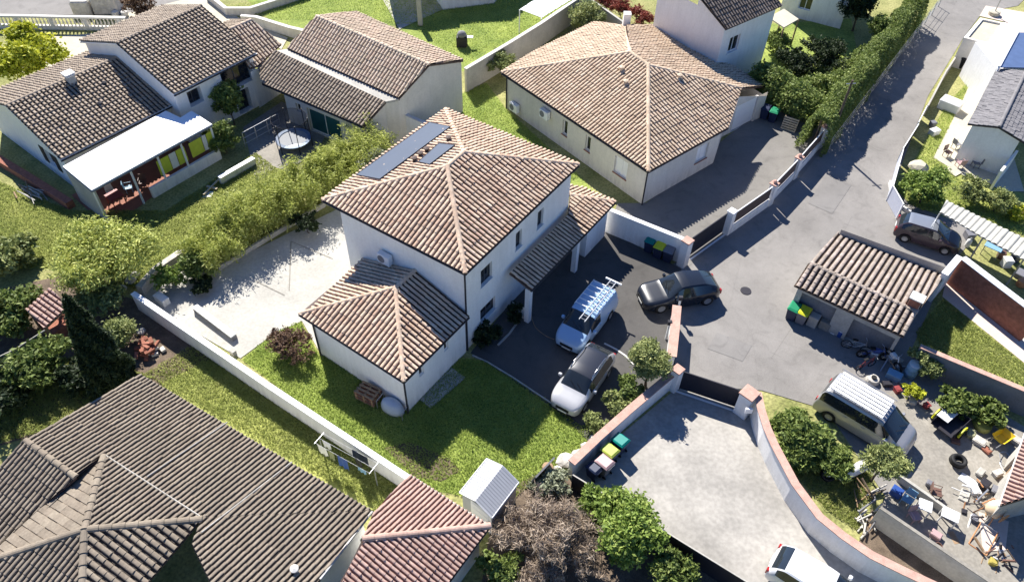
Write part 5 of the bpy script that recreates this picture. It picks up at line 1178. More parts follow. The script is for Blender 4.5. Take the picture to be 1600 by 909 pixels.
tp('shrub', 'lowest of the shrubs along the coral capped wall', 932, 664, 20, 14, .5, LM['olive'], 1300, .12, seed=52, cat='shrub', trunk=.04)
tp('shrub', 'small pale grey shrub among the stones at the lawn corner', 865, 755, 30, 20, .8, LM['grey'], 2600, .12, seed=53, cat='shrub', trunk=.04)
tp('bright_shrub', 'large bright green shrub beside the bare brown tree', 985, 830, 58, 46, 1.5, LM['bright'], 8500, .15, seed=54, cat='shrub', trunk=.07, nl=9)
tp('bright_shrub', 'small bright green bush by the added dark screen', 930, 785, 28, 24, .9, LM['bright'], 2600, .14, seed=55, cat='shrub', trunk=.05)
tp('shrub', 'muted green bush at the bottom edge right of the bright shrub', 1062, 893, 42, 28, 1.0, LM['mid'], 3500, .14, seed=56, cat='shrub', trunk=.05)
tp('shrub', 'green bush at the bottom edge left of the bare brown tree', 785, 895, 34, 28, .9, LM['hedge'], 2800, .14, seed=57, cat='shrub', trunk=.05)
rngS = np.random.default_rng(58)
for i, (u, v, r, rz_, zc, lb_) in enumerate(((1232, 668, 32, 24, .9, 'upper end of the spreading shrub mass inside the curved coral capped wall'), (1268, 690, 40, 28, 1.1, 'middle and widest shrub inside the curved wall beside the silver van'), (1300, 715, 34, 22, .8, 'lowest shrub inside the curved wall beside the white gas tank'), (1248, 712, 30, 20, .7, 'shrub pressed against the inner side of the coral capped curve'))):
    tp('spreading_shrub', lb_, u, v, r, rz_, zc, LM['hedge'], 3600, .15, seed=58+i, cat='shrub', trunk=.04, asp=2.2, nl=12)
tp('olive_tree', 'small grey green olive tree in front of the silver van', 1384, 718, 32, 30, 2.0, LM['olive'], 5000, .09, seed=60, cat='tree', trunk=.07, asp=2.6)
tp('fig_bush', 'broad leaved green bush behind the upturned trailer', 1500, 628, 32, 16, .7, LM['mid'], 1700, .24, seed=61, cat='shrub', trunk=.04, asp=1.3)
tp('fig_bush', 'broad leaved green bush at the right below the dark wall', 1545, 642, 30, 16, .7, LM['mid'], 1500, .24, seed=62, cat='shrub', trunk=.04, asp=1.3)
tp('shrub', 'small yellow green shrub in a pot near the van roof', 1428, 612, 17, 13, .6, LM['yellow'], 700, .14, seed=63, cat='shrub', trunk=.03)
tp('shrub', 'grey brown twiggy shrub at the corner of the tiled shed', 1448, 566, 30, 24, .9, LM['olive'], 2400, .12, seed=64, cat='shrub', trunk=.05)
tp('garden_tree', 'bright green bushy tree in the right garden', 1447, 298, 34, 26, 1.1, LM['bright'], 4200, .15, seed=65, cat='tree', trunk=.06)
tp('shrub', 'dull green shrub beside the garden chairs', 1520, 298, 26, 22, .9, LM['olive'], 2200, .13, seed=66, cat='shrub', trunk=.05)
tp('shrub', 'dark olive shrub above the corrugated roof', 1562, 314, 26, 20, .9, LM['olive'], 2000, .14, seed=67, cat='shrub', trunk=.05)
tp('shrub', 'yellow green bush at the right edge above the corrugated roof', 1592, 330, 20, 14, .6, LM['yellow'], 1000, .14, seed=68, cat='shrub', trunk=.04)
tp('red_tree', 'rust red bare tree at the top beside the taupe roof', 218, 8, 32, 26, 1.6, LM['redbrown'], 3000, .16, seed=69, cat='tree', trunk=.08)
tp('shrub', 'pale olive round shrub behind the beige-pink roof', 914, 30, 32, 24, 1.6, LM['olive'], 3500, .15, seed=70, cat='shrub', trunk=.07)
tp('shrub', 'small pale green shrub at the left corner of the beige-pink roof', 785, 102, 24, 20, 1.1, LM['olive'], 2000, .14, seed=71, cat='shrub', trunk=.05)
for i, (u, v) in enumerate(((948, 4), (972, 14), (1000, 27))): tp('red_hedge_shrub', ['red leaved shrub furthest up the grey wall', 'red leaved shrub in the middle of the three on the grey wall', 'red leaved shrub nearest the white house wall'][i], u, v, 22, 13, 1.2, LM['red'], 1800, .13, seed=72+i, cat='shrub', trunk=.05, group='red leaved shrubs')
tp('shrub', 'low green shrub at the foot of the tall white house', 1110, 74, 20, 12, .7, LM['hedge'], 1400, .14, seed=76, cat='shrub', trunk=.04)
tp('shrub', 'round green bush under the square beige canopy', 1216, 65, 24, 24, 1.0, LM['hedge'], 2400, .15, seed=77, cat='shrub', trunk=.05)
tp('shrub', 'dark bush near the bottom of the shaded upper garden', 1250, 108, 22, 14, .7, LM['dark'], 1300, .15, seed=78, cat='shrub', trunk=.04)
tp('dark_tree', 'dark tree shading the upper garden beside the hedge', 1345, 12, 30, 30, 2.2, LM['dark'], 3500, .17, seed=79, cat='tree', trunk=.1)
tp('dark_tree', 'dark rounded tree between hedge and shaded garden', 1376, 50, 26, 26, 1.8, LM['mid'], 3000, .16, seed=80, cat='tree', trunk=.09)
tp('added_shade_bush', 'wide dark bush added for shade in the middle of the upper garden', 1292, 84, 36, 22, 1.0, LM['dark'], 3500, .16, seed=180, cat='shrub', trunk=.05)  # this and the next two dark bushes are added to darken the garden
tp('added_shade_bush', 'dark bush added for shade between the upper garden and the leafy hedge', 1322, 112, 28, 18, .9, LM['dark'], 2600, .16, seed=181, cat='shrub', trunk=.05)
tp('added_shade_bush', 'dark bush added for shade below the square beige canopy posts', 1240, 92, 30, 18, .8, LM['dark'], 2400, .16, seed=182, cat='shrub', trunk=.05)
tp('ivy_bush', 'variegated bush by the utility pole foot', 1300, 165, 18, 16, .9, LM['hedge'], 1500, .14, seed=183, cat='shrub', trunk=.04)
# hedges: clipped runs of shrubs
def hedge_run(label, pts, w, h, m, seed, n):
    b = P(*pts[len(pts)//2], 0); t = thing('hedge', label, 'hedge', tuple(b)); rng = np.random.default_rng(seed); lobes = []
    Q = [P(u, v, h*.6) for u, v in pts]
    for i in range(len(Q)-1):
        L = (Q[i+1]-Q[i]).length; k = max(1, int(L/(w*.55)))
        for j in range(k):
            q = Q[i].lerp(Q[i+1], j/k)+Vector((rng.normal()*.1, rng.normal()*.1, 0)); s = rng.uniform(.85, 1.12); lobes.append((q.x, q.y, h*.55*s, w*.62*s, w*.62*s, h*.52*s)); MB().tube([(q.x, q.y, 0), (q.x, q.y, h*.6)], .05, 5).build('stem', M['bark'], t) if j % 2 == 0 else None
    foliage('foliage', lobes, n, .17, m, t, seed, 1.7, .2, 24)
def clipped_hedge(label, pts, w, h, m, seed, n):
    b = P(*pts[len(pts)//2], 0); t = thing('hedge', label, 'hedge', tuple(b)); rng = np.random.default_rng(seed); Q = np.array([tuple(P(u, v, h)) for u, v in pts])
    seg = np.linalg.norm(np.diff(Q[:, :2], axis=0), axis=1); cum = np.concatenate([[0], np.cumsum(seg)]); s_ = rng.uniform(0, cum[-1], n)
    x = np.interp(s_, cum, Q[:, 0]); y = np.interp(s_, cum, Q[:, 1]); d = Q[-1, :2]-Q[0, :2]; d /= np.linalg.norm(d); nn_ = np.array([-d[1], d[0]])
    a = rng.uniform(0, math.pi, n); k = 2.6/ (np.abs(np.cos(a))**4+np.abs(np.sin(a))**4)**.25/2.6; lump = 1+.10*np.sin(s_*2.1+a*2)+.07*np.sin(s_*5.3-a*3)+rng.normal(size=n)*.04
    off = np.cos(a)*k*w/2*lump*rng.uniform(.82, 1, n); z = np.sin(a)*k*h*(.93+.05*np.sin(s_*1.3))*rng.uniform(.9, 1.02, n); off += .1*np.sin(s_*.9)
    pts3 = np.stack([x+nn_[0]*off, y+nn_[1]*off, np.maximum(z, .05)], 1); V = leaves(rng, pts3, n, .10, 1.7, .35); mesh_obj('foliage', V.tolist(), np.arange(n*4).reshape(-1, 4).tolist(), m, t)
    for f_ in np.linspace(.02, .98, 14): q = (np.interp(f_*cum[-1], cum, Q[:, 0]), np.interp(f_*cum[-1], cum, Q[:, 1])); MB().tube([(q[0], q[1], 0), (q[0], q[1], h*.8)], .06, 5).build('stem', M['bark'], t)
clipped_hedge('tall clipped green hedge along the left side of the road', [(1442, -20), (1402, 33), (1362, 84), (1322, 134), (1284, 180)], 1.9, 3.2, LM['hedge'], 90, 60000)
hedge_run('leafy hedge running behind the driveway of the cream house', [(1195, 128), (1230, 150), (1262, 168), (1300, 178)], 1.7, 2.3, LM['hedge'], 91, 13000)
hedge_run('sunlit hedge bulging into the shaded upper garden', [(1262, 138), (1300, 140), (1335, 105), (1360, 85)], 1.4, 1.7, LM['hedge'], 92, 9000)
# bare brown tree
def bare_tree(label, u, v, h, r, seed, m):
    b = P(u, v, 0); rng = np.random.default_rng(seed); t = thing('bare_tree', label, 'tree', tuple(b)); k = MB(); tips = []
    for i in range(34):
        a = rng.uniform(0, 6.28); el = rng.uniform(.15, 1.3); R_ = r*rng.uniform(.75, 1.05); d = Vector((math.cos(a)*math.cos(el)*R_, math.sin(a)*math.cos(el)*R_, max(.25, math.sin(el)*h))); 
        p0 = b+Vector((0, 0, .3)); p2 = b+d; p1 = p0.lerp(p2, .5)+Vector((0, 0, .35)); k.tube([b, p0, p1, p2], [.09, .07, .04, .01], 5)
        for j in range(16):
            f_ = rng.uniform(.3, 1); q0 = p0.lerp(p1, f_*2) if f_ < .5 else p1.lerp(p2, f_*2-1); dd = Vector(rng.normal(size=3)*.32); dd.z = abs(dd.z)*.8; dd += d*.12; q1 = q0+dd; k.tube([q0, q0.lerp(q1, .5)+Vector(rng.normal(size=3)*.04), q1], [.018, .012, .004], 3, cap=False)
            for _ in range(9): tips.append(q0.lerp(q1, rng.uniform(.3, 1.1)))
    k.build('branches', M['twigs'], t); pts = np.array([tuple(p) for p in tips]); pts = np.repeat(pts, 4, 0)+rng.normal(size=(len(pts)*4, 3))*.09
    V = leaves(rng, pts, len(pts), .035, 9, .1); mesh_obj('twigs', V.tolist(), np.arange(len(pts)*4).reshape(-1, 4).tolist(), LM['twig'], t)
M['twigs'] = mat('twig_bark', (.17, .13, .10), .9, .25, 4)
bare_tree('large bare brown branching tree below the grey metal shed', 850, 862, 2.2, 2.5, 5, M['twigs'])
# tall grasses strips
grass_stuff('grass', 'short lush grass of the lawn beside the two-storey house', g_lawn, 60000, M['blade'], .07, 1, .06)
grass_stuff('grass', 'sunlit grass of the garden below the terrace awning', [(-20, 260), (0, 285), (110, 330), (260, 330), (400, 240), (440, 270), (330, 385), (210, 450), (130, 420), (-40, 420)], 70000, M['blade_dry'], .10, 2, .06)
grass_stuff('grass', 'grass strip below the long white wall', [(225, 585), (300, 540), (660, 755), (590, 800), (580, 790)], 22000, M['blade_dry'], .09, 3, .06)
grass_stuff('grass', 'grass between the two tiled roof houses', [(690, 160), (760, 130), (790, 170), (905, 275), (880, 290), (700, 210)], 14000, M['blade'], .08, 4, .06)
grass_stuff('grass', 'rough grass around the shrubs left of the grey tiled roof', [(-20, 600), (0, 560), (150, 560), (240, 590), (190, 640), (-20, 700)], 26000, M['blade_dry'], .16, 5, .06)
grass_stuff('grass', 'grass of the small lawn below the brick wall', [(1430, 520), (1474, 468), (1600, 570), (1600, 602), (1440, 545)], 12000, M['blade_dry'], .08, 6, .06)
grass_stuff('grass', 'grass of the right garden beside the patio', [(1400, 300), (1440, 230), (1478, 165), (1520, 120), (1500, 165), (1458, 247), (1520, 300), (1600, 340), (1600, 370), (1480, 330), (1440, 330)], 12000, M['blade'], .08, 7, .06)
grass_stuff('grass', 'grass at the top behind the outbuilding roof', [(350, 10), (420, 30), (640, 40), (725, 100), (900, 10), (900, -10), (520, -10)], 30000, M['blade'], .08, 8, .06)
grass_stuff('grass', 'weedy grass inside the curved wall', [(1215, 690), (1290, 700), (1365, 740), (1340, 830), (1290, 795), (1240, 740)], 9000, M['blade_dry'], .10, 9, .06)
# ================================================================== OBJECTS
def frame_at(u, v, rz=0, z=0): p = P(u, v, z); return tuple(p), rz
def pd(a, b, z=0):
    p, q = P(*a, z), P(*b, z); return math.atan2(q.y-p.y, q.x-p.x)
def L_(mb, name, m, T, sm=False): return mb.build(name, m, T, sm, True)
plastics = {}
def plastic(name, c, rough=.45):
    if name not in plastics: plastics[name] = mat('plastic_'+name, c, rough, .06, 3)
    return plastics[name]
def wheelie_bin(u, v, rz, body, lid, label, s=1.0, group=None):
    T = thing('wheelie_bin', label, 'bin', tuple(P(u, v, 0)), rz, group)
    w, d, h = .29*s, .35*s, 1.0*s
    vs = [(-w*.8, -d*.75, .08), (w*.8, -d*.75, .08), (w*.8, d*.7, .08), (-w*.8, d*.7, .08), (-w, -d, h*.93), (w, -d, h*.93), (w, d, h), (-w, d, h)]
    L_(MB().add(vs, [(3, 2, 1, 0), (4, 5, 6, 7), (0, 1, 5, 4), (1, 2, 6, 5), (2, 3, 7, 6), (3, 0, 4, 7)]).box(-w-.02, w+.02, -d-.02, d+.02, h*.90, h*.93), 'bin_body', body, T)
    lv = [(-w-.03, -d-.05, h*.945), (w+.03, -d-.05, h*.945), (w+.03, d+.03, h*1.015), (-w-.03, d+.03, h*1.015), (-w*.8, -d*.8, h*1.02), (w*.8, -d*.8, h*1.02), (w*.85, d*.8, h*1.09), (-w*.85, d*.8, h*1.09)]
    L_(MB().add(lv, [(3, 2, 1, 0), (4, 5, 6, 7), (0, 1, 5, 4), (1, 2, 6, 5), (2, 3, 7, 6), (3, 0, 4, 7)]), 'lid', lid, T)
    L_(MB().tube([(-w*.8, d+.07, h*.97), (w*.8, d+.07, h*.97)], .018, 6), 'handle', body, T)
    for sx in (-1, 1): L_(MB().lathe([(.02, -.025), (.1, -.025), (.1, .025), (.02, .025)], Matrix.Translation((sx*w*.8, d*.75, .10)) @ Matrix.Rotation(R(90), 4, 'Y'), 14), 'wheel', M['black'], T)
    return T
dk = plastic('dark_green', (.02, .06, .05)); gn = plastic('green', (.01, .22, .10)); yl = plastic('yellow', (.62, .62, .03)); gy = plastic('grey', (.18, .18, .2)); tl = plastic('teal', (.0, .20, .17)); wt = plastic('white', (.72, .72, .70)); nb = plastic('navy', (.02, .03, .07)); pk = plastic('faded_pink', (.45, .30, .30)); bl = plastic('blue', (.03, .08, .30)); og = plastic('orange', (.45, .22, .10)); rd = plastic('red', (.26, .05, .05)); lb = plastic('light_blue', (.20, .36, .50)); bn = plastic('brown', (.16, .09, .07))
a_ = pd((951, 326), (1071, 374))
g_ = 'wheelie bins standing at the walls'
wheelie_bin(1014, 392, a_, nb, tl, 'dark bin with teal lid, left of the three at the white boundary wall', group=g_)
wheelie_bin(1028, 401, a_, nb, yl, 'bin with bright yellow lid between two others at the white boundary wall', group=g_)
wheelie_bin(1043, 407, a_, nb, gy, 'bin with pale grey lid nearest the pink gate pillar', group=g_)
wheelie_bin(1206, 190, a_, nb, gn, 'dark bin with green lid beside the wooden pallet', group=g_)
wheelie_bin(1193, 185, a_, nb, nb, 'all dark bin at the cream house garage door', group=g_)
wheelie_bin(1235, 497, pd((1242, 447), (1412, 527)), nb, gn, 'bin with green lid at the left corner of the tiled shed', group=g_)
wheelie_bin(1250, 503, pd((1242, 447), (1412, 527)), gy, yl, 'bin with yellow lid beside the tiled shed', group=g_)
b_ = pd((1052, 582), (893, 722))
wheelie_bin(966, 704, b_, nb, tl, 'teal lidded bin, uppermost along the courtyard wall', group=g_)
wheelie_bin(950, 720, b_, nb, plastic('lime', (.42, .48, .08)), 'lime yellow lidded bin in the courtyard row', group=g_)
wheelie_bin(942, 738, b_, gy, pk, 'bin with faded pink lid in the courtyard corner', group=g_)
wheelie_bin(926, 744, b_, nb, nb, 'low dark bin in the courtyard corner against the wall', s=.85, group=g_)
def crate(u, v, w, d, h, m, name, label, cat, rz=0, bev=.03, z=0, top=None, group=None):
    T = thing(name, label, cat, tuple(P(u, v, z)), rz, group)
    if top is None:
        L_(MB().box(-w/2, w/2, -d/2, d/2, 0, h, bev=bev), 'body', m, T); L_(MB().box(-w/2-.01, w/2+.01, -d/2-.01, d/2+.01, h-.08, h-.03, bev=.005), 'rim', m, T)
    else:
        L_(MB().box(-w/2, w/2, -d/2, d/2, 0, h-.06, bev=bev), 'body', m, T); L_(MB().box(-w/2-.03, w/2+.03, -d/2-.03, d/2+.03, h-.06, h, bev=.02), 'lid', top, T)
    return T
s_ = pd((1242, 447), (1412, 527))
crate(1268, 507, .55, .5, .8, M['plaster_grey'], 'storage_tub', 'grey square tub left of the blue parts in the shed shade', 'tub', s_)
crate(1287, 512, .6, .45, .6, M['concrete_yard'], 'storage_tub', 'low beige tub between grey tub and white board', 'tub', s_)
crate(1395, 590, .75, .5, .4, lb, 'crate', 'pale blue crate near the blue drum beside the shed', 'crate', s_)
# white board leaning on wall
T = thing('board', 'white board leaning against the tiled shed wall', 'board', tuple(P(1300, 522, 0)), s_); L_(MB().box(-.12, .12, -.03, .03, 0, 1.5, Matrix.Rotation(R(-18), 4, 'X'), bev=.01), 'panel', wt, T)
def drum(u, v, r, h, m, lid, label, name='drum', cat='drum', z=0):
    T = thing(name, label, cat, tuple(P(u, v, z))); L_(MB().lathe([(r*.92, 0), (r, .04), (r, h*.33), (r*1.03, h*.35), (r, h*.37), (r, h*.65), (r*1.03, h*.67), (r, h*.69), (r, h-.04), (r*.95, h)], seg=20), 'body', m, T, True)
    L_(MB().lathe([(r*.97, h+.002), (r*.97, h+.03), (r*.3, h+.04)], seg=20), 'lid', lid, T); return T
drum(1420, 586, .33, .95, lb, wt, 'light blue drum with white lid by the shed corner')
drum(1311, 525, .16, .45, bl, wt, 'small blue canister with white cap in the shed shade', 'canister', 'canister')
# tyre
def tyre(u, v, R_, w, label, z=0, tilt=0, rz=0, group='loose tyres'):
    T = thing('tyre', label, 'tyre', tuple(P(u, v, z)), rz, group); Mx = Matrix.Translation((0, 0, R_*math.sin(tilt)+w/2*math.cos(tilt))) @ Matrix.Rotation(tilt, 4, 'X')
    pr = [(R_*.55, -w*.35), (R_*.75, -w/2), (R_*.95, -w*.42), (R_, -w*.25), (R_, w*.25), (R_*.95, w*.42), (R_*.75, w/2), (R_*.55, w*.35), (R_*.52, 0), (R_*.55, -w*.35)]
    L_(MB().lathe(pr, Mx, 24, cap=False), 'tread', M['black'], T, True); return T
tyre(1495, 722, .40, .22, 'black tyre lying at the bottom of the stack in the yard middle'); tyre(1497, 721, .38, .22, 'black tyre lying on top of the other in the yard middle', z=.23)
tyre(1291, 745, .34, .2, 'tyre with white hub leaning beside the white gas tank', tilt=R(25)); L_(MB().lathe([(0, 0), (.18, 0), (.16, .05), (0, .06)], seg=16), 'hub', wt, bpy.data.objects['tyre.002']).location = (0, 0, .33)
# white tank
T = thing('gas_tank', 'white horizontal tank lying on the grass beside the large shrub', 'tank', tuple(P(1328, 742, 0)), pd((1305, 750), (1352, 728)))
L_(MB().lathe([(.02, -.85), (.2, -.8), (.27, -.65), (.27, .65), (.2, .8), (.02, .85)], Matrix.Translation((0, 0, .42)) @ Matrix.Rotation(R(90), 4, 'Y'), 20), 'shell', wt, T, True)
for x in (-.5, .5): L_(MB().box(x-.05, x+.05, -.2, .2, 0, .2), 'foot', M['steel'], T)
# motorcycles / bicycles in the shed shade
def bicycle(u, v, rz, m, label, s=1.0, moto=False):
    T = thing('motorcycle' if moto else 'bicycle', label, 'motorcycle' if moto else 'bicycle', tuple(P(u, v, 0)), rz, 'two-wheelers in front of the tiled shed'); r = .31*s; wb = .52*s if not moto else .62
    for x in (-wb, wb):
        w = L_(MB().lathe([(r-.04*(1+moto), -.02-.03*moto), (r, -.02-.02*moto), (r, .02+.02*moto), (r-.04*(1+moto), .02+.03*moto), (r-.04*(1+moto), -.02-.03*moto)], Matrix.Translation((x, 0, r)) @ Matrix.Rotation(R(90), 4, 'X'), 20, cap=False), 'wheel', M['black'], T)
        k = MB(); 
        for a in range(6): an = a*math.pi/3; k.tube([(x, 0, r), (x+math.cos(an)*r*.9, 0, r+math.sin(an)*r*.9)], .006+.01*moto, 3)
        L_(k, 'spokes', M['steel'], w)
    F = [((-wb, 0, r), (-.08, 0, r)), ((-.08, 0, r), (-.18, 0, .8)), ((-.18, 0, .72), (.38, 0, .74)), ((.38, 0, .74), (-.08, 0, r)), ((-wb, 0, r), (-.18, 0, .72)), ((wb, 0, r), (.36, 0, .92))]
    k = MB(); [k.tube(f_, .018+.015*moto, 6) for f_ in F]; L_(k, 'frame', m, T)
    L_(MB().box(-.34, -.06, -.07-.05*moto, .07+.05*moto, .82, .88, bev=.02), 'saddle', M['black'], T); L_(MB().tube([(.28, -.28, .98), (.36, -.1, .95), (.36, .1, .95), (.28, .28, .98)], .014, 6), 'handlebar', M['steel'], T)
    if moto: L_(MB().box(-.15, .25, -.13, .13, .62, .82, bev=.06), 'fuel_tank', m, T); L_(MB().box(-.2, .2, -.14, .14, .22, .55, bev=.05), 'engine', M['steel'], T)
bicycle(1335, 548, s_+.2, M['steel'], 'silver bicycle leaning in front of the left shed opening'); bicycle(1362, 560, s_+.5, plastic('metal_blue', (.05, .08, .25)), 'dark blue motorcycle in the shade of the tiled shed', moto=True)
bicycle(1388, 566, s_-.6, wt, 'white framed motorcycle angled at the right shed opening', moto=True); bicycle(1350, 575, s_+1.0, rd, 'dark red child bicycle lying nearest the van', s=.8)
T = thing('engine_part', 'round grey machine part on the ground between shed and silver van', 'machine part', tuple(P(1362, 596, 0))); L_(MB().lathe([(.1, 0), (.34, 0), (.36, .12), (.3, .3), (.12, .34)], seg=14), 'housing', M['stone'], T); L_(MB().lathe([(.05, .34), (.14, .34), (.14, .42), (.05, .42)], seg=10), 'hub', M['black'], T)
for i, (u0, v0, u1, v1, lb_) in enumerate(((1392, 572, 1418, 573, 'grey pipe lying near the blue drum'), (1375, 580, 1395, 548, 'white plank leaning in the shed shade'), (1380, 545, 1398, 575, 'dark plank crossing the white plank'))):
    a, b = P(u0, v0, .1), P(u1, v1, .5 if i else .1); tag(MB().tube([a, b], .04, 6).build('plank' if i else 'pipe', M['steel'] if i < 2 else M['wood'], origin=a), lb_, 'plank' if i else 'pipe')
# trampoline
T = thing('trampoline', 'round trampoline with safety net beside the bamboo hedge', 'trampoline', tuple(P(461, 228, 0)))
r = 1.25; L_(MB().lathe([(0, .62), (r*.82, .62)], seg=28, cap=False), 'jump_mat', plastic('pale_mat', (.55, .58, .62)), T); L_(MB().lathe([(r*.80, .63), (r*.80, .67), (r, .67), (r, .62)], seg=28, cap=False), 'pad', plastic('pad_blue', (.25, .38, .60)), T)
net = bpy.data.materials.new('net'); tt_, b_n = nodes(net); b_n.inputs['Base Color'].default_value = (.03, .03, .05, 1); b_n.inputs['Alpha'].default_value = .45
for i in range(6):
    an = i*math.pi/3; x, y = r*math.cos(an)*1.03, r*math.sin(an)*1.03; L_(MB().tube([(x, y, 0), (x, y, 2.4)], .03, 6), 'pole', M['dark_trim'], T)
L_(MB().lathe([(r, .66), (r, 2.3)], seg=28, cap=False), 'net', net, T)
L_(MB().tube([(r*math.cos(a), r*math.sin(a), 2.32) for a in np.linspace(0, 6.283, 25)], .015, 4, cap=False), 'top_ring', M['dark_trim'], T)
# grey metal shed
T = thing('metal_shed', 'pale grey metal garden shed with ridged roof by the coral roof', 'shed', tuple(P(765, 790, 0)))
zs = 2.05; c1, c2, c3 = P(760.6, 716, zs-.2), P(718, 769, zs-.2), P(769, 809, zs-.2); c4 = c1+(c3-c2); r0, r1_ = (c1+c4)/2+Vector((0, 0, .38)), (c2+c3)/2+Vector((0, 0, .38))
M['shed_metal'] = mat('shed_metal', (.34, .35, .375), .5, .05, 2, metal=.1); M['shed_trim'] = mat('shed_trim', (.68, .68, .68), .5, .03, 2)
def slab(pts, th): 
    n = len(pts); return MB().add(list(pts)+[p-Vector((0, 0, th)) for p in pts], [tuple(range(n)), tuple(range(2*n-1, n-1, -1))]+[(i, n+i, n+(i+1) % n, (i+1) % n) for i in range(n)])
slab([c1, r0, r1_, c2], .03).build('roof_panel', M['shed_metal'], T); slab([r0, c4, c3, r1_], .03).build('roof_panel', M['shed_metal'], T)
k = MB()
for f_ in np.linspace(.05, .95, 14): 
    for A_, B_, C_, D_ in ((c1, r0, c2, r1_), (c4, r0, c3, r1_)): a, b = A_.lerp(C_, f_), B_.lerp(D_, f_); k.tube([a+Vector((0, 0, .01)), b+Vector((0, 0, .01))], .008, 4)
k.build('roof_ribs', M['shed_metal'], T)
for p, q in ((c1, r0), (r0, c4), (c4, c3), (c3, r1_), (r1_, c2), (c2, c1)): MB().tube([p, q], .035, 4).build('trim', M['shed_trim'], T)
cc = (c1+c3)/2; ii = [c+(cc-c).normalized()*.12 for c in (c1, c2, c3, c4)]
for i in range(4):
    a, b = ii[i], ii[(i+1) % 4]; wall_panel(a, b, 0, zs-.22, [(.5, 1.7, .05, 1.75, 'door', M['shed_trim'])] if i == 1 else [], T, M['shed_metal'], depth=.03)
# small tiled shelter
T = thing('well_shelter', 'tiny shelter with red tiled roof among the dark bushes at left', 'shelter', tuple(P(75, 520, 0)))
w1, w2, w3, w4 = P(79, 450, 2.3), P(41, 484, 2.0), P(70, 514, 1.6), P(98, 468, 1.9)
w4 = w1+(w3-w2); tile_plane([w1, w2, w3, w4], (w2-w1).cross(Vector((0, 0, 1))).normalized() if False else (w1-w2), TL['coral'], T, w=.25, course=.35, trim=M['wood']); 
for p in (w1, w2, w3, w4): q = p.lerp((w1+w3)/2, .12); MB().box(q.x-.06, q.x+.06, q.y-.06, q.y+.06, 0, q.z-.12).build('post', M['wood'], T)
qs = [p.lerp((w1+w3)/2, .15) for p in (w1, w2, w3, w4)]; MB().prism([(p.x, p.y) for p in qs], 0, .9).build('brick_base', M['brick_red'], T)
tag(MB().tube([P(-20, 566, 1.6), P(25, 545, 1.25), P(70, 516, 1.65)], .04, 5).build('cable', M['plaster_grey'], origin=P(25, 545, 1.25)), 'pale thick cable sagging to the little red tiled roof', 'cable')
# brick heap
T = thing('brick_heap', 'heap of red brown bricks and pale stones near the round bush', 'heap', tuple(P(230, 548, 0))); rng = np.random.default_rng(9)
def pile(T, n, sx, sy, sz, bs, m, name, rng):
    for i in range(n):
        f_ = rng.uniform(0, 1); Mx = Matrix.Translation((rng.normal()*sx*(1-f_*.5), rng.normal()*sy*(1-f_*.5), f_*sz+bs[2]/2)) @ Matrix.Rotation(rng.uniform(0, 6.28), 4, 'Z') @ Matrix.Rotation(rng.normal()*.25, 4, 'X')
        L_(MB().box(-bs[0]/2, bs[0]/2, -bs[1]/2, bs[1]/2, -bs[2]/2, bs[2]/2, Mx, bev=.015), name, m, T)
pile(T, 26, .38, .35, .55, (.45, .2, .12), M['brick_red'], 'brick', rng); pile(T, 8, .6, .5, .2, (.35, .25, .15), M['stone'], 'stone', rng)
# log / stick pile by house A
T = thing('stick_pile', 'pile of grey sticks and planks beside the brick planting wall', 'wood pile', tuple(P(50, 305, 0)), pd((30, 290), (90, 330))); rng = np.random.default_rng(19)
for i in range(26): a = Vector((rng.uniform(-1.6, .4), rng.normal()*.35, rng.uniform(.03, .4))); L_(MB().tube([a, a+Vector((rng.uniform(.8, 1.5), rng.normal()*.3, rng.normal()*.08))], rng.uniform(.02, .05), 5), 'stick', M['plaster_grey'] if i % 3 else M['wood'], T)
# rocks
def rock(u, v, r, label, seed, m=None, group='pale rocks along the lawn edge', z=0):
    rng = np.random.default_rng(seed); bm = bmesh.new(); bmesh.ops.create_icosphere(bm, subdivisions=2, radius=r)
    for vv in bm.verts: vv.co *= 1+rng.normal()*.10; vv.co.z *= .65
    p = P(u, v, z); vs = [tuple(vv.co+Vector((0, 0, r*.45))) for vv in bm.verts]; fs = [tuple(x.index for x in f.verts) for f in bm.faces]; bm.free()
    me = bpy.data.meshes.new('rock'); me.from_pydata(vs, [], fs); me.materials.append(m or M['stone']); o = bpy.data.objects.new('rock', me); COL.objects.link(o); o.location = p; tag(o, label, 'rock', group)
for i, (u, v, r, lb_) in enumerate(((884, 722, .42, 'largest pale rock at the lower end of the coral capped wall'), (902, 712, .3, 'pale rock touching the end of the coral capped wall'), (872, 736, .25, 'small pale rock below the largest rock'), (915, 698, .22, 'small rock beside the coral coping near the lawn'), (926, 686, .2, 'small pinkish rock higher along the coping'), (940, 676, .26, 'pale rock at the foot of the lowest shrub'), (893, 735, .2, 'low rock between largest rock and dark screen'),
        (205, 440, .3, 'pale rock at the tip of the stone wall'), (192, 452, .25, 'rock just left of the white wall end'), (212, 432, .28, 'rock under the large pale tree edge'), (222, 520, .25, 'pale rock above the brick heap'), (240, 432, .2, 'small rock beside the stone wall'))): rock(u, v, r, lb_, 200+i)
tag(MB().box(-.04, .04, -.7, .7, 0, 1.5, Matrix.Translation(P(838, 745, 0)) @ Matrix.Rotation(R(-40), 4, 'Z') @ Matrix.Rotation(R(18), 4, 'Y')).build('panel_board', M['plaster_dark'], origin=P(838, 745, 0)), 'dark flat board propped upright at the lawn corner', 'board')
tag(MB().lathe([(.26, 0), (.3, .1), (.27, .55), (.1, .6)], Matrix.Translation(P(855, 738, 0)), 12).build('tree_stump', M['wood'], origin=P(855, 738, 0)), 'short brown tree stump beside the dark board', 'stump')
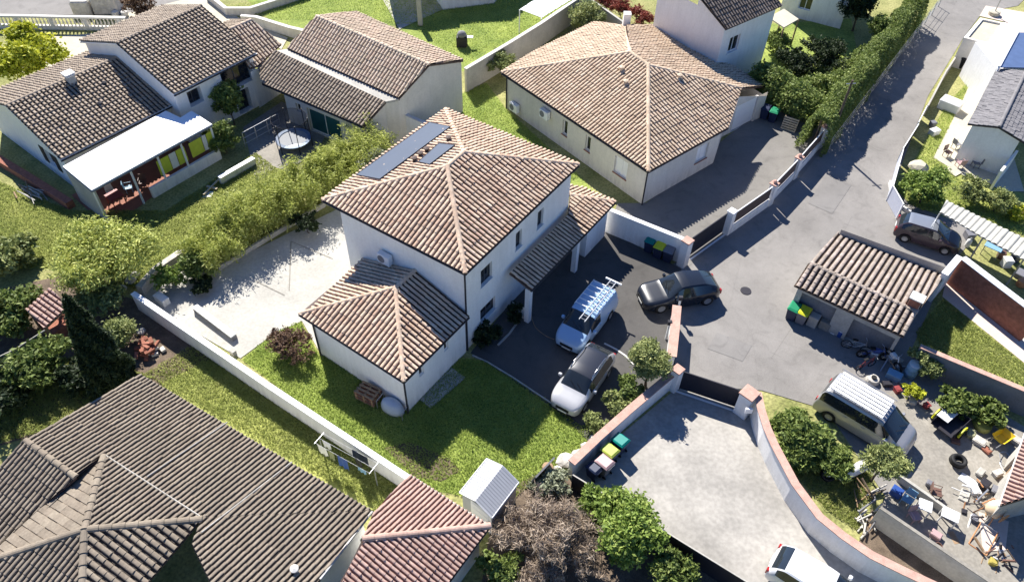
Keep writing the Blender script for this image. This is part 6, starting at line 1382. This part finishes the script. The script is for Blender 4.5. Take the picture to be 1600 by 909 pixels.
# pool cover roller and box on terrace
T = thing('cover_roller', 'long white pool cover roller bench on the pale terrace', 'roller bench', tuple(P(337, 508, 0)), pd((302, 480), (373, 534)))
L_(MB().box(-1.75, 1.75, -.18, .18, .35, .42, bev=.02), 'seat_plank', wt, T); L_(MB().lathe([(.14, -1.6), (.14, 1.6)], Matrix.Translation((0, 0, .2)) @ Matrix.Rotation(R(90), 4, 'Y'), 14), 'roller', plastic('beige', (.42, .40, .36)), T)
for x in (-1.7, 1.7): L_(MB().box(x-.05, x+.05, -.16, .16, 0, .35), 'leg', gy, T)
crate(255, 472, .9, .45, .5, M['plaster_white'], 'storage_box', 'white storage box beside the long wall end on the terrace', 'box', pd((240, 460), (265, 478)))
crate(365, 553, .35, .25, .3, M['plaster_grey'], 'skimmer_box', 'small grey box at the lower terrace corner against the wall', 'box', pd((300, 475), (373, 528)))
# seams on terrace
for i, (p, q) in enumerate((((455, 378), (520, 405)), ((455, 378), (452, 455)), ((400, 440), (445, 462)))):
    a, b = P(*p, 0), P(*q, 0); d = (b-a).normalized(); nn_ = Vector((-d.y, d.x, 0))*.03; z = Vector((0, 0, .054)); o = mesh_obj('terrace_joint', [a+nn_+z, a-nn_+z, b-nn_+z, b+nn_+z], [(0, 1, 2, 3)], M['concrete_yard']); o['kind'] = 'structure'
# things against wing wall
T = thing('pallet_stack', 'stack of brown pallets and rusty boards against the wing wall', 'pallets', tuple(P(577, 622, 0)), pd((508, 585), (642, 650)))
for i in range(5):
    for y in np.linspace(-.35, .35, 4): L_(MB().box(-.6, .6, y-.06, y+.06, .12+i*.14, .145+i*.14), 'board', M['brick_red'] if i % 2 else M['wood'], T)
    for x in (-.5, 0, .5): L_(MB().box(x-.05, x+.05, -.4, .4, .02+i*.14, .118+i*.14), 'bearer', M['wood'], T)
T = thing('covered_furniture', 'pale grey blue tarpaulin covered furniture at the wing corner', 'tarpaulin', tuple(P(614, 640, 0)), pd((508, 585), (642, 650)))
L_(MB().lathe([(.62, 0), (.6, .35), (.5, .62), (.3, .75), (.02, .78)], Matrix.Diagonal((1.1, .65, 1, 1)), 18), 'tarpaulin', plastic('tarp', (.38, .45, .55)), T, True)
for x in (-.75, .8): L_(MB().tube([(x, -.3, 0), (x, -.3, .6), (x, .3, .6), (x, .3, 0)], .025, 6), 'frame', M['steel'], T)
tag(MB().box(-.5, .5, -1.3, 1.3, 0, .07, Matrix.Translation(P(690, 606, 0)) @ Matrix.Rotation(pd((690, 606), (720, 580))-math.pi/2, 4, 'Z')).build('doorstep', M['concrete_pale'], origin=P(690, 606, 0)), 'pale concrete doorstep slab beside the wing wall', 'step')
# clothes line
cl = pd((500, 690), (600, 745)); T = thing('clothes_airer', 'rotary washing frame hung with laundry below the long white wall', 'clothes line', tuple(P(548, 735, 0)), cl)
for x in (-1.6, 1.6): L_(MB().tube([(x, 0, 0), (x, 0, 1.6)], .03, 6), 'post', M['steel'], T); L_(MB().tube([(x, -.35, 1.6), (x, .35, 1.6)], .02, 5), 'arm', M['steel'], T)
for y in (-.3, 0, .3): L_(MB().tube([(-1.6, y, 1.6), (1.6, y, 1.58)], .008, 4), 'line', wt, T)
def cloth(x, y, w, h, m, name, label, seed):
    rng = np.random.default_rng(seed); nx, nz = 8, 6; vs = []
    for i in range(nx+1):
        for j in range(nz+1): vs.append((x+w*i/nx, y+.03*math.sin(i*1.7+seed)*(j/nz+.2), 1.59-h*j/nz+.02*math.sin(i*.9)))
    fs = [(i*(nz+1)+j, (i+1)*(nz+1)+j, (i+1)*(nz+1)+j+1, i*(nz+1)+j+1) for i in range(nx) for j in range(nz)]
    base = ROOTM[T.name]; o = mesh_obj(name, [base @ Vector(v) for v in vs], fs, m, smooth=True, origin=base @ Vector((x, y, 1.59))); tag(o, label, 'laundry', 'washing hung out on the line'); return o
cloth(-1.5, -.3, .55, .7, wt, 'bed_sheet', 'white sheet at the left end of the washing line', 1); cloth(-1.45, 0, .5, .55, wt, 'towel', 'white towel hanging behind the white sheet', 2)
cloth(-.85, -.3, .35, .75, plastic('khaki', (.25, .27, .15)), 'trousers', 'khaki trousers hanging beside the white sheet', 3); cloth(-.3, -.3, .6, .9, bl, 'towel', 'bright blue towel in the middle of the washing line', 4)
cloth(.1, .3, .9, .7, nb, 'towel', 'dark navy cloth on the far washing line', 5); cloth(.9, -.3, .45, .35, lb, 'shirt', 'light blue shirt at the right end of the washing line', 6); cloth(.5, 0, .35, .6, M['dark_trim'], 'trousers', 'black trousers next to the bright blue towel', 7)
# ---------------- junk yard
T = thing('trailer', 'small open car trailer with white tailboard and yellow mudguard in the yard', 'trailer', tuple(P(1478, 668, 0)), pd((1455, 680), (1500, 640)))
L_(MB().box(-.75, .75, -.55, .55, .38, .44), 'floor', M['dark_trim'], T)
for x0, x1, y0, y1 in ((-.75, .75, -.58, -.55), (-.75, .75, .55, .58), (.75, .78, -.58, .58)): L_(MB().box(x0, x1, y0, y1, .38, .78), 'side_board', M['dark_trim'], T)
L_(MB().box(-.45, .8, .0, .62, .80, .84, bev=.01), 'cover_board', wt, T)
for sy in (-1, 1):
    L_(MB().lathe([(.12, -.08), (.28, -.09), (.3, 0), (.28, .09), (.12, .08)], Matrix.Translation((0, sy*.72, .3)) @ Matrix.Rotation(R(90), 4, 'X'), 18), 'wheel', M['black'], T)
    L_(MB().tube([(-.36, sy*.72, .35), (-.25, sy*.72, .62), (0, sy*.72, .7), (.25, sy*.72, .62), (.36, sy*.72, .35)], .06, 6), 'mudguard', yl, T)
L_(MB().tube([(.78, 0, .4), (1.6, 0, .42)], .04, 6), 'drawbar', M['steel'], T)
def wheelbarrow(u, v, rz, m, label):
    T = thing('wheelbarrow', label, 'wheelbarrow', tuple(P(u, v, 0)), rz)
    vs = [(-.3, -.2, .3), (.3, -.2, .3), (.3, .2, .3), (-.3, .2, .3), (-.45, -.35, .6), (.5, -.33, .58), (.5, .33, .58), (-.45, .35, .6)]
    L_(MB().add(vs, [(0, 1, 2, 3), (0, 1, 5, 4), (1, 2, 6, 5), (2, 3, 7, 6), (3, 0, 4, 7)]), 'tray', m, T)
    for sy in (-1, 1): L_(MB().tube([(.6, 0, .2), (0, sy*.22, .3), (-.95, sy*.28, .55)], .02, 6), 'handle', M['steel'], T); L_(MB().tube([(-.3, sy*.22, .3), (-.35, sy*.22, 0)], .02, 6), 'leg', M['steel'], T)
    L_(MB().lathe([(.05, -.04), (.19, -.05), (.2, 0), (.19, .05), (.05, .04)], Matrix.Translation((.6, 0, .2)) @ Matrix.Rotation(R(90), 4, 'X'), 16), 'wheel', M['black'], T)
wheelbarrow(1560, 690, pd((1540, 690), (1580, 665)), plastic('barrow_yellow', (.62, .45, .03)), 'bright yellow wheelbarrow by the green bush')
drum(1533, 668, .40, .35, plastic('tub_lime', (.45, .45, .12)), plastic('tub_lime', (.45, .45, .12)), 'round yellow green tub behind the yellow wheelbarrow', 'tub', 'tub')
# concrete mixer
T = thing('concrete_mixer', 'orange and cream concrete mixer beside the coral roofed lean-to', 'concrete mixer', tuple(P(1543, 808, 0)), .4)
L_(MB().lathe([(.15, -.45), (.36, -.3), (.40, 0), (.30, .3), (.22, .42), (.24, .45)], Matrix.Translation((0, 0, .85)) @ Matrix.Rotation(R(50), 4, 'Y'), 20), 'mixing_drum', plastic('cream', (.62, .48, .32)), T, True)
L_(MB().tube([(-.35, 0, .85), (-.35, .45, .8), (.35, .45, .8), (.35, 0, .85)], .035, 6), 'yoke', og, T)
for x, y in ((-.45, -.4), (.45, -.4), (-.45, .45), (.45, .45)): L_(MB().tube([(x*.6, y*.6, .75), (x, y, 0)], .03, 6), 'leg', og, T)
L_(MB().lathe([(.28, -.012), (.30, 0), (.28, .012)], Matrix.Translation((0, -.5, .8)) @ Matrix.Rotation(R(90), 4, 'X'), 18), 'tilt_wheel', og, T)
# lean-to with coral roof at right edge
T = thing('lean_to', 'lean-to with coral tiled roof cut by the right edge above the yard', 'outbuilding', tuple(P(1600, 790, 0)))
la, lb2 = P(1604, 672, 2.3), P(1562, 790, 2.3); lc = lb2+Vector((3.5, .9, .6)); ld = la+Vector((3.5, .9, .6)); tile_plane([la, lb2, lc, ld], lb2-la, TL['coral'], T, w=.25, course=.38); gutter(la, lb2, T, M['coping_pale'], .05)
wl = (lb2-la).normalized(); k0 = lb2-wl*.25+Vector((.3, .1, 0)); wall_panel(k0, k0+Vector((3.3, .85, 0)), 0, 2.25, [], T, M['plaster_grey']); wall_panel(la+wl*.3+Vector((.3, .1, 0)), k0, 0, 2.2, [(.8, 1.7, .05, 2.0, 'door', M['wood'])], T, M['plaster_grey'])
# frame/swing beneath it
T = thing('folding_trestle', 'folded metal frame with orange legs lying below the concrete mixer', 'frame', tuple(P(1535, 845, 0)), .8)
for a, b in (((-.6, -.4, .05), (.7, -.3, .3)), ((-.6, .4, .05), (.7, .45, .25)), ((-.6, -.4, .05), (-.6, .4, .05)), ((.7, -.3, .3), (.7, .45, .25)), ((0, -.4, .15), (.3, .5, .7))): L_(MB().tube([a, b], .03, 6), 'bar', og if a[0] < 0 else M['steel'], T)
tag(MB().prism([(p.x, p.y) for p in (P(1528, 800, 0), P(1575, 815, 0), P(1570, 860, 0), P(1535, 862, 0))], .03, .07).build('paving_slab', M['path_pink'], origin=P(1550, 835, 0)), 'pinkish paving slab under the metal frame', 'slab')
def table(u, v, w, d, h, m, label, rz=0, legm=None, name='table', group=None):
    T = thing(name, label, 'table', tuple(P(u, v, 0)), rz, group); L_(MB().box(-w/2, w/2, -d/2, d/2, h-.04, h, bev=.01), 'table_top', m, T)
    for sx in (-1, 1):
        for sy in (-1, 1): L_(MB().box(sx*(w/2-.06)-.025, sx*(w/2-.06)+.025, sy*(d/2-.06)-.025, sy*(d/2-.06)+.025, 0, h-.042), 'leg', legm or m, T)
    return T
def chair(u, v, rz, m, label, group=None, tip=0):
    T = thing('garden_chair', label, 'chair', tuple(P(u, v, 0)), rz, group); Mx = Matrix.Identity(4) if not tip else Matrix.Translation((0, 0, .25)) @ Matrix.Rotation(tip, 4, 'X')
    L_(MB().box(-.23, .23, -.22, .22, .40, .44, Mx, bev=.01), 'seat', m, T); L_(MB().box(-.23, .23, .20, .24, .46, .88, Mx @ Matrix.Rotation(R(-6), 4, 'X'), bev=.01), 'backrest', m, T)
    for x in (-.2, .2):
        for y in (-.19, .19): L_(MB().box(x-.018, x+.018, y-.018, y+.018, 0, .40, Mx), 'leg', m, T)
        L_(MB().tube([Mx @ Vector((x*1.15, -.2, .40)), Mx @ Vector((x*1.15, -.2, .62)), Mx @ Vector((x*1.15, .2, .64))], .018, 5), 'armrest', m, T)
g_ = 'white tables in the junk yard'; yv = pd((1376, 792), (1548, 908))
table(1437, 800, .6, .6, .7, wt, 'small square white table nearest the low concrete wall', yv+.3, group=g_); table(1475, 815, .75, .6, .75, wt, 'white table further right in the junk yard', yv+.2, group=g_)
chair(1413, 786, yv, lb, 'light blue plastic chair in the shade behind the grey blue wall'); chair(1425, 812, yv+1, pk, 'faded pink chair left of the white tables'); chair(1458, 775, yv+2, bn, 'brown chair casting a long shadow by the low wall')
crate(1398, 772, .5, .4, .45, bl, 'crate', 'deep blue crate in the corner behind the olive tree', 'crate', yv); crate(1460, 838, .45, .35, .3, pk, 'crate', 'dull pink box on the wall edge below the white tables', 'crate', yv)
T = thing('flower_pot', 'small dark pot on the pale ground between tables and wall', 'pot', tuple(P(1463, 856, 0))); L_(MB().lathe([(.10, 0), (.16, .25), (.17, .28), (.14, .28), (.12, .1)], seg=14), 'pot', bn, T); L_(MB().lathe([(0, .22), (.13, .22)], seg=12, cap=False), 'earth', M['soil'], T)
rng = np.random.default_rng(77)
jl = [(1512, 752, 'white board leaning among scrap in the yard', wt, .8, .5, .1), (1520, 768, 'pale box among scrap left of the mixer', wt, .5, .35, .35), (1535, 760, 'dark scrap engine block above the mixer', M['dark_trim'], .5, .4, .4), (1552, 768, 'blue grey tool case beside the lean-to', gy, .45, .3, .3), (1506, 775, 'flat pale slab leaning near the scrap', M['concrete_pale'], .7, .4, .12),
      (1505, 800, 'small black scrap piece on open yard floor', M['dark_trim'], .25, .2, .15), (1520, 812, 'grey bucket shaped scrap by the mixer wheels', gy, .3, .3, .3), (1500, 672, 'white bag beside the trailer drawbar', wt, .45, .35, .3), (1515, 680, 'olive cloth bundle between trailer and barrow', plastic('olivecloth', (.3, .3, .18)), .5, .4, .3), (1528, 692, 'pale grey sack in front of the yellow wheelbarrow', M['stone'], .6, .45, .3), (1585, 690, 'pale sack at the right edge above the lean-to', M['stone'], .5, .4, .3),
      (1400, 612, 'pink red container beside the van nose', rd, .35, .3, .35), (1446, 636, 'red bucket shaped container between shrub and trailer', rd, .3, .3, .3), (1425, 628, 'pale rubble bag beside the van roof', M['stone'], .5, .35, .25), (1410, 600, 'blue grey sheet bundle next to the drum', gy, .5, .4, .25)]
for i, (u, v, lb_, m, w, d, h) in enumerate(jl): crate(u, v, w, d, h, m, ['scrap_board', 'box', 'engine_block', 'tool_case', 'stone_slab', 'scrap_piece', 'bucket', 'bag', 'cloth_bundle', 'sack', 'sack', 'container', 'container', 'rubble_bag', 'sheet_bundle'][i], lb_, ['board', 'box', 'engine', 'case', 'slab', 'scrap', 'bucket', 'bag', 'bundle', 'sack', 'sack', 'container', 'container', 'bag', 'bundle'][i], rng.uniform(0, 3), bev=.06 if h > .2 else .02)
T = thing('scrap_heap', 'heap of mixed metal scrap and boards beside the concrete mixer', 'scrap heap', tuple(P(1525, 785, 0))); 
for i in range(22): a = Vector((rng.normal()*.45, rng.normal()*.45, rng.uniform(.05, .4))); L_(MB().tube([a, a+Vector(rng.normal(size=3)*.35)], rng.uniform(.02, .05), 5), 'metal_piece', [M['steel'], M['dark_trim'], M['wood'], wt, og][i % 5], T)
T = thing('scrap_heap', 'low scrap heap at the foot of the lean-to wall', 'scrap heap', tuple(P(1563, 870, 0)));
for i in range(16): a = Vector((rng.normal()*.4, rng.normal()*.4, rng.uniform(.05, .35))); L_(MB().tube([a, a+Vector(rng.normal(size=3)*.3)], rng.uniform(.03, .07), 5), 'metal_piece', [M['dark_trim'], M['wood'], M['steel'], bn][i % 4], T)
def hose(pts, m, label, r=.02, z=.05): 
    Q = [P(u, v, z) for u, v in pts]; out = []
    for i in range(len(Q)-1):
        p0, p1, p2, p3 = Q[max(i-1, 0)], Q[i], Q[i+1], Q[min(i+2, len(Q)-1)]
        for t_ in np.linspace(0, 1, 6, endpoint=False): out.append(.5*((2*p1)+(-p0+p2)*t_+(2*p0-5*p1+4*p2-p3)*t_*t_+(-p0+3*p1-3*p2+p3)*t_**3))
    out.append(Q[-1]); tag(MB().tube(out, r, 5).build('hose', m, origin=Q[0]), label, 'hose')
hose([(1565, 722), (1562, 708), (1572, 706), (1578, 718), (1570, 728), (1562, 722), (1568, 735)], M['steel'], 'looped grey hose on the ground left of the coral lean-to')
hose([(1335, 745), (1333, 765), (1315, 778), (1290, 778), (1275, 776)], M['dark_trim'], 'dark hose curving over the weedy grass inside the curved wall')
hose([(1533, 880), (1540, 862), (1555, 852), (1560, 870), (1556, 895)], M['wood'], 'brown hose lying at the bottom of the yard'); hose([(830, 492), (836, 510), (852, 524), (866, 530)], M['wood'], 'brown hose lying on the dark driveway left of the ladder van')
# planks near olive tree
T = thing('plank_pile', 'leaning weathered planks and branches below the olive tree', 'plank pile', tuple(P(1352, 800, 0)))
for i in range(30):
    a = P(1352+rng.uniform(-16, 18), 795+rng.uniform(-34, 48), .05+rng.uniform(0, .3)); an = rng.normal()*.7+1.0; L0 = rng.uniform(.3, .75); b = a+Vector((math.cos(an)*L0*1.6, math.sin(an)*L0*1.6, rng.normal()*.12)); b.z = max(b.z, .04); MB().tube([a, b], rng.uniform(.025, .06), 5).build('plank', [M['stone'], M['wood'], M['plaster_grey'], M['plaster_dark'], M['bark']][i % 5], T)
# ---------------- carport (corrugated)
T = thing('corrugated_carport', 'cream corrugated roof sheets on thin posts beside the grey hatchback', 'carport', tuple(P(1540, 395, 0)))
M['corr'] = mat('corrugated_sheet', (.52, .50, .43), .7, .15, 1.5, fine=.1)
def corr(px, z, w=.34, h=.07):
    q = [P(u, v, z) for u, v in px]; wav = ([0, .15, .3, .5, .7, .85], [0, .3, .8, 1, .8, .3])
    return tile_plane(q, (q[1]-q[0]), M['corr'], T, w=w, h=h, course=6, thick=.02, trim=M['corr'], name='roof_sheet', prof=wav)
corr([(1478, 314), (1640, 393), (1640, 428), (1535, 372), (1468, 332)], 2.2)
for u, v, z in ((1468, 334, 2.15), (1535, 373, 2.15), (1600, 405, 2.15)): q = P(u, v, z); MB().box(q.x-.035, q.x+.035, q.y-.035, q.y+.035, 0, z).build('post', M['steel'], T)
table(1545, 398, 1.0, .7, .75, lb, 'pale blue topped table under the corrugated roof edge', pd((1525, 380), (1570, 400)), M['steel'])
for i, (u, v, m, w, d, h, nm, lb_) in enumerate(((1570, 415, wt, .5, .5, .6, 'box', 'white box behind the brick wall beneath the corrugated roof'), (1583, 408, nb, .6, .4, .7, 'box', 'dark box beside the white box behind the brick wall'), (1592, 430, gy, .7, .6, .3, 'crate', 'grey crate near the orange pot'), (1562, 402, bn, .4, .4, .5, 'box', 'brown box under the corrugated roof'), (1512, 372, gy, .6, .5, .5, 'box', 'grey object in the dark space under the carport'))): crate(u, v, w, d, h, m, nm, lb_, nm, .4*i)
drum(1594, 446, .28, .4, og, og, 'orange round pot at the right edge behind the brick wall', 'pot', 'pot')
T = thing('gas_bottle', 'white bottle standing on the wall end by the hatchback bonnet', 'bottle', tuple(P(1510, 385, 0))); L_(MB().lathe([(.14, 0), (.16, .05), (.16, .5), (.08, .6), (.04, .66)], seg=14), 'bottle', wt, T, True); L_(MB().lathe([(.05, .66), (.05, .72)], seg=8), 'valve', M['steel'], T)
# ---------------- right garden furniture
gq_ = 'rattan armchairs around the patio table'
crate(1482, 170, 1.5, 1.1, .75, wt, 'covered_table', 'white covered garden table on the shaded patio', 'table', pd((1470, 158), (1495, 168)), bev=.06)
crate(1458, 210, .7, .5, .45, wt, 'garden_bench', 'small white box bench on the lawn beside the slatted fence', 'bench', pd((1440, 215), (1470, 205)))
crate(1456, 197, .4, .4, .4, gy, 'planter', 'grey planter between box bench and covered table', 'planter', .3)
table(1508, 247, 1.0, .8, .7, wt, 'white patio table among the rattan chairs', pd((1495, 245), (1530, 258)), M['steel'])
for i, (u, v, lb_) in enumerate(((1478, 245, 'rattan chair at the left end of the patio set'), (1492, 232, 'rattan chair above the white patio table'), (1497, 262, 'rattan chair below the white patio table'), (1522, 262, 'rattan chair at the right of the patio set'))): chair(u, v, i*1.4+.5, [bn, gy, pk, gy][i], lb_, gq_)
crate(1530, 250, 1.3, .5, .45, wt, 'sunlounger', 'white lounger beside the pale blue gable wall', 'lounger', pd((1515, 245), (1550, 262)), bev=.1)
tag(MB().prism([(p.x, p.y) for p in (P(1475, 265, 0), P(1487, 256, 0), P(1505, 270, 0), P(1492, 277, 0))], .05, .09).build('paving_slab', M['patio_cream'], origin=P(1490, 268, 0)), 'pale slab on the grass in front of the patio chairs', 'slab')
rock(1433, 268, .7, 'large rounded pale boulder beside the bright garden tree', 301, M['patio_cream'], None)
wheelie_bin(1499, 106, .5, M['black'], M['black'], 'black bin below the flat roofed block', group='wheelie bins standing at the walls')
wheelie_bin(1505, 100, .5, M['black'], plastic('maroon', (.10, .02, .03)), 'dark maroon lidded bin below the flat roofed block', group='wheelie bins standing at the walls')
tag(MB().box(-.08, .08, -1.6, 1.6, 0, 1.6, Matrix.Translation(P(1560, 280, 0)) @ Matrix.Rotation(pd((1545, 300), (1575, 262))-math.pi/2, 4, 'Z')).build('garden_wall', M['plaster_white'], origin=P(1560, 280, 0)), 'short white wall jutting from the pale blue gable', 'wall')
T = thing('post_lamp', 'short street lamp with round pale base at the top right road end', 'lamp', tuple(P(1552, 24, 0))); L_(MB().lathe([(.5, 0), (.5, .35), (.4, .4)], seg=18), 'base', M['patio_cream'], T); L_(MB().tube([(0, 0, .4), (0, 0, 1.6)], .05, 8), 'post', M['steel'], T)
# ---------------- top lawn and others
T = thing('barbecue', 'dark rounded barbecue with white tray on the top lawn', 'barbecue', tuple(P(722, 72, 0))); L_(MB().box(-.45, .45, -.35, .35, 0, .9, bev=.05), 'cabinet', M['dark_trim'], T); L_(MB().lathe([(.35, .9), (.4, 1.05), (.3, 1.25), (.02, 1.35)], seg=16), 'hood', M['plaster_dark'], T, True); L_(MB().box(.45, .95, -.2, .2, .82, .86), 'side_tray', wt, T)
T = thing('white_canopy', 'white panelled lean-to roof at the top beside the grey boundary wall', 'canopy', tuple(P(850, 30, 0)))
q = [P(812, 15, 2.2), P(846, 28, 2.2), P(898, -4, 2.2), P(862, -18, 2.2)]
for i in range(5): a, b = i/5+.01, (i+1)/5-.01; slab([q[0].lerp(q[3], a), q[1].lerp(q[2], a), q[1].lerp(q[2], b), q[0].lerp(q[3], b)], .04).build('roof_panel', M['white_paint'], T)
for p in q: MB().box(p.x-.05, p.x+.05, p.y-.05, p.y+.05, 0, 2.15).build('post', M['white_paint'], T)
table(184, 318, .9, .9, .74, rd, 'dark red patio table under the white terrace roof', dAa.angle(Vector((1, 0, 0))))
chair(176, 308, .6, wt, 'white framed chair beside the dark red patio table'); chair(204, 300, 2.0, lb, 'pale blue chair under the terrace roof near the blinds'); chair(226, 292, .2, bn, 'brown chair behind the low terrace parapet')
# toys on lawn near awning
T = thing('wooden_seesaw', 'small pale wooden frame lying on the lawn left of the bamboo', 'garden toy', tuple(P(332, 296, 0))); L_(MB().box(-.9, .9, -.05, .05, .2, .28, Matrix.Rotation(pd((325, 305), (345, 285)), 4, 'Z')), 'beam', M['wood_pale'], T); L_(MB().box(-.08, .08, -.4, .4, 0, .2, Matrix.Rotation(pd((325, 305), (345, 285)), 4, 'Z')), 'base', M['wood_pale'], T); L_(MB().box(-.3, .3, -.3, .3, .0, .1, Matrix.Translation((-.1, -.6, 0)), bev=.03), 'seat', wt, T)
T = thing('pallet', 'pale wooden pallet leaning at the driveway end by the bins', 'pallet', tuple(P(1230, 205, 0)), a_)
for i in range(6): L_(MB().box(-.55, .55, -.02, .02, .05+i*.17, .16+i*.17, Matrix.Rotation(R(-20), 4, 'X')), 'board', M['wood_pale'], T)
for x in (-.5, 0, .5): L_(MB().box(x-.04, x+.04, .021, .10, .02, 1.05, Matrix.Rotation(R(-20), 4, 'X')), 'bearer', M['wood'], T)
# white curved line on driveway, lawn kerbs
def strip(name, px, w, z0, z1, m, kind='structure'):
    Q = [Vector(P(u, v, 0)[:2]) for u, v in px]; mb = MB()
    for i in range(len(Q)-1):
        d = (Q[i+1]-Q[i]).normalized(); nn_ = Vector((-d.y, d.x))*w/2; mb.prism([Q[i]+nn_, Q[i]-nn_, Q[i+1]-nn_, Q[i+1]+nn_], z0, z1)
    o = mb.build(name, m); o['kind'] = kind
strip('lawn_edging', [(738, 556), (762, 567), (800, 590), (866, 634)], .08, 0, .10, M['concrete_pale']); strip('gate_rail', [(944, 537), (962, 546), (978, 557), (990, 570)], .10, .02, .06, M['coping_pale'])
strip('bed_edging', [(778, 540), (796, 522), (812, 500)], .10, 0, .10, M['concrete_pale'])
strip('road_joint', [(1205, 560), (1265, 470), (1330, 340)], .03, .0, .034, M['asphalt_drive'])
# gate posts of main entrance
for u, v, lb_ in ((1040, 508, 'slim black intercom post at the driveway entrance'), (1057, 470, 'black camera head on the coral coped wall end')):
    T = thing('intercom_post', lb_, 'post', tuple(P(u, v+22, 0))); L_(MB().box(-.05, .05, -.05, .05, 0, 1.3), 'post', wt, T); L_(MB().box(-.12, .12, -.10, .10, 1.3, 1.55, bev=.02), 'head', M['dark_trim'], T)

for i, px in enumerate(([(1120, 520), (1175, 540), (1160, 565), (1105, 545)], [(1290, 275), (1330, 290), (1300, 335), (1262, 318)], [(1370, 150), (1392, 160), (1352, 222), (1330, 212)])): sheet('road_patch', px, .0, asphalt('asphalt_patch_%d' % i, (.215, .205, .195)))
T = thing('manhole_cover', 'round iron manhole cover set in the road between shed and gate', 'manhole cover', tuple(P(1165, 455, 0))); L_(MB().lathe([(.32, .03), (.32, .062), (.28, .064), (.0, .066)], seg=24), 'cover', M['dark_trim'], T)

for i, (u, v, nm, lb_, m, w, d, h) in enumerate(((1385, 602, 'tool_box', 'dark tool box between machine part and crate in front of the shed', M['dark_trim'], .5, .3, .25), (1405, 566, 'paint_tin', 'small pale tin at the foot of the shed wall corner', M['concrete_pale'], .25, .25, .25), (1418, 604, 'box', 'low pale box at the edge of the yard by the blue drum', M['stone'], .45, .35, .2),
    (1540, 705, 'brick_stack', 'small stack of bricks in front of the yellow wheelbarrow', M['brick_red'], .4, .3, .2), (1492, 690, 'cushion', 'olive cushion on the yard floor below the trailer', bn, .4, .35, .15), (1556, 742, 'planter_box', 'pale planter box against the coral lean-to wall', M['stone'], .5, .3, .3), (1549, 880, 'bucket', 'yellow bucket near the hose at the bottom of the yard', plastic('dull_yellow', (.40, .33, .08)), .3, .3, .3), (1490, 840, 'scrap_board', 'flat brown board on the open ground right of the tables', M['wood'], .6, .3, .05),
    (1450, 758, 'bucket', 'grey bucket standing on the yard side of the low concrete wall', gy, .28, .28, .3), (1470, 790, 'bucket', 'dark bucket further along the low concrete wall', M['dark_trim'], .28, .28, .28), (1530, 740, 'tool_box', 'pale tool box above the dark scrap engine', M['concrete_pale'], .5, .3, .25))): crate(u, v, w, d, h, m, nm, lb_, nm.replace('_', ' '), .7*i, bev=.04 if h > .12 else .01)
